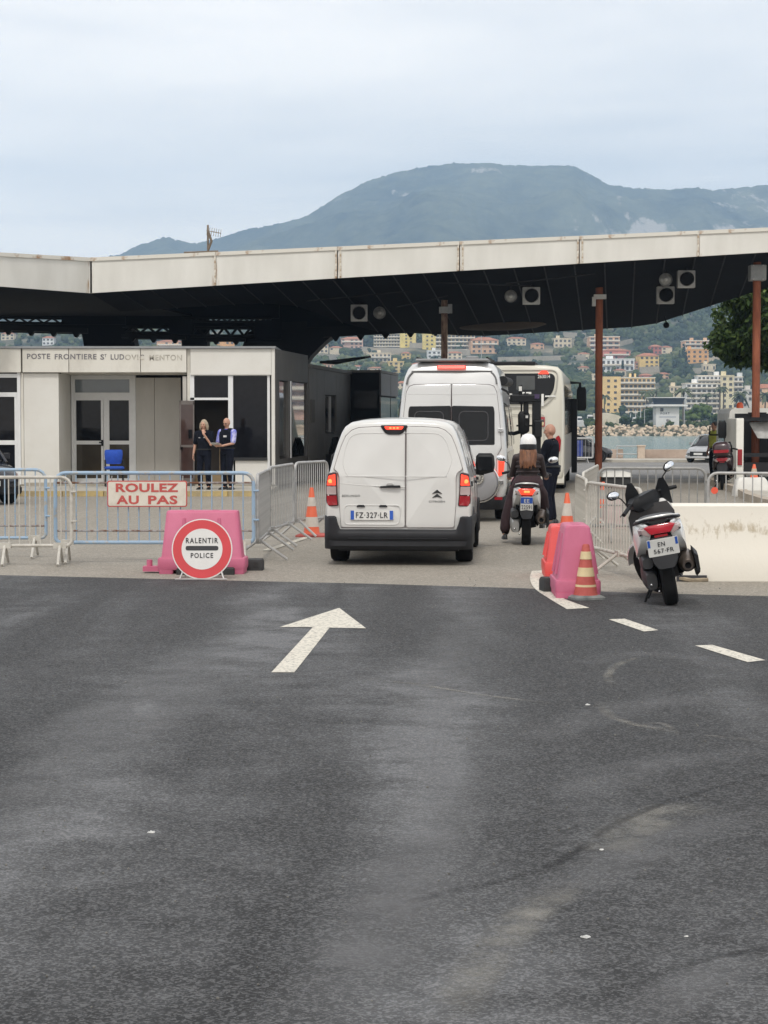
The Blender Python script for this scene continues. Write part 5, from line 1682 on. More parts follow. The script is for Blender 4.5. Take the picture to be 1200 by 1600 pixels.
r = thing('rubber_foot_block', 'dark rubber weight block at the foot of the red plastic block', 'weight', G(858, 924), R(8))
MB().loft([rrect_ring(.085, .13, 0, .02), rrect_ring(.085, .13, .12, .02), rrect_ring(.07, .11, .15, .02)]).box((.01, -.128, .08), (.06, .02, .07)).build('block', M_rub, r)
# white plastic blocks further on
M_whpl = mat('white_plastic', (.62, .61, .57), .5, var=.12, scale=3)
M_greypl = mat('grey_pink_plastic', (.42, .33, .31), .6, var=.15, scale=3)
q = G(1178, 776)
r = thing('white_road_block', 'rounded white plastic block at the foot of the rusty pole', 'road block', (q.x, q.y + .35, 0))
MB().loft([rrect_ring(.42, .24, 0, .06), rrect_ring(.42, .24, .12, .06), rrect_ring(.36, .18, .36, .06), rrect_ring(.30, .14, .44, .06)]).build('body', M_whpl, r, 50)
q = G(962, 826)
r = thing('white_road_block', 'greyish plastic block inside the barriers behind the scooter mirror', 'road block', (q.x, q.y + .3, 0))
MB().loft([rrect_ring(.20, .26, 0, .05), rrect_ring(.20, .26, .12, .05), rrect_ring(.15, .2, .40, .05), rrect_ring(.11, .15, .48, .05)]).build('body', M_greypl, r, 50)
q = G(962, 762)
r = thing('white_road_block', 'white topped block on the road behind the dark barrier', 'road block', (q.x, q.y, 0))
MB().loft([rrect_ring(.38, .3, 0, .05), rrect_ring(.36, .28, .30, .05)]).build('body', M_rub, r, 50)
MB().loft([rrect_ring(.40, .33, .29, .05), rrect_ring(.36, .28, .40, .05), rrect_ring(.2, .2, .44, .05)]).build('lid', M_whpl, r, 50)

# ------------------------------------------------------------------ round police sign on a wire stand
M_sred = mat('traffic_red', (.60, .055, .065), .4, var=.06)
M_swhite = mat('traffic_white', (.70, .69, .67), .4, var=.05)
M_sblack = mat('traffic_black', (.035, .035, .04), .5)
ps = G(316, 905)
sg = thing('police_slow_sign', 'round red rimmed sign reading RALENTIR POLICE leaning on a wire stand', 'sign', ps)
sr = 47.5 / FPX * ps.y
zc = P(316, 858, ps.y).z
Ms = T(0, .0, zc) @ RX(-6)
def disc(name, r0, y0, y1, m, n=48):
    MB().loft([[(r0 * math.cos(2 * math.pi * j / n), y, r0 * math.sin(2 * math.pi * j / n)) for j in range(n)] for y in (y0, y1)]).build(name, m, sg, M=Ms)
disc('rim', sr, -.006, .012, M_swhite)
disc('red_ring', sr * .962, -.009, .0, M_sred)
disc('sign_face', sr * .675, -.012, .0, M_swhite)
MB().prism(rpoly([(-.58 * sr * .93, -.075 * sr), (.58 * sr * .93, -.075 * sr), (.58 * sr * .93, .075 * sr), (-.58 * sr * .93, .075 * sr)], .07 * sr, 5), -.0145, -.010).build('bar', M_sblack, sg, M=Ms @ T(0, 0, .03 * sr))
text('lettering', 'RALENTIR', 50.5 / FPX * ps.y, 8.4 / FPX * ps.y, Ms @ T(0, -.0135, 13.4 / FPX * ps.y) @ RX(90), M_sblack, sg, bold=.022, spacing=1.25)
text('lettering', 'POLICE', 35 / FPX * ps.y, 8.0 / FPX * ps.y, Ms @ T(0, -.0135, -10.0 / FPX * ps.y) @ RX(90), M_sblack, sg, bold=.022, spacing=1.25)
st = MB()
for s_ in (-1, 1):
    x = s_ * .20
    st.tube([(x, -.01, zc - sr * .72), (x * 1.1, -.03, .09), (x * 1.25, -.06, .012), (x * 1.45, -.14, .012)], .009, 6)
    st.tube([(x, .02, zc - sr * .5), (x * 1.1, .26, .012)], .009, 6)
st.tube([(-.29, -.14, .012), (.29, -.14, .012)], .009, 6)
st.build('wire_stand', mat('zinc_wire', (.55, .55, .54), .35, .6), sg)

# ------------------------------------------------------------------ traffic cones
M_or = mat('cone_orange', (.66, .115, .045), .5, var=.12, scale=6)
M_ordirty = worn('cone_dirty_red', (.33, .055, .045), (.46, .10, .08), .5, .2, 7, .7)
M_refl = mat('cone_band', (.55, .50, .44), .5, var=.12, scale=8)
M_reflo = mat('cone_band_yellowed', (.62, .50, .29), .6, var=.14, scale=8)
M_conebase = worn('cone_base_dusty', (.10, .11, .11), (.24, .25, .24), .5, .15, 6, .9)
def cone(label, loc, h_, r0, m, mband, bands, mbase, base=.0, rt=.03, tilt=0):
    r = thing('traffic_cone', label, 'traffic cone', loc, random.uniform(-.4, .4), 'traffic cones')
    zb = .04
    rad = lambda z: r0 + (rt - r0) * (z - zb) / (h_ - zb)
    b_ = base or r0 * 1.42
    MB().loft([rrect_ring(b_, b_, 0, .05), rrect_ring(b_, b_, .025, .05), rrect_ring(b_ * .8, b_ * .8, .045, .05)]).build('base', mbase, r)
    MB().lathe([(r0 * 1.12, zb - .01), (r0, zb + .03), (rt, h_ - .01), (rt * .8, h_), (rt * .6, h_ - .005), (rt * .6, h_ - .05)], 24).build('body', m, r)
    for a, c in bands:
        MB().lathe([(rad(h_ * a) - .002, h_ * a), (rad(h_ * a) + .004, h_ * a), (rad(h_ * c) + .004, h_ * c), (rad(h_ * c) - .002, h_ * c)], 24).build('band', mband, r)
    return r
cone('large orange cone between the slanting barriers and the white van', G(487, 838), .76, .125, M_or, M_refl, ((.20, .40), (.62, .80)), M_ordirty, .23)
q = G(915, 936)
cone('small dirty cone with yellowed bands leaning on the pink block', q, .56, .118, M_ordirty, M_reflo, ((.10, .27), (.42, .58), (.73, .87)), M_conebase, .17, .035)
cone('orange cone behind the red plastic block near the officer', G(886, 821), .56, .11, M_or, M_refl, ((.30, .68),), M_ordirty, .16)
cone('tall orange cone standing inside the barriers by the rusty pole', G(942, 823), .76, .10, M_or, mat('cone_band_grey', (.30, .31, .29), .6), ((.20, .42), (.62, .82)), M_conebase, .18)
cone('orange cone in front of the white rounded block by the pole', G(1178, 775), .75, .17, M_or, mat('cone_band_grey2', (.42, .36, .28), .6), ((.22, .45), (.66, .86)), M_or, .22)

# ------------------------------------------------------------------ white concrete block
def concrete_mat():
    m = bpy.data.materials.new('white_concrete'); m.use_nodes = True
    t = m.node_tree; L = t.links.new
    b = t.nodes['Principled BSDF']; b.inputs['Roughness'].default_value = .85
    tx = t.nodes.new('ShaderNodeTexCoord')
    n = t.nodes.new('ShaderNodeTexNoise'); n.inputs['Scale'].default_value = 9; n.inputs['Detail'].default_value = 12; n.inputs['Distortion'].default_value = .5; n.inputs['Roughness'].default_value = .7
    mp_ = t.nodes.new('ShaderNodeMapping'); mp_.inputs['Scale'].default_value = (1.4, 1, .75)
    L(tx.outputs['Object'], mp_.inputs[0]); L(mp_.outputs[0], n.inputs[0])
    # flaking belt half way up
    sp = t.nodes.new('ShaderNodeSeparateXYZ'); L(tx.outputs['Object'], sp.inputs[0])
    a = t.nodes.new('ShaderNodeMath'); a.operation = 'SUBTRACT'; a.inputs[1].default_value = .60; L(sp.outputs[2], a.inputs[0])
    ab = t.nodes.new('ShaderNodeMath'); ab.operation = 'ABSOLUTE'; L(a.outputs[0], ab.inputs[0])
    mr = t.nodes.new('ShaderNodeMapRange'); mr.inputs[1].default_value = .22; mr.inputs[2].default_value = .02; mr.inputs[3].default_value = -.12; mr.inputs[4].default_value = .115; L(ab.outputs[0], mr.inputs[0])
    ad = t.nodes.new('ShaderNodeMath'); ad.operation = 'ADD'; L(n.outputs[0], ad.inputs[0]); L(mr.outputs[0], ad.inputs[1])
    r = t.nodes.new('ShaderNodeValToRGB')
    r.color_ramp.elements[0].position = .56; r.color_ramp.elements[0].color = (.72, .685, .605, 1)
    r.color_ramp.elements[1].position = .70; r.color_ramp.elements[1].color = (.46, .40, .30, 1)
    L(ad.outputs[0], r.inputs[0]); L(r.outputs[0], b.inputs['Base Color'])
    bp = t.nodes.new('ShaderNodeBump'); bp.inputs['Strength'].default_value = .35; bp.inputs['Distance'].default_value = .01
    L(ad.outputs[0], bp.inputs['Height']); L(bp.outputs[0], b.inputs['Normal'])
    return m
M_wc = concrete_mat()
q = G(1088, 908)
cb = thing('concrete_road_block', 'long cream painted concrete block with flaking paint beside the parked scooter', 'concrete block', (q.x - .28, q.y, 0), R(-1.5))
CBL = 3.2
prof = [(-.02, 0), (-.02, .26), (.02, .34), (.06, .845), (.09, .865), (.44, .865), (.47, .845), (.52, .34), (.56, .26), (.56, 0)]
def cbr(x, k=0):
    return [(x, .27 + (y - .27) * (1 - k), z * (1 - k * .3)) for y, z in prof]
MB().loft([cbr(.0, .05), cbr(.03), cbr(CBL - .03), cbr(CBL, .05)]).build('body', M_wc, cb, 40, fixn=True)
MB().box((.22, -.035, .035), (.34, .05, .07)).build('forklift_pocket', M_sblack, cb, 0)
MB().tube([(.06, -.03, .04), (.22, -.09, .015), (.40, -.05, .02)], .025, 6).build('broken_edge', worn('broken_concrete', (.10, .08, .06), (.35, .29, .2), .5, .2, 9, .95), cb)
# kerbed island by the rusty pole
M_isl = worn('island_kerb', (.30, .25, .20), (.46, .41, .33), .5, .2, 1.2, .9)
isl = [G(1105, 748), G(1112, 757), G(1128, 763), G(1150, 770), G(1172, 783), G(1200, 792), G(1300, 812)]
isl = [Vector((p.x, p.y, 0)) for p in isl]
il = [(p.x, p.y) for p in isl] + [(isl[-1].x + 6, isl[-1].y + 12), (PX(1330, 60), 60.0), (PX(1120, 61), 61.0)]
mb = MB()
me_pts = [(x, y, 0.14) for x, y in il]
mb.add(me_pts + [(x, y, -.02) for x, y in il], [tuple(range(len(il)))] + [(i, i + len(il), (i + 1) % len(il) + len(il), (i + 1) % len(il)) for i in range(len(il))])
tag(mb.build('traffic_island', M_conc, smooth=0, fixn=True), kind='structure')
kb = thing('island_kerb', 'pale kerb stones edging the traffic island by the rusty pole', 'kerb', (0, 0, 0))
for i in range(len(isl) - 1):
    a, b_ = isl[i], isl[i + 1]
    k = max(1, int((b_ - a).length / 1.2))
    for j in range(k):
        p, q2 = a.lerp(b_, j / k), a.lerp(b_, (j + 1) / k)
        d = q2 - p
        MB().box((0, 0, .08), (d.length - .02, .2, .175)).build('kerb_stone', M_isl, kb, 0, M=T(*((p + q2) / 2)) @ Matrix.Rotation(math.atan2(d.y, d.x), 4, 'Z'))
# scraps of litter on the asphalt
M_paper = mat('paper_scrap', (.55, .55, .53), .8, var=.3, scale=60)
for px, py, s_, lab in ((237, 1303, .017, 'crumpled white paper scrap on the dark wheel path'), (915, 1467, .017, 'torn white scrap on the asphalt below the skid mark'), (940, 1330, .012, 'small pale chip beside the pale scuff'), (918, 1103, .016, 'pale pebble on the asphalt near the curved scuff'), (1073, 1466, .009, 'tiny white fleck on the asphalt near the frame corner')):
    q = G(px, py)
    mb = MB(); n = 9
    ring = [(s_ * random.uniform(.6, 1.3) * math.cos(2 * math.pi * j / n), s_ * random.uniform(.5, 1.1) * math.sin(2 * math.pi * j / n)) for j in range(n)]
    mb.loft([[(x, y, 0) for x, y in ring], [(x * .8, y * .8, s_ * random.uniform(.2, .5)) for x, y in ring]])
    o = mb.build('litter_scrap', M_paper, None, 0)
    o.location = (q.x, q.y, .006)
    tag(o, lab, 'litter')
N = 420
ys_ = rng.uniform(5.8, 22, N) ; xs_ = (rng.uniform(-60, 1260, N) - 600) / FPX * ys_
sz = rng.uniform(.0025, .007, N)
C = np.stack([xs_, ys_, .004 + sz * .4], 1)
V = C[:, None] + ICO_V[None] * sz[:, None, None] * rng.uniform(.6, 1.2, (N, 12, 1))
F = ICO_F[None] + (np.arange(N) * 12)[:, None, None]
tag(link('grit', rapid('grit', V.reshape(-1, 3), F.reshape(-1, 3), mat('grit_stone', (.16, .155, .14), .9, var=.6, scale=30)), None), kind='stuff')
# ------------------------------------------------------------------ vehicles
M_vanw = mat('van_white_paint', (.60, .60, .58), .28, var=.05, scale=3, coat=.6)
M_silver = mat('silver_white_paint', (.60, .605, .60), .30, .25, var=.04, scale=2, coat=.6)
M_buscream = mat('bus_cream_paint', (.62, .60, .52), .35, var=.05, scale=1, coat=.4)
M_blk = mat('black_plastic', (.012, .0125, .014), .5, var=.15, scale=8, spec=.25)
M_grey = mat('grey_plastic', (.018, .0185, .021), .55, var=.15, scale=8, spec=.25)
M_tyre = mat('tyre_rubber', (.010, .010, .0105), .85, var=.2, scale=20, spec=.2)
M_rim = mat('rim', (.34, .34, .34), .35, .7)
M_gloss = mat('tinted_glass', (.007, .008, .010), .05, var=.1, spec=.25)
M_redon = mat('brake_lamp_lit', (.5, .02, .015), .2, emit=(1.0, .07, .03), es=1.1)
M_redhot = mat('brake_bulb_lit', (.6, .1, .03), .2, emit=(1.0, .20, .05), es=2.2)
M_red = mat('red_lens', (.30, .012, .018), .12, coat=.5)
M_clear = mat('clear_lens', (.42, .33, .32), .12, coat=.5)
M_seamd = mat('door_gap', (.06, .035, .035), .9)
M_chrome = mat('chrome', (.6, .6, .6), .12, .95)
M_plate = mat('plate_white', (.66, .66, .63), .4)
M_plateb = mat('plate_blue', (.02, .09, .42), .4)
M_ink2 = mat('plate_ink', (.03, .03, .035), .5)
M_mirr = mat('mirror_face', (.75, .78, .82), .03, 1.0, var=0)
SIDE = RZ(90)
MIR = Matrix.Scale(-1, 4, (1, 0, 0))
def van_body(prof, stations, name, m, parent):
    """prof: half section (x, z) from floor centre to roof centre; stations: (y, x scale, roof, floor lift, lean fn)"""
    zt = prof[-1][1]
    rings = []
    for y, sx, roof, zs, lean in stations:
        half = []
        for x, z in prof:
            zz = z
            zb = 1.0 if roof > 1.05 else .5
            if z > zb:
                zz = zb + (z - zb) * (roof - zb) / (zt - zb)
            zz = 1.0 + (zz - 1.0) * zs
            half.append((x * sx, y + (lean(zz) if lean else 0), zz))
        rings.append(half + [(-x, yy, z) for x, yy, z in reversed(half[1:-1])])
    return MB().loft(rings).build(name, m, parent, 44, fixn=True)
def wheel(parent, x, y, r, w_, name='wheel', rimr=.64):
    s_ = 1 if x > 0 else -1
    M = T(x, y, r) @ RY(90)
    tw_ = w_ / 2
    o = MB().lathe([(r * .6, -tw_), (r * .93, -tw_), (r, -tw_ * .72), (r, tw_ * .72), (r * .93, tw_), (r * .6, tw_)], 28).build(name, M_tyre, parent, M=M)
    MB().lathe([(.03, s_ * tw_ * .7), (r * rimr * .6, s_ * tw_ * .75), (r * rimr, s_ * tw_ * 1.01), (r * rimr, s_ * tw_ * .2), (.02, s_ * tw_ * .2)], 20).build('rim', M_rim, o)
    return o
def plate(parent, M, w_, h_, lines, blue=True, italian=False):
    o = MB().prism(rect(-w_ / 2, -h_ / 2, w_ / 2, h_ / 2, .008), -.004, .004).build('number_plate', M_plate, parent, 0, M=M)
    if blue:
        bw = w_ * .08
        for s_ in (-1, 1):
            hh = h_ * .96 if len(lines) == 1 else h_ * (.42)
            zc_ = 0 if len(lines) == 1 else h_ * .27
            MB().box((s_ * (w_ / 2 - bw / 2 - .004), -.0045, zc_), (bw, .003, hh)).build('blue_band', M_plateb, o, 0)
    if italian:
        MB().box((0, -.0045, h_ * .26), (w_ * .96, .003, h_ * .42)).build('blue_band', M_plateb, o, 0)
    for s_, x, z, tw_, th_ in lines:
        text('plate_number', s_, tw_, th_, T(x, -.0075, z) @ RX(90), M_ink2 if not (italian and z > 0) else M_plate, o, bold=.012, spacing=1.12)
    return o
def outline_tube(parent, pts, ys, r, m, name='swage_line', closed=True, off=0.0):
    return MB().tube([(x, ys(x, z) - off, z) for x, z in pts], r, 6, closed).build(name, m, parent)

# ---- white panel van, first in the queue
YAW = 4.3
v0 = G(620, 883)
van = thing('panel_van', 'white panel van with black bumper and lit brake lamps waiting first in the lane', 'van', (PX(622, 23.9), 23.9, 0), R(-YAW))
VP = [(0, .24), (.80, .24), (.875, .30), (.905, .48), (.915, .75), (.910, .95), (.895, 1.08), (.865, 1.18), (.835, 1.30), (.80, 1.43), (.762, 1.55), (.72, 1.66), (.675, 1.735), (.60, 1.785), (.46, 1.812), (.25, 1.825), (0, 1.83)]
vlean = lambda z: max(0, z - 1.12) * .15
V_ST = [(.0, .955, 1.79, .985, vlean), (.012, .975, 1.805, .992, vlean), (.05, .993, 1.822, 1, vlean), (.12, 1, 1.83, 1, vlean)] + [(y, 1, r, 1, None) for y, r in ((.5, 1.84), (1.4, 1.85), (2.4, 1.84), (2.75, 1.80))] + [(3.05, .985, 1.62, 1, None), (3.40, .97, 1.32, 1, None), (3.62, .96, 1.14, 1, None), (4.05, .93, 1.05, 1, None), (4.28, .86, .93, 1, None), (4.38, .76, .80, .95, None)]
van_body(VP, V_ST, 'body', M_vanw, van)
vy = lambda x, z: vlean(z) + .012 * (abs(x) / .9) ** 3 - .004
zz_ = [p[1] for p in VP[2:]]; xx_ = [p[0] for p in VP[2:]]
edge = lambda z: interp(z, zz_, xx_)
dl_ = [(.088, .475), (.088, 1.735), (-.30, 1.735), (-.50, 1.722), (-.585, 1.69), (-edge(1.62) + .075, 1.62), (-edge(1.5) + .065, 1.5), (-edge(1.35) + .06, 1.35), (-edge(1.2) + .055, 1.2), (-.752, 1.165), (-.735, 1.10), (-.735, .78), (-.728, .70), (-.715, .475)]
dr_ = [(.098, .475), (.70, .475), (.715, .70), (.722, .78), (.722, 1.10), (.735, 1.165), (edge(1.2) - .055, 1.2), (edge(1.35) - .06, 1.35), (edge(1.5) - .065, 1.5), (edge(1.62) - .075, 1.62), (.585, 1.69), (.50, 1.722), (.30, 1.735), (.098, 1.735)]
door_prof = [(1.0, .002), (.992, .010), (.975, .012)] + [(k / 10, .0125) for k in range(9, 0, -1)]
for out in (dl_, dr_):
    outline_tube(van, seg2(out, 3), vy, .0032, M_seamd, 'door_gap', off=.0075)
    MB().panel(seg2(rpoly(out, .035, 3), 1), door_prof, vy).build('rear_door', M_vanw, van, 30)
door = [o for o in van.children if o.name.startswith('rear_door')]
# pressed line of the blanked windows
off = .012
sw_l = smooth_pts([(.088, 1.655), (-.36, 1.652), (-.50, 1.645), (-.60, 1.60), (-.655, 1.48), (-.685, 1.33), (-.685, 1.25), (-.635, 1.13), (-.60, 1.115), (.088, 1.115)], 4)
sw_r = smooth_pts([(.098, 1.655), (.40, 1.652), (.52, 1.63), (.60, 1.54), (.655, 1.38), (.665, 1.30), (.60, 1.13), (.56, 1.115), (.098, 1.115)], 4)
outline_tube(door[0], sw_l, vy, .006, M_vanw, closed=False, off=off)
outline_tube(door[1], sw_r, vy, .006, M_vanw, closed=False, off=off)
outline_tube(door[0], smooth_pts([(.085, .985), (-.4, 1.0), (-.73, 1.03)], 4), vy, .007, M_vanw, closed=False, off=off - .003)
# plate recess, lamps over it, plate
outline_tube(door[0], rpoly([(-.672, .515), (.012, .515), (.035, .755), (-.672, .755)], .06, 4), vy, .010, M_vanw, 'recess_edge', off=off - .002)
plate(door[0], T(-.325, -.028, .632), .54, .118, [('FZ·327·LR', 0.0, 0, .40, .072)])
for x in (-.465, -.185):
    MB().panel(rpoly([(x - .055, .732), (x + .055, .732), (x + .04, .760), (x - .04, .760)], .01), [(1, .02), (.9, .03)], vy).build('plate_lamp', M_grey, door[0])
# handle
MB().panel(rpoly([(-.225, .972), (.028, .975), (.035, .990), (.02, 1.004), (-.21, .996), (-.232, .985)], .012), [(1, .016), (.95, .035), (.8, .042)], vy).build('handle', M_blk, door[0])
MB().panel(rpoly([(-.15, 1.004), (-.05, 1.004), (-.065, 1.03), (-.135, 1.03)], .02), [(1, .012), (.9, .02)], vy).build('handle_recess', mat('handle_grey', (.36, .36, .35), .5), door[0])
# writing and emblem
text('model_lettering', 'BERLINGO', .225, .026, T(-.585, vy(-.585, .872) - .0155, .872) @ RX(90), mat('badge_ink', (.10, .10, .10), .35, .4), door[0], bold=.01, spacing=1.1)
text('maker_lettering', 'CITROËN', .20, .028, T(.485, vy(.485, .808) - .0155, .806) @ RX(90), mat('badge_ink', (.10, .10, .10), .35, .4), door[1], bold=.012, spacing=1.05)
for zc_ in (.925, .875):
    MB().panel(rpoly([(.425, zc_ - .028), (.43, zc_ - .018), (.487, zc_ + .028), (.544, zc_ - .018), (.549, zc_ - .028), (.487, zc_ + .006)], .004, 2), [(1, .016), (.92, .022)], lambda x, z: vy(.487, .9)).build('chevron_emblem', mat('emblem_dark', (.06, .06, .06), .25, .5), door[1], 30)
# third brake lamp
MB().panel(rpoly([(-.215, 1.752), (.105, 1.752), (.115, 1.735), (.06, 1.655), (.02, 1.635), (-.13, 1.635), (-.17, 1.655), (-.225, 1.735)], .02), [(1, .012), (.97, .028), (.88, .034)], vy).build('high_brake_lamp', M_blk, van)
hb = [o for o in van.children if o.name.startswith('high_brake')][0]
MB().panel(rpoly([(-.18, 1.738), (.07, 1.738), (.045, 1.695), (-.155, 1.695)], .018), [(1, .035), (.9, .040)], vy).build('lens', M_redon, hb)
for x in (-.10, -.055, -.01):
    MB().ball((x, vy(x, 1.715) - .040, 1.716), (.016, .006, .012), 8, 6).build('bulb', M_redhot, hb)
# tail lamps
for s_ in (-1, 1):
    X = lambda a: s_ * a
    mk = lambda pts: [(X(a), b_) for a, b_ in (pts if s_ > 0 else list(reversed(pts)))]
    ysl = lambda x, z: vlean(z) + .004 + .030 * max(0, (abs(x) - .80) / .1) ** 2
    outer = mk(rpoly([(.745, .745), (.885, .735), (.905, .80), (.905, .98), (.882, 1.15), (.80, 1.168), (.765, 1.15), (.762, .95)], .02))
    hs = MB().panel(outer, [(1, .004), (.98, .016), (.9, .019)], ysl).build('tail_lamp', mat('lamp_housing', (.05, .012, .014), .2), van)
    for nm, pts, m in (('brake_lens', [(.778, 1.0), (.895, 1.0), (.872, 1.12), (.785, 1.145)], M_redon), ('clear_lens', [(.770, .885), (.898, .885), (.898, .99), (.776, .99)], M_clear), ('lower_lens', [(.757, .755), (.880, .748), (.896, .80), (.897, .875), (.768, .875)], M_red)):
        MB().panel(mk(rpoly(pts, .012)), [(1, .018), (.94, .026)], ysl).build(nm, m, hs)
    MB().ball((s_ * .842, ysl(.842, 1.06) - .022, 1.055), (.034, .008, .028), 10, 6).build('bulb', M_redhot, hs)
# bumper with raised corners
br = []
for x in np.linspace(-.925, .925, 75):
    ax = abs(x)
    tp = .455 + .165 * smst(.725, .785, ax)
    y0 = -.085 + .13 * max(0, (ax - .76) / .165) ** 2.6
    y1 = .16 + .25 * smst(.80, .90, ax)
    br.append([(x, y1, .21), (x, y0 + .05, .205), (x, y0 + .012, .25), (x, y0 + .02, .315), (x, y0, .335), (x, y0 - .006, .40), (x, y0 + .012, tp - .02), (x, y0 + .04, tp), (x, y1, tp)])
MB().loft(br).build('bumper', M_grey, van, 40)
MB().tube([(x, -.090 + .13 * max(0, (abs(x) - .76) / .165) ** 2.6, .345) for x in np.linspace(-.62, .62, 15)], .007, 5).build('bumper_crease', M_grey, van)
MB().box((0, .9, .24), (1.5, 1.7, .12)).build('underbody', M_blk, van, 0)
MB().tube([(-.42, -.0, .26), (-.42, .4, .25)], .03, 8).build('exhaust', M_rustbar, van)
# flank details on the lane side and its opposite
for s_ in (1, -1):
    S = SIDE if s_ > 0 else MIR @ SIDE
    ysd = lambda a, z: -interp(z, zz_, xx_)
    fo = rpoly([(2.62, 1.16), (3.34, 1.16), (3.02, 1.56), (2.80, 1.67), (2.62, 1.70)], .03)
    MB().panel(seg2(fo, 2), [(1, .003), (.97, .006)], ysd).build('side_window', M_gloss, van, 30, M=S)
    for a in (1.55, 2.52):
        MB().tube([(a, ysd(a, z) - .001, z) for z in np.linspace(.45, 1.72, 14)], .005, 4).build('door_seam', M_seamd, van, M=S)
    MB().tube([(a, ysd(a, 1.73) - .001 + .02, 1.73) for a in (.35, 2.55)], .006, 4).build('roof_seam', M_seamd, van, M=S)
    pr = rpoly([(.55, 1.22), (1.45, 1.22), (1.42, 1.58), (.68, 1.58)], .08)
    MB().tube([(a, ysd(a, z), z) for a, z in seg2(pr, 2)], .006, 5, True).build('swage_line', M_vanw, van, M=S)
    MB().panel(rpoly([(.25, .42), (2.35, .42), (2.35, .56), (.25, .60)], .03), [(1, .01), (.97, .016)], ysd).build('rubbing_strip', M_grey, van, M=S)
    MB().panel(rpoly([(.20, .985), (.42, .985), (.42, 1.045), (.20, 1.05)], .01), [(1, .01), (.9, .018)], ysd).build('lamp_trim', M_grey, van, M=S)
    for wy in (.80, 3.58):
        arc = [(wy + .39 * math.cos(t), .32 + .39 * math.sin(t)) for t in np.linspace(-.25, math.pi + .25, 18)]
        MB().panel(arc, [(1, .004), (.97, .010)], lambda a, z: -.912 + .0).build('wheel_arch', M_blk, van, M=S)
    for a, z in ((1.65, .98), (2.60, .99)):
        MB().panel(rpoly([(a, z), (a + .18, z), (a + .18, z + .035), (a, z + .035)], .01), [(1, .012), (.9, .03)], ysd).build('door_handle', M_blk, van, M=S)
    mm = MB().loft([rrect_ring(.01, .02, 1.12, .01), rrect_ring(.12, .055, 1.15, .03), rrect_ring(.135, .075, 1.25, .04), rrect_ring(.125, .07, 1.37, .04), rrect_ring(.09, .04, 1.41, .03)])
    mr_ = mm.build('wing_mirror', M_blk, van, 60, M=T(s_ * 1.015, 2.98, -.06))
    MB().prism(rect(-.10, 1.17, .10, 1.36, .03), -.078, -.07).build('mirror_glass', M_gloss, mr_)
    MB().tube([(s_ * .86, 3.0, 1.09), (s_ * 1.0, 2.98, 1.08)], .04, 8).build('mirror_arm', M_blk, van)
wheel(van, .80, .80, .325, .215); wheel(van, -.80, .80, .325, .215); wheel(van, .80, 3.58, .325, .215); wheel(van, -.80, 3.58, .325, .215)
ws = MB().add([(-.62, 2.82, 1.755), (.62, 2.82, 1.755), (.78, 3.58, 1.19), (-.78, 3.58, 1.19)], [(0, 3, 2, 1)])
ws.build('windscreen', M_gloss, van, 0)

# ---- high roof campervan
CY = 34.0
camper = thing('campervan', 'tall silver white campervan with dark rear windows and red roof lamp behind the panel van', 'campervan', (PX(705, CY), CY, 0), R(-5.5))
CPf = [(0, .40), (.86, .40), (.945, .46), (.975, .62), (.985, .95), (.975, 1.30), (.955, 1.60), (.93, 1.85), (.905, 2.10), (.885, 2.30), (.865, 2.45), (.835, 2.58), (.79, 2.69), (.72, 2.76), (.55, 2.80), (.3, 2.82), (0, 2.825)]
clean_ = lambda z: max(0, z - 1.3) * .055 + max(0, z - 2.42) * .35
C_ST = [(0, .955, 2.77, .985, clean_), (.015, .978, 2.80, .993, clean_), (.06, 1, 2.825, 1, clean_), (.4, 1, 2.86, 1, None)] + [(y, 1, 2.87, 1, None) for y in (1.5, 3.0, 4.0)] + [(4.5, .98, 2.75, 1, None), (4.9, .96, 2.2, 1, None), (5.3, .94, 1.55, 1, None), (5.75, .9, 1.25, 1, None), (5.95, .82, 1.0, .95, None)]
van_body(CPf, C_ST, 'body', M_silver, camper)
cy_ = lambda x, z: clean_(z) + .015 * (abs(x) / .95) ** 3 - .006
cz, cx = [p[1] for p in CPf[2:]], [p[0] for p in CPf[2:]]
cedge = lambda z: interp(z, cz, cx)
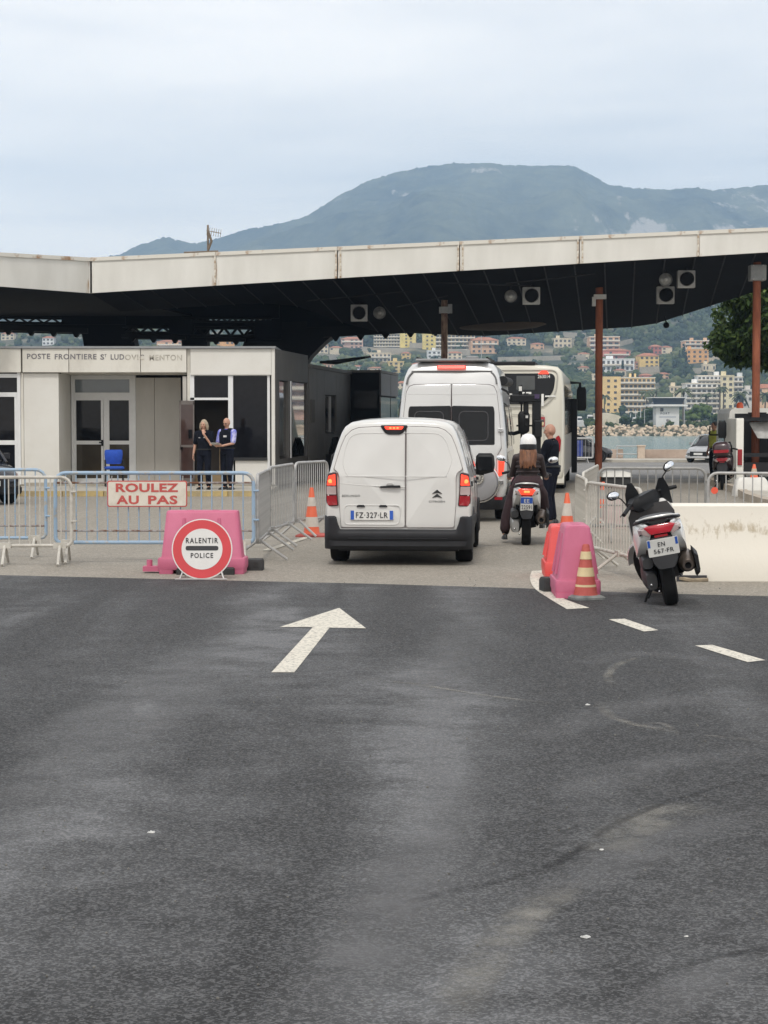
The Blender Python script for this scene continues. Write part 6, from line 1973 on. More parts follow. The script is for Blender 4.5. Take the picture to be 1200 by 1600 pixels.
for s_ in (-1, 1):
    o_ = [(.006, .44), (.80, .44), (.80, 1.15), (cedge(1.3) - .09, 1.3), (cedge(1.6) - .085, 1.6), (cedge(1.85) - .08, 1.85), (cedge(2.1) - .08, 2.1), (cedge(2.3) - .085, 2.3), (cedge(2.4) - .12, 2.40), (cedge(2.42) - .2, 2.43), (.006, 2.445)]
    o_ = [(s_ * a, b_) for a, b_ in (o_ if s_ > 0 else list(reversed(o_)))]
    outline_tube(camper, seg2(o_, 3), cy_, .0045, M_seamd, 'door_gap', off=.0075)
    d_ = MB().panel(seg2(rpoly(o_, .04, 3), 1), [(1, .004), (.99, .012), (.97, .014)] + [(k / 10, .0145) for k in range(9, 0, -1)], cy_).build('rear_door', M_silver, camper, 30)
    wnd = rpoly([(s_ * .012, 1.36), (s_ * .77, 1.36), (s_ * .765, 1.95), (s_ * .745, 2.045), (s_ * .012, 2.055)], .03)
    if s_ < 0: wnd = list(reversed(wnd))
    wo_ = MB().panel(wnd, [(1, .014), (.985, .022), (.9, .022)], cy_).build('rear_window', M_gloss, d_, 30)
    inn = rpoly([(s_ * .14, 1.44), (s_ * .65, 1.44), (s_ * .65, 1.95), (s_ * .14, 1.95)], .09, 4)
    MB().tube([(x, cy_(x, z) - .022, z) for x, z in inn], .010, 6, True).build('window_frame', mat('frame_black', (.05, .05, .055), .4), wo_)
    MB().tube([(x, cy_(x, z) - .013, z) for x, z in [(s_ * .02, 2.25), (s_ * .78, 2.26)]], .006, 5).build('swage_line', M_silver, d_)
    tl_ = rpoly([(s_ * .835, .80), (s_ * .925, .84), (s_ * .945, 1.08), (s_ * .925, 1.15), (s_ * .835, 1.15)], .02)
    if s_ < 0: tl_ = list(reversed(tl_))
    MB().panel(tl_, [(1, .01), (.95, .035)], cy_).build('tail_lamp', M_redon, camper)
    for z in (.70, 1.62):
        MB().box((s_ * .875, -.01, z), (.10, .05, .075)).build('hinge', M_chrome, camper, 0, .008)
    MB().loft([rrect_ring(.03, .04, 1.35, .02), rrect_ring(.11, .07, 1.42, .04), rrect_ring(.12, .08, 1.75, .04), rrect_ring(.08, .05, 1.82, .03)]).build('wing_mirror', M_blk, camper, 60, M=T(s_ * 1.17, 4.7, 0.15))
    MB().tube([(s_ * .9, 4.85, 1.5), (s_ * 1.1, 4.72, 1.56)], .04, 7).build('mirror_arm', M_blk, camper)
# raised roof frame, brake lamp, roof rack
rf = smooth_pts([(-.80, 2.44), (-.775, 2.55), (-.70, 2.645), (-.60, 2.665), (.60, 2.665), (.70, 2.645), (.775, 2.55), (.80, 2.44)], 3)
MB().tube([(x, cy_(x, z) - .004, z) for x, z in rf], .016, 6).build('roof_frame', mat('shadow_seam', (.12, .12, .12), .6), camper)
MB().panel(rpoly([(-.27, 2.715), (.25, 2.715), (.25, 2.768), (-.27, 2.768)], .02), [(1, .03), (.94, .05)], cy_).build('high_brake_lamp', M_redon, camper)
MB().box((0, .5, 2.865), (1.3, .75, .05)).box((.35, .45, 2.91), (.22, .3, .06)).build('roof_vent', mat('roof_grey', (.22, .225, .23), .5), camper, 0, .02)
for s_ in (-1, 1):
    MB().tube([(s_ * .62, .25, 2.90), (s_ * .62, 3.2, 2.93)], .025, 7).build('roof_rail', M_blk, camper)
br = []
for x in np.linspace(-.97, .97, 17):
    ax = abs(x)
    y0 = -.07 + .22 * max(0, (ax - .7) / .27) ** 2
    br.append([(x, .3, .24), (x, y0 + .03, .22), (x, y0, .28), (x, y0 - .01, .40), (x, y0 + .03, .46), (x, .3, .46)])
MB().loft(br).build('bumper', M_blk, camper, 40)
MB().box((.84, -.045, .42), (.14, .03, .05)).build('bumper_reflector', M_red, camper, 0)
# spare wheel under its cover on the door
sp_ = MB().lathe([(.05, -.14), (.24, -.15), (.315, -.12), (.335, -.05), (.33, .02)], 30).build('spare_wheel_cover', mat('spare_grey', (.30, .30, .31), .35, .3, var=.05), camper, M=T(.50, -.03, .70) @ RX(90) @ RX(180) @ Matrix.Identity(4))
MB().tube([(.50 + .345 * math.cos(t), -.06, .70 + .345 * math.sin(t)) for t in np.linspace(0, 2 * math.pi, 30)[:-1]], .022, 7, True).build('cover_rim', M_chrome, camper)
MB().tube([(.47 + .10 * math.cos(t), -.20, .78 + .10 * math.sin(t)) for t in np.linspace(0, 2 * math.pi, 16)[:-1]], .02, 6, True).ball((.47, -.19, .78), (.07, .03, .07), 10, 6).build('rope_coil', worn('rope', (.16, .15, .13), (.5, .48, .43), .5, .1, 40, .8), camper)
# flank on the lane side: tinted windows, rolled awning
M_flank = mat('tinted_flank', (.016, .014, .012), .06, var=.4, scale=3, spec=.5)
for s_ in (1, -1):
    S = SIDE if s_ > 0 else MIR @ SIDE
    csd = lambda a, z: -interp(z, cz, cx)
    MB().panel(seg2(rpoly([(.35, 1.30), (2.6, 1.30), (2.6, 2.08), (.35, 2.12)], .08), 2), [(1, .006), (.98, .014)], csd).build('side_window', M_flank, camper, 30, M=S)
    MB().panel(seg2(rpoly([(2.75, 1.30), (4.1, 1.30), (4.1, 2.06), (2.75, 2.08)], .08), 2), [(1, .006), (.98, .014)], csd).build('side_window', M_flank, camper, 30, M=S)
    MB().panel(seg2(rpoly([(4.25, 1.32), (5.1, 1.32), (4.65, 2.0), (4.25, 2.06)], .06), 2), [(1, .006), (.98, .014)], csd).build('cab_window', M_gloss, camper, 30, M=S)
    MB().panel(seg2(rpoly([(.2, .48), (4.3, .48), (4.3, 1.22), (.2, 1.22)], .05), 2), [(1, .004), (.99, .008)], csd).build('lower_flank', mat('flank_grey', (.12, .12, .12), .2, .5, coat=.5), camper, 30, M=S)
    for wy in (1.0, 4.9):
        wheel(camper, s_ * .86, wy, .36, .235)
MB().tube([(.90, .25, 2.50), (.90, 3.6, 2.53)], .085, 14).build('rolled_awning', M_blk, camper)
MB().tube([(.88, .05, 2.36), (.99, .05, 2.30), (1.0, .3, 2.26)], .02, 6).build('awning_arm', M_blk, camper)
MB().add([(-.72, 4.6, 2.55), (.72, 4.6, 2.55), (.86, 5.38, 1.55), (-.86, 5.38, 1.55)], [(0, 3, 2, 1)]).build('windscreen', M_gloss, camper, 0)

# ---- the coach
BY = 47.0
bus = thing('city_bus', 'cream white bus with dark rounded rear window and number 263014', 'bus', (PX(800, BY), BY, 0), R(-6.5))
BP = [(0, .32), (1.15, .32), (1.24, .38), (1.275, .60), (1.275, 1.6), (1.265, 2.2), (1.24, 2.75), (1.20, 2.98), (1.10, 3.08), (.8, 3.12), (0, 3.14)]
def bus_ring(y, k=1.0, lean=0):
    h_ = [(x * (1 - (1 - k) * .5), y + max(0, z - 1.9) * lean, 1.7 + (z - 1.7) * (1 - (1 - k) * .35)) for x, z in BP]
    return h_ + [(-x, yy, z) for x, yy, z in reversed(h_[1:-1])]
MB().loft([bus_ring(0, .90, .06), bus_ring(.03, .955, .06), bus_ring(.10, 1, .06), bus_ring(.5), bus_ring(11.6), bus_ring(11.9, .95)]).build('body', M_buscream, bus, 44, fixn=True)
by_ = lambda x, z: max(0, z - 1.9) * .06 - .010
rw = MB().panel(seg2(rpoly([(-1.06, 2.45), (-.80, 2.17), (.72, 2.17), (1.0, 2.45), (1.06, 2.92), (-1.06, 2.92)], .18, 6), 2), [(1, .004), (.985, .014), (.5, .016)], by_).build('rear_window', M_gloss, bus, 30)
MB().tube([(x, by_(x, z) - .003, z) for x, z in rpoly([(-1.12, 2.42), (-.82, 2.10), (.78, 2.10), (1.07, 2.42), (1.12, 3.0), (-1.12, 3.0)], .2, 6)], .016, 6, True).build('window_surround', mat('bus_seal', (.40, .39, .35), .5), bus)
text('bus_number', '263014', .30, .085, T(.77, by_(.77, 2.85) - .022, 2.845) @ RX(90), M_plate, rw, bold=.015)
MB().panel(rpoly([(.62, 2.90), (.90, 2.90), (.84, 2.985), (.70, 2.985)], .03), [(1, .012), (.9, .04)], by_).build('high_brake_lamp', M_redon, bus)
MB().panel(rpoly([(-.62, 2.90), (-.90, 2.90), (-.84, 2.985), (-.70, 2.985)][::-1], .03), [(1, .012), (.9, .04)], by_).build('high_brake_lamp', M_redon, bus)
# route card behind the glass and the things seen in it
MB().panel(rect(-.34, 2.30, .0, 2.43, .01), [(1, .018), (.97, .020)], by_).build('route_card', mat('route_card', (.5, .5, .48), .6), rw)
text('route_card_letters', 'JCH', .22, .08, T(-.17, by_(-.2, 2.36) - .0225, 2.365) @ RX(90), M_ink2, rw, bold=.02)
MB().panel(rect(.10, 2.52, .55, 2.86, .02), [(1, .017), (.95, .018)], by_).build('glass_panel', mat('bus_glass_inner', (.05, .055, .055), .15), rw)
for x, z, w_, h_ in ((.24, 2.44, .13, .05), (.40, 2.44, .13, .05), (.30, 2.34, .16, .03), (.74, 2.27, .06, .30), (.93, 2.36, .26, .035)):
    MB().panel(rect(x - w_ / 2, z - h_ / 2, x + w_ / 2, z + h_ / 2, .01), [(1, .019), (.9, .021)], by_).build('window_sticker', M_plate, rw)
for s_ in (-1, 1):
    o_ = rpoly([(s_ * 1.03, 1.05), (s_ * 1.17, 1.0), (s_ * 1.20, 1.30), (s_ * 1.14, 1.42), (s_ * 1.06, 1.36)], .04)
    MB().panel(o_ if s_ > 0 else o_[::-1], [(1, .006), (.95, .03)], by_).build('tail_lamp', M_red, bus)
MB().tube([(x, by_(x, z) - .001, z) for x, z in rect(-.92, .62, .78, 1.92, .08)], .010, 5, True).build('engine_hatch', mat('bus_seal', (.40, .39, .35), .5), bus)
MB().panel(rect(.56, 1.62, .80, 1.86, .02), [(1, .004), (.97, .010)], by_).build('poster_frame', mat('poster_red', (.35, .04, .05), .5), bus)
MB().panel(rect(.585, 1.645, .775, 1.80, .01), [(1, .012), (.97, .014)], by_).build('poster', worn('poster_print', (.06, .05, .05), (.62, .5, .3), .5, .03, 12, .5), bus)
MB().box((-.3, 1.2, 3.17), (1.7, 2.2, .09)).build('roof_pod', M_blk, bus, 0, .02)
MB().loft([[(x, .25, .20), (x, -.04 + .2 * max(0, (abs(x) - .9) / .4) ** 2, .24), (x, -.06 + .2 * max(0, (abs(x) - .9) / .4) ** 2, .5), (x, .0 + .2 * max(0, (abs(x) - .9) / .4) ** 2, .58), (x, .25, .58)] for x in np.linspace(-1.27, 1.27, 15)]).build('bumper', M_buscream, bus, 40)
for s_ in (1, -1):
    for k in range(6):
        a = .5 + k * 1.85
        MB().box((s_ * 1.272, a + .85, 2.02), (.02, 1.72, 1.22)).build('side_window', M_flank, bus, 0)
    MB().box((s_ * 1.275, 5.8, .85), (.012, 11.0, .9)).build('side_panel', mat('bus_dusty', (.32, .31, .28), .4), bus, 0)
    for wy in (3.2, 8.9):
        wheel(bus, s_ * 1.10, wy, .48, .30)
    # mirror on its long arm at the front corner
    MB().tube([(s_ * 1.2, 11.7, 2.9), (s_ * 1.50, 12.1, 2.9), (s_ * 1.52, 12.1, 2.1)], .045, 7).build('mirror_arm', M_blk, bus)
    MB().loft([rrect_ring(.12, .08, 2.0, .04), rrect_ring(.15, .10, 2.1, .04), rrect_ring(.15, .10, 2.62, .04), rrect_ring(.11, .08, 2.72, .04)]).build('wing_mirror', M_blk, bus, 60, M=T(s_ * 1.55, 12.05, .05))
# opened front door leaves
for y in (10.4, 10.9):
    MB().box((1.36, y, 1.3), (.16, .06, 2.2)).build('open_door', M_blk, bus, 0, .015)

# ---- dark van ahead of the camper in the next lane
dv = thing('dark_van', 'dark windowed van with pale roof ahead between booth and campervan', 'van', (PX(668, 58), 58, 0), R(-5))
van_body([(x * .98, z * .93 if z > .5 else z) for x, z in CPf], [(y, sx, r * .93 if r > 1.05 else r, s_, l_) for y, sx, r, s_, l_ in C_ST], 'body', M_vanw, dv)
MB().panel(rpoly([(-.88, .9), (.88, .9), (.83, 2.35), (-.83, 2.35)], .06), [(1, .03), (.97, .04)], lambda x, z: clean_(z) + .02).build('rear_window', M_gloss, dv, 30)
for s_ in (-1, 1):
    MB().box((s_ * .93, -.0, 1.0), (.1, .06, .3)).build('tail_lamp', M_red, dv, 0)
    for wy in (1.0, 4.9):
        wheel(dv, s_ * .85, wy, .34, .22)
# ---- black post with a crossarm
pp_ = thing('camera_post', 'black metal post with crossarm and boxes between campervan and bus', 'post', (PX(838, 38.5), 38.5, 0))
zt = P(838, 621, 38.5).z
MB().box((0, 0, zt / 2), (.17, .14, zt)).build('post', M_blk, pp_, 0, .01)
MB().box((-.22, 0, zt - .02), (.62, .16, .15)).build('crossarm', M_blk, pp_, 0, .02)
MB().box((-.0, -.09, zt + .02), (.10, .04, .09)).build('sensor', mat('violet_lens', (.05, .03, .09), .2), pp_, 0)
MB().box((-.21, .03, 2.13), (.10, .12, .40)).box((-.33, .03, 2.3), (.07, .1, .35)).box((-.20, .03, 1.78), (.09, .1, .22)).build('control_box', M_blk, pp_, 0, .01)
MB().tube([(-.36, .05, 2.28), (.0, .05, 2.28)], .02, 5).tube([(-.4, .05, 1.68), (0, .05, 1.68)], .02, 5).tube([(-.3, .05, 2.5), (-.3, .05, 1.3)], .02, 5).build('bracket', M_blk, pp_)
MB().box((-.33, -.05, 2.42), (.06, .05, .09)).box((-.2, -.06, 1.86), (.05, .05, .05)).build('white_lamp', M_plate, pp_, 0)
MB().box((.02, -.1, 1.62), (.16, .08, .34)).build('card_reader', M_blk, pp_, 0, .02)

# ---- cars
def car(label, loc, rz, m, hatch=True, h_=1.48, L_=4.1, W_=1.74, plate_txt=None, lamps='front', suv=False):
    r = thing('parked_car', label, 'car', loc, rz, 'cars around the post')
    k = L_ / 4.1; hw = W_ / 2
    belt = .92 * h_ / 1.48
    st = [(-2.03, .80, .45, .72), (-1.98, .92, .30, belt * .97), (-1.6, .98, .22, belt * 1.02), (-.8, 1, .2, belt * 1.03), (.4, 1, .2, belt), (1.0, .99, .2, belt * .97), (1.55, .96, .22, belt * .88), (1.92, .86, .30, belt * .76), (2.04, .70, .40, belt * .62)]
    rings = []
    for y, sx, z0, z1 in st:
        x = hw * sx
        half = [(0, z0), (x * .9, z0), (x * .98, z0 + .1), (x, z0 + (z1 - z0) * .5), (x * .97, z1 - .12), (x * .90, z1 - .02), (x * .6, z1 + .01), (0, z1 + .015)]
        rings.append([(a, y * k, b_) for a, b_ in half] + [(-a, y * k, b_) for a, b_ in reversed(half[1:-1])])
    MB().loft(rings).build('body', m, r, 44, fixn=True)
    gh = []
    for y, sx, z in (((-1.95 if hatch else -1.4), .88, belt * .98), ((-1.55 if hatch else -1.0), .80, h_ * .94), (-.9, .78, h_ * .995), (-.1, .77, h_), (.35, .76, h_ * .97), (1.12, .86, belt * .96)):
        x = hw * sx
        half = [(0, belt * .85), (hw * .93, belt * .9), (x * 1.0 + .03, (belt + z) / 2 if z > belt else z), (x * .93, z - .03), (x * .6, z), (0, z + .01)]
        gh.append([(a, y * k, b_) for a, b_ in half] + [(-a, y * k, b_) for a, b_ in reversed(half[1:-1])])
    MB().loft(gh).build('window_glass', M_gloss, r, 50, fixn=True)
    MB().loft([[(a * hw * .73, y * k, h_ * z + .004) for a in np.linspace(-1, 1, 7)] + [(a * hw * .73, y * k, h_ * z + .03) for a in np.linspace(1, -1, 7)] for y, z in ((-1.5, .955), (-.9, .99), (-.1, 1.0), (.3, .98))]).build('roof', m, r, 50)
    for s_ in (-1, 1):
        for y0, y1 in ((1.12, .32), (-.25, -.25), (-1.15, -1.0)):
            MB().tube([(s_ * hw * .93, y0 * k, belt * .94), (s_ * hw * .86, (y0 * .5 + y1 * .5) * k, (belt + h_) / 2), (s_ * hw * .74, y1 * k, h_ * .985)], .035, 6).build('roof_pillar', m, r)
        MB().loft([rrect_ring(.09, .05, belt * 1.0, .03), rrect_ring(.10, .06, belt * 1.0 + .12, .03)]).build('wing_mirror', m, r, 60, M=T(s_ * (hw + .08), .75 * k, .02))
        for y in (-1.25, 1.28):
            wheel(r, s_ * (hw - .10), y * k, .33 if not suv else .36, .21)
        M = T(s_ * hw * .66, 1.93 * k, belt * .66)
        MB().loft([[(-.17, -.10, -.07), (.17, -.16, -.05), (.19, -.22, .07), (-.14, -.05, .05)], [(-.16, .02, -.06), (.12, -.02, -.04), (.13, -.06, .05), (-.13, .01, .04)]]).build('headlamp', M_clear, r, 30, M=M)
        MB().box((s_ * hw * .80, -1.99 * k, belt * .82), (.18, .10, .22)).build('tail_lamp', M_red, r, 0, .02)
    MB().loft([[(x, 1.9 * k, .42 * h_ / 1.48 - .08) for x in (-.5, .5)] + [(x, 1.9 * k, .62 * h_ / 1.48) for x in (.5, -.5)], [(x, 2.06 * k, .42 * h_ / 1.48 - .06) for x in (-.46, .46)] + [(x, 2.05 * k, .60 * h_ / 1.48) for x in (.46, -.46)]]).build('grille', M_blk, r)
    MB().loft([[(x * hw, 1.99 * k - .22 * abs(x) ** 3, .22), (x * hw, 2.06 * k - .22 * abs(x) ** 3, .26), (x * hw, 2.06 * k - .22 * abs(x) ** 3, .36), (x * hw, 1.95 * k - .22 * abs(x) ** 3, .40)] for x in np.linspace(-.95, .95, 11)]).build('bumper', M_blk if not suv else M_silver, r)
    MB().box((0, 2.085 * k, .46), (.48, .02, .11)).build('number_plate', M_plate, r, 0)
    MB().box((0, -2.02 * k, .66), (.50, .03, .11)).build('number_plate', M_plate, r, 0)
    return r
car('black hatchback parked beyond the bus and rusty pole', (PX(898, 99), 100.5, gz(100)), R(-78), mat('black_paint', (.016, .017, .02), .2, coat=.6), h_=1.45)
car('silver grey crossover with black grille facing us near the lorry', (PX(1120, 99), 100.2, gz(99)), R(148), mat('crossover_grey', (.36, .37, .38), .3, .3, coat=.5), h_=1.42, L_=3.9, W_=1.66, suv=True)
car('dark blue car cut by the frame edge behind the barriers', (PX(-92, 41.0), 41.9, 0), R(-145), mat('navy_paint', (.014, .017, .026), .2, coat=.6), h_=1.50)
# ---- tipper lorry on the coast side
TY = 50.5
lorry = thing('tipper_lorry', 'white lorry with dark open body and orange beacon behind the rusty pole', 'lorry', (PX(1150, TY) + 1.1, TY, 0), R(-3.2))
zl = lambda py: P(600, py, TY).z
M_lw = worn('lorry_white', (.64, .63, .57), (.78, .77, .71), .4, .12, 2, .5)
MB().box((-1.0, .9, .95), (.20, 1.9, 1.75)).build('side_board', M_lw, lorry, 0, .02)
MB().box((1.0, .9, .95), (.20, 1.9, 1.75)).build('side_board', M_lw, lorry, 0, .02)
MB().box((0, 1.8, 1.2), (1.8, .15, 1.5)).box((0, .9, .42), (1.8, 1.8, .12)).box((0, .5, 1.8), (1.8, .9, .1)).build('hopper', M_blk, lorry, 0)
MB().box((0, .05, .86), (1.78, .1, .10)).box((0, .02, .55), (1.78, .12, .22)).build('tail_bar', M_grey, lorry, 0)
MB().loft([[(-.7, .3, 1.66), (.8, .3, 1.70), (.8, .35, 1.75), (-.7, .35, 1.72)], [(-.5, .2, 1.30), (.7, .2, 1.25), (.7, .28, 1.28), (-.5, .28, 1.34)]]).build('load_sheet', mat('sheet_grey', (.40, .40, .39), .8, var=.3), lorry, 30)
for s_ in (-1, 1):
    MB().box((s_ * 1.0, -.07, .80), (.12, .04, .42)).build('tail_lamp', M_red, lorry, 0, .01)
    for wy in (1.0, 4.4):
        wheel(lorry, s_ * .88, wy, .40, .26)
MB().box((.35, -.06, .62), (.52, .02, .11)).build('number_plate', M_plate, lorry, 0)
MB().loft([[(x, y, z) for x, z in rpoly([(-1.05, .75), (1.05, .75), (1.0, 2.0), (.9, 2.1), (-.9, 2.1), (-1.0, 2.0)], .08)] for y in (2.2, 5.0)]).build('cab', M_lw, lorry, 30)
MB().box((-1.045, 3.6, 1.45), (.03, 1.3, .62)).build('cab_window', M_gloss, lorry, 0)
MB().box((-.2, 2.19, 1.5), (1.3, .03, .5)).build('cab_rear_window', mat('cab_window_pale', (.20, .24, .28), .15), lorry, 0)
MB().box((-.25, 2.185, 1.95), (.5, .03, .07)).build('cab_vent', M_blk, lorry, 0)
MB().box((0, 3.5, .55), (1.9, 3.0, .3)).build('chassis', M_blk, lorry, 0)
MB().lathe([(.10, 0), (.10, .10), (.06, .16), (0.01, .17)], 12).build('beacon', mat('beacon_orange', (.70, .10, .02), .3), lorry, M=T(-.62, 3.0, 2.1))
MB().tube([(-1.05, 4.2, 1.35), (-1.32, 4.1, 1.35), (-1.32, 4.1, 1.6)], .025, 6).build('mirror_arm', M_blk, lorry)
MB().loft([rrect_ring(.09, .07, 1.28, .03), rrect_ring(.11, .08, 1.36, .03), rrect_ring(.11, .08, 1.68, .03), rrect_ring(.08, .06, 1.74, .03)]).build('wing_mirror', M_blk, lorry, 60, M=T(-1.22, 2.0, 0))
# ------------------------------------------------------------------ scooters
def scooter(label, loc, rz, lean, col_main, col_side, steer=0.0, plate_lines=None, plate_wh=(.21, .14), lit=False, italian=False, box=False, m_inner=None, screen=True, mirrors=True, tailw=1.18):
    r = thing('motor_scooter', label, 'scooter', loc)
    r.rotation_euler = (0, R(-lean), rz)
    mi = m_inner or M_blk
    TK = T(0, -.02, .045) @ Matrix.Diagonal((tailw, 1.05, 1.03, 1))
    wheel(r, .0001, 0, .285, .135, 'rear_wheel', .6)
    # steering head: everything that turns with the bars
    rake = RX(-24)
    ST = T(0, 1.12, .60) @ RX(24) @ RZ(steer) @ RX(-24) @ T(0, -1.12, -.60)
    fw = MB().lathe([(.17, -.055), (.265, -.055), (.285, -.03), (.285, .03), (.265, .055), (.17, .055)], 26).build('front_wheel', M_tyre, r, M=ST @ T(0, 1.36, .285) @ RY(90))
    MB().lathe([(.03, .05), (.17, .05), (.17, -.05), (.03, -.05)], 18).build('rim', M_rim, fw)
    MB().tube([(-.085, 1.36, .285), (-.085, 1.13, .72)], .022, 7).tube([(.085, 1.36, .285), (.085, 1.13, .72)], .022, 7).build('fork', M_blk, r, M=ST)
    MB().loft([[(-.09, 1.36 + .31 * math.cos(t), .285 + .31 * math.sin(t)), (.09, 1.36 + .31 * math.cos(t), .285 + .31 * math.sin(t)), (.075, 1.36 + .335 * math.cos(t), .285 + .335 * math.sin(t)), (-.075, 1.36 + .335 * math.cos(t), .285 + .335 * math.sin(t))] for t in np.linspace(.3, 2.6, 10)]).build('front_mudguard', col_main, r, M=ST)
    hb = MB().tube(smooth_pts([(-.36, .93, 1.00), (-.22, .99, 1.035), (0, 1.05, 1.03), (.22, .99, 1.035), (.36, .93, 1.00)], 5), .014, 8).build('handlebar', M_blk, r, M=ST)
    MB().tube([(-.37, .925, .998), (-.25, .977, 1.027)], .021, 10).tube([(.37, .925, .998), (.25, .977, 1.027)], .021, 10).build('grip', M_blk, hb)
    MB().tube([(-.36, 1.01, .985), (-.24, 1.02, 1.02)], .008, 6).tube([(.36, 1.01, .985), (.24, 1.02, 1.02)], .008, 6).build('brake_lever', mat('lever', (.12, .12, .12), .35, .6), hb)
    MB().loft([[(x * w_, 1.03 + y, z) for x, y in ((-1, -.05), (-.7, -.09), (.7, -.09), (1, -.05), (.8, .09), (-.8, .09))] for w_, z in ((.13, .93), (.19, .99), (.18, 1.05), (.13, 1.085))]).build('handlebar_cowl', M_blk, hb)
    for s_ in (-1, 1):
        if not mirrors:
            continue
        MB().tube([(s_ * .24, .99, 1.05), (s_ * .29, .97, 1.15), (s_ * .36, .93, 1.20)], .007, 6).build('mirror_stalk', M_blk, hb)
        mo = MB().ball((0, 0, 0), (.078, .028, .048), 16, 10).build('mirror', M_blk if not lit else M_vanw, hb, M=T(s_ * .39, .93, 1.225) @ RY(-s_ * 12))
        MB().ball((0, -.010, 0), (.070, .022, .041), 16, 8).build('mirror_glass', M_mirr, mo)
    # front fairing and leg shield
    def sh(z, hw, y0, y1):
        return [(-hw, y0, z), (-hw * .55, y0 + .02, z), (hw * .55, y0 + .02, z), (hw, y0, z), (hw * .85, y0 + (y1 - y0) * .6, z), (hw * .3, y1, z), (-hw * .3, y1, z), (-hw * .85, y0 + (y1 - y0) * .6, z)]
    MB().loft([sh(.30, .17, .98, 1.10), sh(.45, .22, 1.0, 1.22), sh(.62, .245, 1.02, 1.32), sh(.80, .25, 1.0, 1.36), sh(.93, .22, .99, 1.32), sh(1.0, .15, 1.02, 1.24)]).build('front_fairing', col_main, r, 50)
    MB().loft([[(x * k, .985 - .03 * (1 - abs(x)), z) for x in (-1, -.5, 0, .5, 1)] + [(x * k, 1.02, z) for x in (1, .5, 0, -.5, -1)] for k, z in ((.15, .30), (.20, .5), (.235, .7), (.24, .86), (.18, .97))]).build('leg_shield', mi, r, 50)
    if screen:
        for s_ in (-1, 1):
            MB().loft([[(s_ * .06, 1.16, .93), (s_ * .24, 1.06, .93), (s_ * .235, 1.09, .93), (s_ * .06, 1.19, .93)], [(s_ * .09, 1.10, 1.10), (s_ * .23, 1.05, 1.10), (s_ * .225, 1.07, 1.10), (s_ * .09, 1.12, 1.10)], [(s_ * .14, 1.06, 1.21), (s_ * .19, 1.05, 1.21), (s_ * .19, 1.06, 1.21), (s_ * .14, 1.07, 1.21)]]).build('windscreen_wing', M_blk, r, 30, fixn=True)
    # floor tunnel
    def rr(y, hw, z0, z1, n=3.0):
        out = []
        for j in range(20):
            a = 2 * math.pi * j / 20
            c, s2 = math.cos(a), math.sin(a)
            out.append((hw * abs(c) ** (2 / n) * (1 if c > 0 else -1), y, (z0 + z1) / 2 + (z1 - z0) / 2 * abs(s2) ** (2 / n) * (1 if s2 > 0 else -1)))
        return out
    MB().loft([rr(.40, .20, .22, .46), rr(.60, .215, .22, .50), rr(.85, .20, .22, .52), rr(1.0, .15, .26, .52)]).build('floor_tunnel', mi, r, 60)
    # tail: side panels, dark core, seat
    MB().loft([rr(-.26, .055, .64, .74), rr(-.20, .11, .58, .77), rr(-.05, .15, .50, .77), rr(.20, .17, .42, .76), rr(.50, .17, .34, .74), rr(.70, .12, .36, .66)]).build('tail_core', M_blk, r, 60, M=TK)
    for s_ in (-1, 1):
        def sp(y, x0, x1, z0, z1):
            return [(s_ * x0, y, z1), (s_ * x1 * .92, y, z1 - .02), (s_ * x1, y, (z0 + z1) / 2 + .02), (s_ * x1 * .97, y, z0 + .03), (s_ * x0, y, z0), (s_ * x0 * .8, y, (z0 + z1) / 2)]
        MB().loft([sp(-.27, .085, .125, .655, .755), sp(-.22, .10, .165, .60, .765), sp(-.05, .12, .205, .50, .775), sp(.15, .12, .22, .42, .77), sp(.40, .12, .21, .40, .72), sp(.62, .10, .15, .46, .62)]).build('side_panel', col_side, r, 60, fixn=True, M=TK)
        MB().loft([sp(-.287, .088, .118, .668, .738), sp(-.275, .095, .15, .65, .752), sp(-.19, .12, .180, .645, .762)]).build('indicator_lens', M_clear, r, 40, fixn=True, M=TK)
        MB().panel(rpoly([(s_ * .155 - .018, .665), (s_ * .155 + .018, .685), (s_ * .155 + .018, .70), (s_ * .155 - .018, .68)], .004), [(1, .0), (.8, .004)], lambda x, z: -.245).build('panel_slot', M_blk, r, M=TK)
    MB().loft([rr(-.20, .08, .765, .80, 2.5), rr(-.10, .135, .755, .825, 2.5), rr(.12, .155, .75, .84, 2.5), rr(.34, .15, .74, .81, 2.5), rr(.62, .125, .70, .79, 2.5), rr(.76, .07, .66, .74, 2.5)]).build('seat', mat('seat_vinyl', (.02, .02, .021), .45, bump=.1, bscale=120), r, 60, M=TK)
    gr = MB().tube(smooth_pts([(-.165, .15, .775), (-.18, -.05, .79), (-.155, -.22, .80), (-.08, -.295, .815), (.08, -.295, .815), (.155, -.22, .80), (.18, -.05, .79), (.165, .15, .775)], 5), .0165, 8).build('grab_rail', M_blk, r, M=TK)
    MB().tube(smooth_pts([(-.17, -.15, .812), (-.145, -.235, .818), (-.075, -.30, .832), (.075, -.30, .832), (.145, -.235, .818), (.17, -.15, .812)], 5), .0115, 8).build('rail_top', mat('alloy_paint', (.62, .62, .60), .35, .3), gr)
    # tail lamp
    tl = rpoly([(-.135, .742), (-.085, .668), (.085, .668), (.135, .742), (.10, .757), (-.10, .757)], .012)
    ty_ = lambda x, z: -.285 + .35 * x * x * 2
    MB().panel(tl, [(1, .004), (.95, .018), (.7, .024)], ty_).build('tail_lamp', M_redon if lit else mat('red_lamp', (.46, .02, .035), .12, coat=.6), r, M=TK)
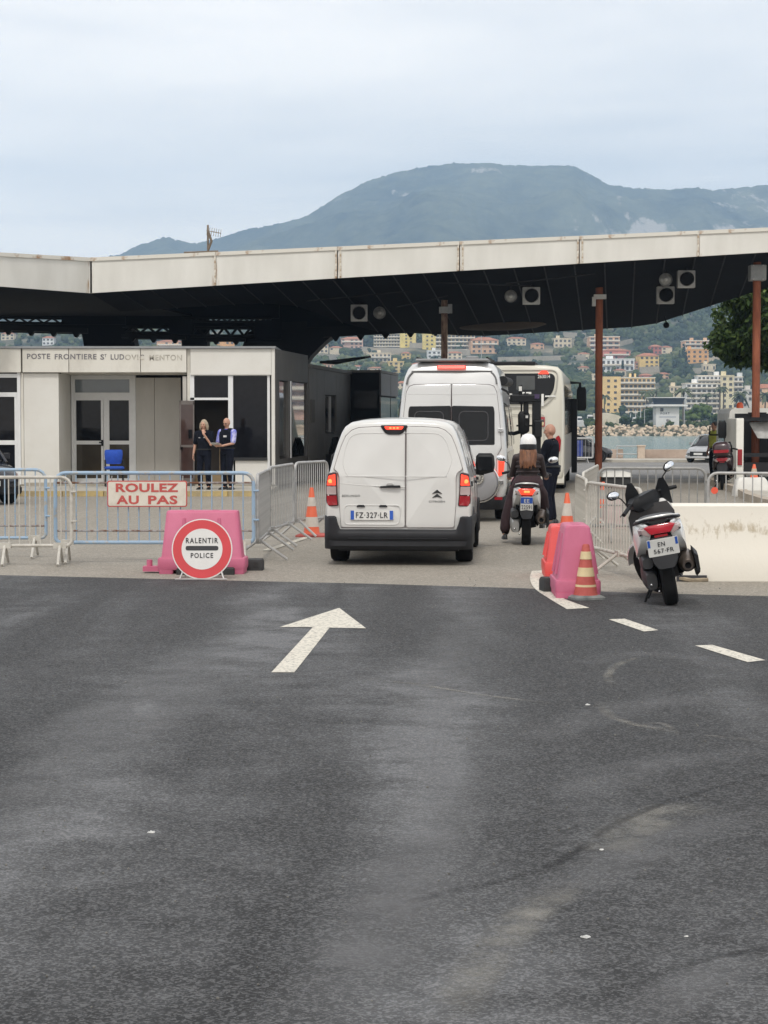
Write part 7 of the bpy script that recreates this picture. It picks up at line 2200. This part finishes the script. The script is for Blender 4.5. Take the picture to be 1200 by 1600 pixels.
    if lit:
        MB().ball((-.022, -.312, .715), (.026, .008, .018), 8, 6).ball((.022, -.312, .715), (.026, .008, .018), 8, 6).build('bulb', M_redhot, r, M=TK)
    MB().box((0, -.275, .648), (.11, .03, .022)).build('reflector', M_red, r, 0, M=TK)
    # plate holder tongue
    tng = rpoly([(-.085, .64), (-.115, .52), (-.10, .40), (-.065, .335), (.065, .335), (.10, .40), (.115, .52), (.085, .64)], .02)
    ys_ = lambda x, z: -.285 + (.64 - z) * -.22 + .5 * x * x
    MB().panel(tng, [(1, .0), (.96, .008), (.9, .008)], ys_, back=.03).build('plate_holder', M_grey, r, M=TK)
    if plate_lines:
        plate(r, TK @ T(0, -.345, .545) @ RX(12), plate_wh[0], plate_wh[1], plate_lines, not italian, italian)
    MB().tube([(-.075, -.25, .58), (-.10, -.10, .5)], .02, 6).tube([(.075, -.25, .58), (.10, -.10, .5)], .02, 6).build('holder_stay', M_blk, r)
    MB().loft([[(x, .0 + .315 * math.cos(t), .285 + .315 * math.sin(t)) for x in (-.075, .075)] + [(x * .9, .0 + .33 * math.cos(t), .285 + .33 * math.sin(t)) for x in (.075, -.075)] for t in np.linspace(.6, 2.3, 10)]).build('rear_mudguard', M_blk, r, 40)
    # exhaust on one side, engine case on the other
    ex = MB().lathe([(.03, -.20), (.052, -.20), (.062, -.19), (.088, -.10), (.090, .20), (.07, .30), (.03, .34)], 20).build('exhaust', mat('exhaust_case', (.16, .13, .11), .4, .7, var=.2), r, M=T(.215, .02, .40) @ RX(-82) @ T(0, 0, 0))
    MB().lathe([(.020, -.205), (.032, -.212), (.032, -.19), (.020, -.16)], 14).build('exhaust_tip', M_lens, ex)
    MB().loft([[(.29 + .0 * z, y, .39 + z) for z in (-.13 * k, .13 * k)] + [(.325, y, .39 + z) for z in (.09 * k, -.10 * k)] for y, k in ((-.20, .7), (-.10, 1.1), (.15, 1.15), (.30, .6))]).build('heat_shield', M_blk, r, 40, fixn=True)
    MB().loft([rr(-.16, .05, .20, .36), rr(-.05, .075, .19, .42), rr(.25, .085, .20, .44), rr(.5, .05, .24, .38)]).build('engine_case', mat('engine_grey', (.045, .045, .047), .5, .3) if not lit else mat('engine_alloy', (.36, .36, .35), .4, .6), r, 60, M=T(-.155, 0, -.01))
    MB().loft([rr(-.15, .05, .40, .50), rr(-.08, .065, .37, .53), rr(.15, .07, .37, .54), rr(.25, .04, .40, .50)]).build('air_box', mat('airbox_grey', (.032, .033, .035), .5), r, 60, M=T(-.165, 0, .0))
    for s_ in (-1, 1):
        MB().tube([(s_ * .13, -.10, .58), (s_ * .15, .02, .30)], .028, 8).build('shock_absorber', M_blk, r)
    MB().ball((-.165, -.17, .24), .016, 8, 6).ball((-.10, -.17, .165), .016, 8, 6).ball((.14, -.02, .285), .02, 8, 6).build('bolt', M_chrome, r)
    if not lit:
        MB().tube([(-.13, .30, .22), (-.22, .24, .10), (-.255, .22, .03), (-.25, .28, .015)], .014, 7).build('side_stand', M_blk, r)
        MB().tube([(-.12, .22, .22), (-.21, .19, .08)], .010, 6).build('stand_spring', M_blk, r)
    if box:
        MB().loft([rr(-.52, .16, .90, 1.14), rr(-.48, .21, .86, 1.20), rr(-.20, .23, .85, 1.24), rr(-.08, .20, .87, 1.20)]).build('top_box', col_main, r, 60)
        MB().panel(rect(-.19, .95, .19, 1.03, .02), [(1, .0), (.95, .012)], lambda x, z: -.53).build('box_reflector', M_red, r)
    return r
sp = G(1051, 946)
M_scw = mat('scooter_white', (.72, .72, .70), .3, var=.04, coat=.5)
M_scd = mat('scooter_black', (.016, .014, .015), .35, var=.2, coat=.3)
scooter('white and black scooter leaning on its side stand beside the concrete block', (sp.x, sp.y + .05, 0.004), R(-5), 10.5, M_scw, M_scw, 36,
        [('EN', -.012, .033, .058, .042), ('567·FR', .0, -.033, .165, .044)], (.255, .165), m_inner=M_scd)
rp = G(822, 851)
M_pinkp = mat('scooter_pink', (.62, .27, .34), .35, var=.05)
scooter('white and pink scooter with lit tail lamp carrying the helmeted rider', (rp.x, rp.y, 0), R(-4), -.5, M_pinkp, M_scw, -3,
        [('EE', 0, .05, .08, .05), ('22591', 0, -.042, .16, .06)], (.19, .21), True, True, screen=False, tailw=.94)
scooter('dark maroon scooter with a top box parked behind the white lorry', (PX(1131, 49), 49, 0), R(-12), 3, mat('scooter_maroon', (.030, .008, .012), .3, coat=.5), mat('scooter_maroon2', (.020, .008, .010), .35), 0, None, box=True, mirrors=False)

# ------------------------------------------------------------------ people
M_skin = mat('skin', (.48, .27, .19), .55, var=.10, scale=14)
M_skin2 = mat('skin_tanned', (.40, .21, .145), .55, var=.10, scale=14)
M_navy = mat('navy_uniform', (.0075, .009, .015), .9, var=.3, scale=9, bump=.5, bscale=22, spec=.12)
M_trous = mat('navy_trousers', (.0085, .010, .018), .9, var=.3, scale=9, bump=.5, bscale=18, spec=.12)
M_shoe = mat('black_shoe', (.012, .012, .012), .5)
M_hairb = worn('blonde_hair', (.22, .17, .11), (.46, .39, .29), .5, .2, 12, .6, (6, 6, .8))
M_haira = worn('auburn_hair', (.05, .018, .009), (.26, .105, .04), .5, .22, 9, .5, (5, 5, .6))
M_eye = mat('eye_dark', (.03, .02, .02), .3)
M_lip_ = mat('lips', (.30, .11, .09), .5)
def cap(mb, pts, rs, n=10):
    mb.tube(pts, rs, n)
    for p, r_ in ((pts[0], rs[0]), (pts[-1], rs[-1])):
        mb.ball(p, r_ * .98, 10, 8)
    for p, r_ in zip(pts[1:-1], rs[1:-1]):
        mb.ball(p, r_ * .99, 10, 8)
def skinify(o, voxel, it=3):
    m = o.modifiers.new('one_surface', 'REMESH'); m.mode = 'VOXEL'; m.voxel_size = voxel; m.use_smooth_shade = True
    s_ = o.modifiers.new('relax', 'SMOOTH'); s_.iterations = it; s_.factor = .5
    return o
def hand(mb, w_, d, nrm, side, curl=.5):
    """palm and five fingers from wrist w_ along d; nrm points out of the back of the hand"""
    d = Vector(d).normalized(); nrm = Vector(nrm); nrm = (nrm - d * nrm.dot(d)).normalized()
    t = d.cross(nrm) * side
    w_ = Vector(w_)
    for k in (-1, -.33, .33, 1):
        cap(mb, [w_ + t * .016 * k, w_ + d * .085 + t * .030 * k], [.015, .014], 8)
    for k, L_ in ((-1.05, .060), (-.35, .075), (.35, .080), (1.05, .070)):
        b_ = w_ + d * .085 + t * .030 * k
        d2 = (d - nrm * curl * .7).normalized(); d3 = (d - nrm * curl * 1.9).normalized()
        cap(mb, [b_, b_ + d2 * L_ * .5, b_ + d2 * L_ * .5 + d3 * L_ * .5], [.0105, .0098, .0085], 8)
    b_ = w_ + d * .025 + t * .030
    e = (d * .6 + t * .75 - nrm * .35).normalized()
    cap(mb, [b_, b_ + e * .035, b_ + e * .035 + (d * .85 + t * .2 - nrm * .4).normalized() * .032], [.0135, .0118, .0095], 8)
def person(label, loc, rz, H=1.75, arms=None, head=(0, 0), top=M_navy, sleeve='short', trousers=M_trous, skin=None, hair=None, vest=None, legs=None, sleeve_m=None, build_=1.0, hands=True, lean=0.0, helmet=None, coat=None):
    k = H / 1.75
    skin = skin or M_skin
    r = thing('person', label, 'person', loc, rz, 'people at the post')
    r.scale = (k, k, k)
    legs = legs or {}
    LN = Matrix.Translation((0, 0, .95)) @ RX(-lean) @ Matrix.Translation((0, 0, -.95))
    J = lambda p: LN @ Vector(p)
    b = MB()
    q = build_
    torso = [(.90, .150 * q, .105 * q, 0), (.98, .158 * q, .112 * q, 0), (1.08, .140 * q, .105 * q, .008), (1.18, .148 * q, .108 * q, .01), (1.30, .168 * q, .115 * q, .008), (1.40, .170 * q, .098 * q, -.005), (1.46, .11, .07, -.012)]
    def tor(mb, ex, z0=.0, z1=2.0, rows=torso):
        rows_ = [t for t in rows if z0 <= t[0] <= z1]
        mb.loft([[tuple(J(((hx + ex) * math.cos(2 * math.pi * j / 20), yo + (hy + ex) * math.sin(2 * math.pi * j / 20), z))) for j in range(20)] for z, hx, hy, yo in rows_])
    tor(b, -.012)
    cap(b, [J((0, -.012, 1.42)), J((0, .005, 1.53))], [.058, .052])
    Mh = LN @ T(0, .012, 1.625) @ RZ(head[0]) @ RX(head[1])
    hb = MB()
    hb.ball((0, -.008, .012), (.076, .096, .108), 18, 14)
    hb.ball((0, .022, -.052), (.057, .066, .066), 14, 10)
    hb.ball((0, .060, -.088), (.028, .022, .020), 10, 8)
    hb.tube([(0, .084, .022), (0, .104, -.018)], [.010, .017], 8).ball((0, .100, -.022), (.017, .015, .012), 8, 6)
    for s_ in (-1, 1):
        hb.ball((s_ * .077, -.012, -.008), (.011, .024, .033), 10, 8)
        hb.ball((s_ * .033, .078, .034), (.026, .012, .010), 8, 6)
        hb.ball((s_ * .038, .070, -.022), (.022, .016, .022), 8, 6)
    hb.ball((0, .082, -.057), (.026, .010, .011), 10, 6)
    o0 = len(b.v)
    b.add(hb.v, hb.f, Mh)
    arms = arms or {}
    shl = MB()
    for s_, nm in ((1, 'R'), (-1, 'L')):
        S_ = J((s_ * .185 * q, -.008, 1.405))
        E, W_, D, N_ = arms.get(nm, ((s_ * .245, -.03, 1.12), (s_ * .25, .05, .88), (0, .1, -1), (s_, .0, 0)))
        E, W_ = J(E), J(W_)
        cap(b, [S_, E, W_], [.048, .040, .028])
        if hands:
            hand(b, W_, D, N_, -s_ if nm == 'R' else -s_, arms.get(nm + 'curl', .55))
        if sleeve == 'long':
            cap(shl, [S_, E, E.lerp(W_, .93)], [.066 * q, .056, .044])
        else:
            cap(shl, [S_, S_.lerp(E, .80)], [.066 * q, .062])
    for s_, nm in ((1, 'R'), (-1, 'L')):
        Hp, Kn, An, To = legs.get(nm, ((s_ * .090, 0, .92), (s_ * .105, .025, .50), (s_ * .11, -.03, .09), (s_ * .135, .13, .035)))
        cap(b, [Hp, Kn, An], [.085, .058, .042])
        cap(b, [(An[0], An[1], An[2] - .01), Vector(An).lerp(Vector(To), .45)], [.030, .022])
    body = skinify(b.build('body', skin, r, 180), .0095, 2)
    # clothes
    tb = MB()
    tor(tb, .012, .86, 1.47)
    tb.add(shl.v, shl.f)
    cap(tb, [J((-.13 * q, -.008, 1.425)), J((.13 * q, -.008, 1.425))], [.062, .062])
    skinify(tb.build('jacket' if sleeve == 'long' else 'shirt', top, r, 180), .011, 2)
    cb_ = MB().tube([J((.064 * math.cos(a), -.012 + .060 * math.sin(a), 1.475 - .012 * math.sin(a))) for a in np.linspace(0, 2 * math.pi, 17)[:-1]], .015, 7, True)
    cb_.build('collar', top, r)
    if sleeve_m:
        for s_, nm in ((1, 'R'), (-1, 'L')):
            S_ = J((s_ * .185 * q, -.008, 1.405)); E = J(arms.get(nm, ((s_ * .245, -.03, 1.12),))[0])
            sl = MB()
            cap(sl, [S_.lerp(E, .02), S_.lerp(E, .84)], [.072 * q, .066])
            skinify(sl.build('sleeve', sleeve_m, r, 180), .011, 2)
    tr = MB()
    for s_, nm in ((1, 'R'), (-1, 'L')):
        Hp, Kn, An, To = legs.get(nm, ((s_ * .090, 0, .92), (s_ * .105, .025, .50), (s_ * .11, -.03, .09), (s_ * .135, .13, .035)))
        A2 = Vector(Kn).lerp(Vector(An), .90)
        cap(tr, [Hp, Kn, A2], [.100 * q, .076, .068])
        sb = MB()
        sb.loft([[(x * w_ * .9, y, z) for x, z in ((-1, 0), (1, 0), (.9, h_ * .6), (0, h_), (-.9, h_ * .6))] for y, w_, h_ in ((-.09, .034, .07), (-.05, .042, .11), (.03, .044, .09), (.12, .048, .06), (.18, .030, .04))])
        dr_ = Vector(To) - Vector(An)
        sb.build('shoe', M_shoe, r, 60, M=T(An[0], An[1], max(0.0, An[2] - .09)) @ Matrix.Rotation(math.atan2(-dr_.x, dr_.y), 4, 'Z'))
    if not legs:
        tr.loft([[(hx * math.cos(2 * math.pi * j / 20), hy * math.sin(2 * math.pi * j / 20), z) for j in range(20)] for z, hx, hy in ((.86, .155 * q, .118 * q), (.93, .172 * q, .124 * q), (1.0, .166 * q, .122 * q))])
    else:
        cap(tr, [(-.08, .0, .93), (.08, .0, .93)], [.125, .125])
    skinify(tr.build('trousers', trousers, r, 180), .012, 2)
    MB().tube([J((.176 * q * math.cos(a), .128 * q * math.sin(a), 1.01)) for a in np.linspace(0, 2 * math.pi, 25)[:-1]], .016, 6, True).build('belt', M_shoe, r)
    if vest:
        vb = MB(); tor(vb, .030, .97, 1.46); cap(vb, [J((-.12 * q, -.012, 1.43)), J((.12 * q, -.012, 1.43))], [.070, .070])
        skinify(vb.build('vest', vest, r, 180), .012, 2)
    # face
    e = MB()
    for s_ in (-1, 1):
        e.ball((s_ * .031, .084, .013), (.012, .006, .006), 8, 6)
    e.build('eyes', M_eye, r, M=Mh)
    MB().box((-.032, .090, .036), (.034, .008, .006)).box((.032, .090, .036), (.034, .008, .006)).build('eyebrows', hair[0] if hair else mat('brow', (.10, .07, .05), .9), r, 0, M=Mh)
    MB().ball((0, .090, -.057), (.022, .006, .007), 10, 6).build('lips', M_lip_, r, M=Mh)
    if hair:
        m, kind = hair
        h_ = MB()
        h_.ball((0, -.022, .030), (.088, .098, .106), 16, 12)
        if kind == 'bob':
            for a in np.linspace(R(165), R(375), 15):
                x, y = .086 * math.cos(a), -.012 + .088 * math.sin(a)
                cap(h_, [(x * .9, y * .9, .03), (x * 1.12, y * 1.05, -.06), (x * 1.15, y * 1.02 + .01, -.125)], [.030, .028, .016], 8)
        if kind == 'long':
            for a in np.linspace(R(175), R(365), 17):
                x, y = .086 * math.cos(a), -.02 + .085 * math.sin(a)
                L_ = random.uniform(.26, .36)
                cap(h_, [(x * .9, y * .9, .0), (x * 1.35, y * 1.15 - .01, -.13), (x * random.uniform(1.1, 1.6), y * 1.25 - .04, -.13 - L_ * .5), (x * random.uniform(1.0, 1.7), y * 1.2 - .05, -.13 - L_ * .8)], [.032, .030, .022, .008], 8)
        skinify(h_.build('hair', m, r, 180, M=Mh), .011, 1)
    if helmet:
        MB().lathe([(.001, .150), (.05, .145), (.10, .118), (.135, .065), (.146, .0), (.142, -.035)], 26).build('helmet', helmet[0], r, M=Mh @ T(0, -.012, .02) @ Matrix.Diagonal((.93, 1.05, 1, 1)))
        MB().lathe([(.128, -.125), (.146, -.11), (.1485, -.04), (.143, -.028), (.12, -.03)], 26).build('helmet_lower', helmet[1], r, M=Mh @ T(0, -.012, .02) @ Matrix.Diagonal((.93, 1.05, 1, 1)))
    return r
pz = pv
p1 = person('woman officer with blonde bob and dark polo resting a hand on her chin', (PX(319, 46), 46, pz), R(180 - 14), 1.67,
            {'L': ((-.215, .10, 1.13), (-.055, .195, 1.40), (.2, -.35, 1), (-.5, .8, .2)), 'Lcurl': 1.0, 'R': ((.255, -.05, 1.12), (.275, .02, .87), (.05, .1, -1), (1, 0, 0))},
            (-6, -8), M_navy, hair=(M_hairb, 'bob'), build_=1.06)
MB().box((-.06, .132, 1.31), (.05, .012, .03)).box((.075, .130, 1.30), (.045, .012, .012)).build('badge', mat('badge_white', (.55, .55, .55), .6), p1, 0)
MB().tube([(.272 + .03 * math.cos(a), .02 + .03 * math.sin(a), .895) for a in np.linspace(0, 2 * math.pi, 13)[:-1]], .007, 6, True).build('bracelet', M_chrome, p1)
p2p = person('bald man officer in black vest and blue sleeves reading white papers', (PX(355, 45.9), 45.9, pz), R(180 - 38), 1.72,
             {'L': ((-.25, .06, 1.13), (-.085, .27, 1.07), (.5, .75, .0), (-.5, .3, -.8)), 'R': ((.25, .06, 1.13), (.10, .28, 1.06), (-.55, .75, .0), (.5, .3, -.8))},
             (8, -24), mat('blue_polo', (.05, .07, .42), .8, var=.2, scale=10), skin=M_skin, sleeve_m=worn('lavender_sleeve', (.14, .16, .55), (.50, .50, .72), .5, .06, 6, .8, (6, 1, 1)), vest=M_navy, build_=1.12)
MB().box((0, .0, 0), (.21, .29, .006)).build('papers', M_paper, p2p, 0, M=T(.01, .37, 1.10) @ RZ(18) @ RX(18))
MB().box((-.075, .158, 1.30), (.10, .012, .045)).build('badge', mat('badge_white', (.55, .55, .55), .6), p2p, 0)
MB().tube([(-.072, .088, .012), (-.030, .098, .012), (.030, .098, .012), (.072, .088, .012)], .004, 5).build('glasses', M_shoe, p2p, M=T(0, .012, 1.625) @ RZ(8) @ RX(-24))
p3p = person('bald policeman in dark short sleeved uniform with white arm badge beside the rider', (PX(860, 33.1), 33.1, 0), R(72), 1.74,
             {'L': ((-.23, .10, 1.14), (-.10, .31, 1.16), (.6, .8, .0), (-.4, .3, .7)), 'R': ((.24, .02, 1.12), (.20, .27, 1.13), (-.2, 1, .0), (.8, .0, .6))},
             (10, -10), M_navy, skin=M_skin2, build_=1.28)
MB().lathe([(.036, -.004), (.036, .004)], 18).build('arm_badge', mat('arm_badge_white', (.60, .62, .66), .6), p3p, M=T(.325, .0, 1.30) @ RY(90))
MB().lathe([(.022, -.005), (.022, .005)], 14).build('badge_centre', mat('arm_badge_blue', (.25, .30, .42), .6), p3p, M=T(.3265, .0, 1.30) @ RY(90))
MB().box((.19, .03, .98), (.06, .10, .16)).box((.17, -.10, .97), (.07, .08, .12)).build('belt_pouch', M_shoe, p3p, 0, .01)
# rider astride the second scooter
M_puffer = mat('brown_puffer', (.026, .015, .015), .6, var=.25, scale=8)
M_skirt = mat('plum_coat', (.034, .015, .018), .85, var=.3, scale=6, bump=.3, bscale=16)
seat_off = .92 - .845
rid = person('scooter rider with white helmet, long auburn hair and brown padded jacket', (rp.x + .05, rp.y + .34, -.02), R(-4), 1.59,
             {'L': ((-.25, .16, 1.14), (-.31, .52, 1.10), (.0, 1, -.1), (-.2, .0, 1)), 'R': ((.25, .16, 1.14), (.31, .52, 1.10), (0, 1, -.1), (.2, 0, 1)), 'Lcurl': 1.3, 'Rcurl': 1.3},
             (2, -4), M_puffer, 'long', mat('dark_leggings', (.016, .014, .016), .8), hair=(M_haira, 'long'),
             legs={'R': ((.12, .02, .93), (.24, .42, .66), (.23, .36, .34), (.25, .52, .30)), 'L': ((-.12, .0, .93), (-.30, .24, .56), (-.37, .06, .17), (-.39, .22, .12))},
             helmet=(mat('helmet_white', (.72, .72, .71), .25, coat=.5, var=.02), M_blk), build_=1.02)
# quilting rolls of the padded jacket
for z in (1.02, 1.10, 1.18, 1.26, 1.34):
    hx = .172 * 1.02 + (.012 if z > 1.2 else .0); hy = .118 * 1.02
    MB().tube([(hx * math.cos(a), .006 + hy * math.sin(a), z) for a in np.linspace(0, 2 * math.pi, 29)[:-1]], .022, 8, True).build('quilted_roll', M_puffer, rid)
# long coat skirt falling over one side
cs_ = MB()
cap(cs_, [(-.10, -.02, .98), (-.24, .10, .74), (-.34, .08, .42), (-.37, .05, .26)], [.15, .12, .10, .085])
cap(cs_, [(.08, -.02, .98), (.22, .22, .80), (.27, .34, .60)], [.14, .11, .085])
cap(cs_, [(-.1, -.05, .98), (.1, -.05, .98)], [.155, .155])
skinify(cs_.build('coat_skirt', M_skirt, rid, 180), .013, 3)
# worker at the lorry
M_hiv = mat('hi_vis_yellow', (.48, .50, .08), .7, var=.2, scale=10)
person('worker in yellow vest standing by the white lorry cab', (PX(1116, 56.6), 56.6, 0), R(120), 1.72, None, (0, 0), mat('dark_shirt', (.02, .03, .02), .8), skin=M_skin2, vest=M_hiv, hair=(mat('black_hair', (.02, .016, .014), .6), 'short'), hands=True)
# ------------------------------------------------------------------ blue chair at the entrance
ch = thing('office_chair', 'blue padded chair standing outside the glazed entrance', 'chair', (PX(178, 47.9), 47.95, pv), R(-168))
M_blueu = mat('blue_upholstery', (.018, .075, .42), .85, var=.15, scale=14, bump=.2, bscale=90)
MB().loft([rrect_ring(.21, .20, .43, .05), rrect_ring(.24, .23, .45, .06), rrect_ring(.24, .23, .49, .06), rrect_ring(.21, .20, .505, .05)]).build('seat', M_blueu, ch, 60)
MB().loft([[(x, y + -.20, z) for x, y, z in ((-.17 * k, .03, zz), (.17 * k, .03, zz), (.19 * k, .0, zz), (.17 * k, -.03, zz), (-.17 * k, -.03, zz), (-.19 * k, .0, zz))] for zz, k in ((.56, .9), (.60, 1.1), (.80, 1.2), (.90, 1.15), (.92, 1.0))]).build('backrest', M_blueu, ch, 60)
for sx in (-1, 1):
    for sy in (-1, 1):
        MB().tube([(sx * .22, sy * .20, 0), (sx * .215, sy * .19, .46 if sy > 0 else .62)], .013, 7).build('leg', M_blk, ch)
    MB().tube([(sx * .22, -.20, .50), (sx * .22, -.19, .66), (sx * .225, .16, .66), (sx * .22, .19, .45)], .013, 7).build('armrest', M_blk, ch)

# ------------------------------------------------------------------ big dark tree by the rusty pole
tcx = 62.0
tr_ = thing('broadleaf_tree', 'large dark drooping broadleaf tree behind the rusty pole', 'tree', (PX(1282, tcx), tcx, 0))
tk = MB()
tk.tube([(0, 0, -.1), (.1, 0, 1.6), (0, .1, 3.0), (-.2, 0, 4.2)], [.34, .28, .22, .12], 10)
tips = []
for i in range(14):
    a = 2 * math.pi * i / 14 + random.uniform(-.2, .2)
    z0 = random.uniform(2.6, 3.8)
    L_ = random.uniform(1.8, 3.0)
    z1 = z0 + random.uniform(.6, 2.4)
    tk.tube([(0, 0, z0), (math.cos(a) * L_ * .5, math.sin(a) * L_ * .5, (z0 + z1) / 2 + .3), (math.cos(a) * L_, math.sin(a) * L_, z1)], [.11, .07, .03], 6)
tk.build('trunk', M_bark, tr_)
def leaf_crown(n, fn, size, name, parent, tm=.38):
    c = np.array([fn() for _ in range(n)])
    d = rng.normal(size=(n, 3)); d[:, 2] -= .9; d /= np.linalg.norm(d, axis=1)[:, None]
    s_ = np.cross(d, rng.normal(size=(n, 3))); s_ /= np.linalg.norm(s_, axis=1)[:, None]
    L_ = size * rng.uniform(.7, 1.4, n)[:, None]
    nrm = np.cross(d, s_)
    v = np.stack([c, c + d * L_ * .45 + s_ * L_ * .24 + nrm * L_ * .04, c + d * L_, c + d * L_ * .45 - s_ * L_ * .24 + nrm * L_ * .04], 1)
    f = (np.arange(n) * 4)[:, None] + np.array([0, 1, 2, 3])[None]
    t = np.repeat(np.clip(rng.normal(tm, .22, n), 0, 1), 4)
    return link(name, rapid(name, v.reshape(-1, 3), f, M_tree, t), parent)
lob = []
for i in range(95):
    a = random.uniform(0, 2 * math.pi); u = random.random() ** .5
    zz = random.uniform(3.75, 6.9)
    rad = 3.25 * math.sqrt(max(.15, 1 - ((zz - 4.9) / 2.4) ** 2)) * u
    lob.append((rad * math.cos(a), rad * math.sin(a) * .9, zz, random.uniform(.45, .85)))
for x, z, q in ((-3.05, 4.6, .42), (-2.7, 4.1, .42), (-2.95, 4.15, .35), (-2.2, 3.75, .42), (-1.5, 3.6, .45), (-1.9, 6.3, .5), (-1.45, 6.9, .45), (-2.5, 5.4, .5), (-3.15, 4.05, .22), (-3.3, 4.45, .2)):
    lob.append((x, random.uniform(-.6, .4), z, q))
def lf():
    x, y, z, q = random.choice(lob)
    v = Vector((random.gauss(0, 1), random.gauss(0, 1), random.gauss(0, 1))).normalized() * q * random.uniform(.55, 1.0)
    return (x + v.x, y + v.y, z + v.z * .8)
leaf_crown(48000, lf, .21, 'crown', tr_)
lit_lobes = [(-1.95, -1.2, 6.35, .55), (-1.7, -1.3, 5.7, .55), (-1.9, -1.3, 5.15, .4), (-1.3, -1.2, 6.9, .6), (-.6, -1.6, 6.6, .7), (-2.15, -1.0, 6.0, .35)]  # lobes whose lighter tint paints sunlight onto the crown's top
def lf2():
    x, y, z, q = random.choice(lit_lobes)
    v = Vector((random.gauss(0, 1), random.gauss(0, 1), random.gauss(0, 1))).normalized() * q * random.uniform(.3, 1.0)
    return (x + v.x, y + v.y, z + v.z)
leaf_crown(3600, lf2, .26, 'lit_tint_leaves', tr_, .85)
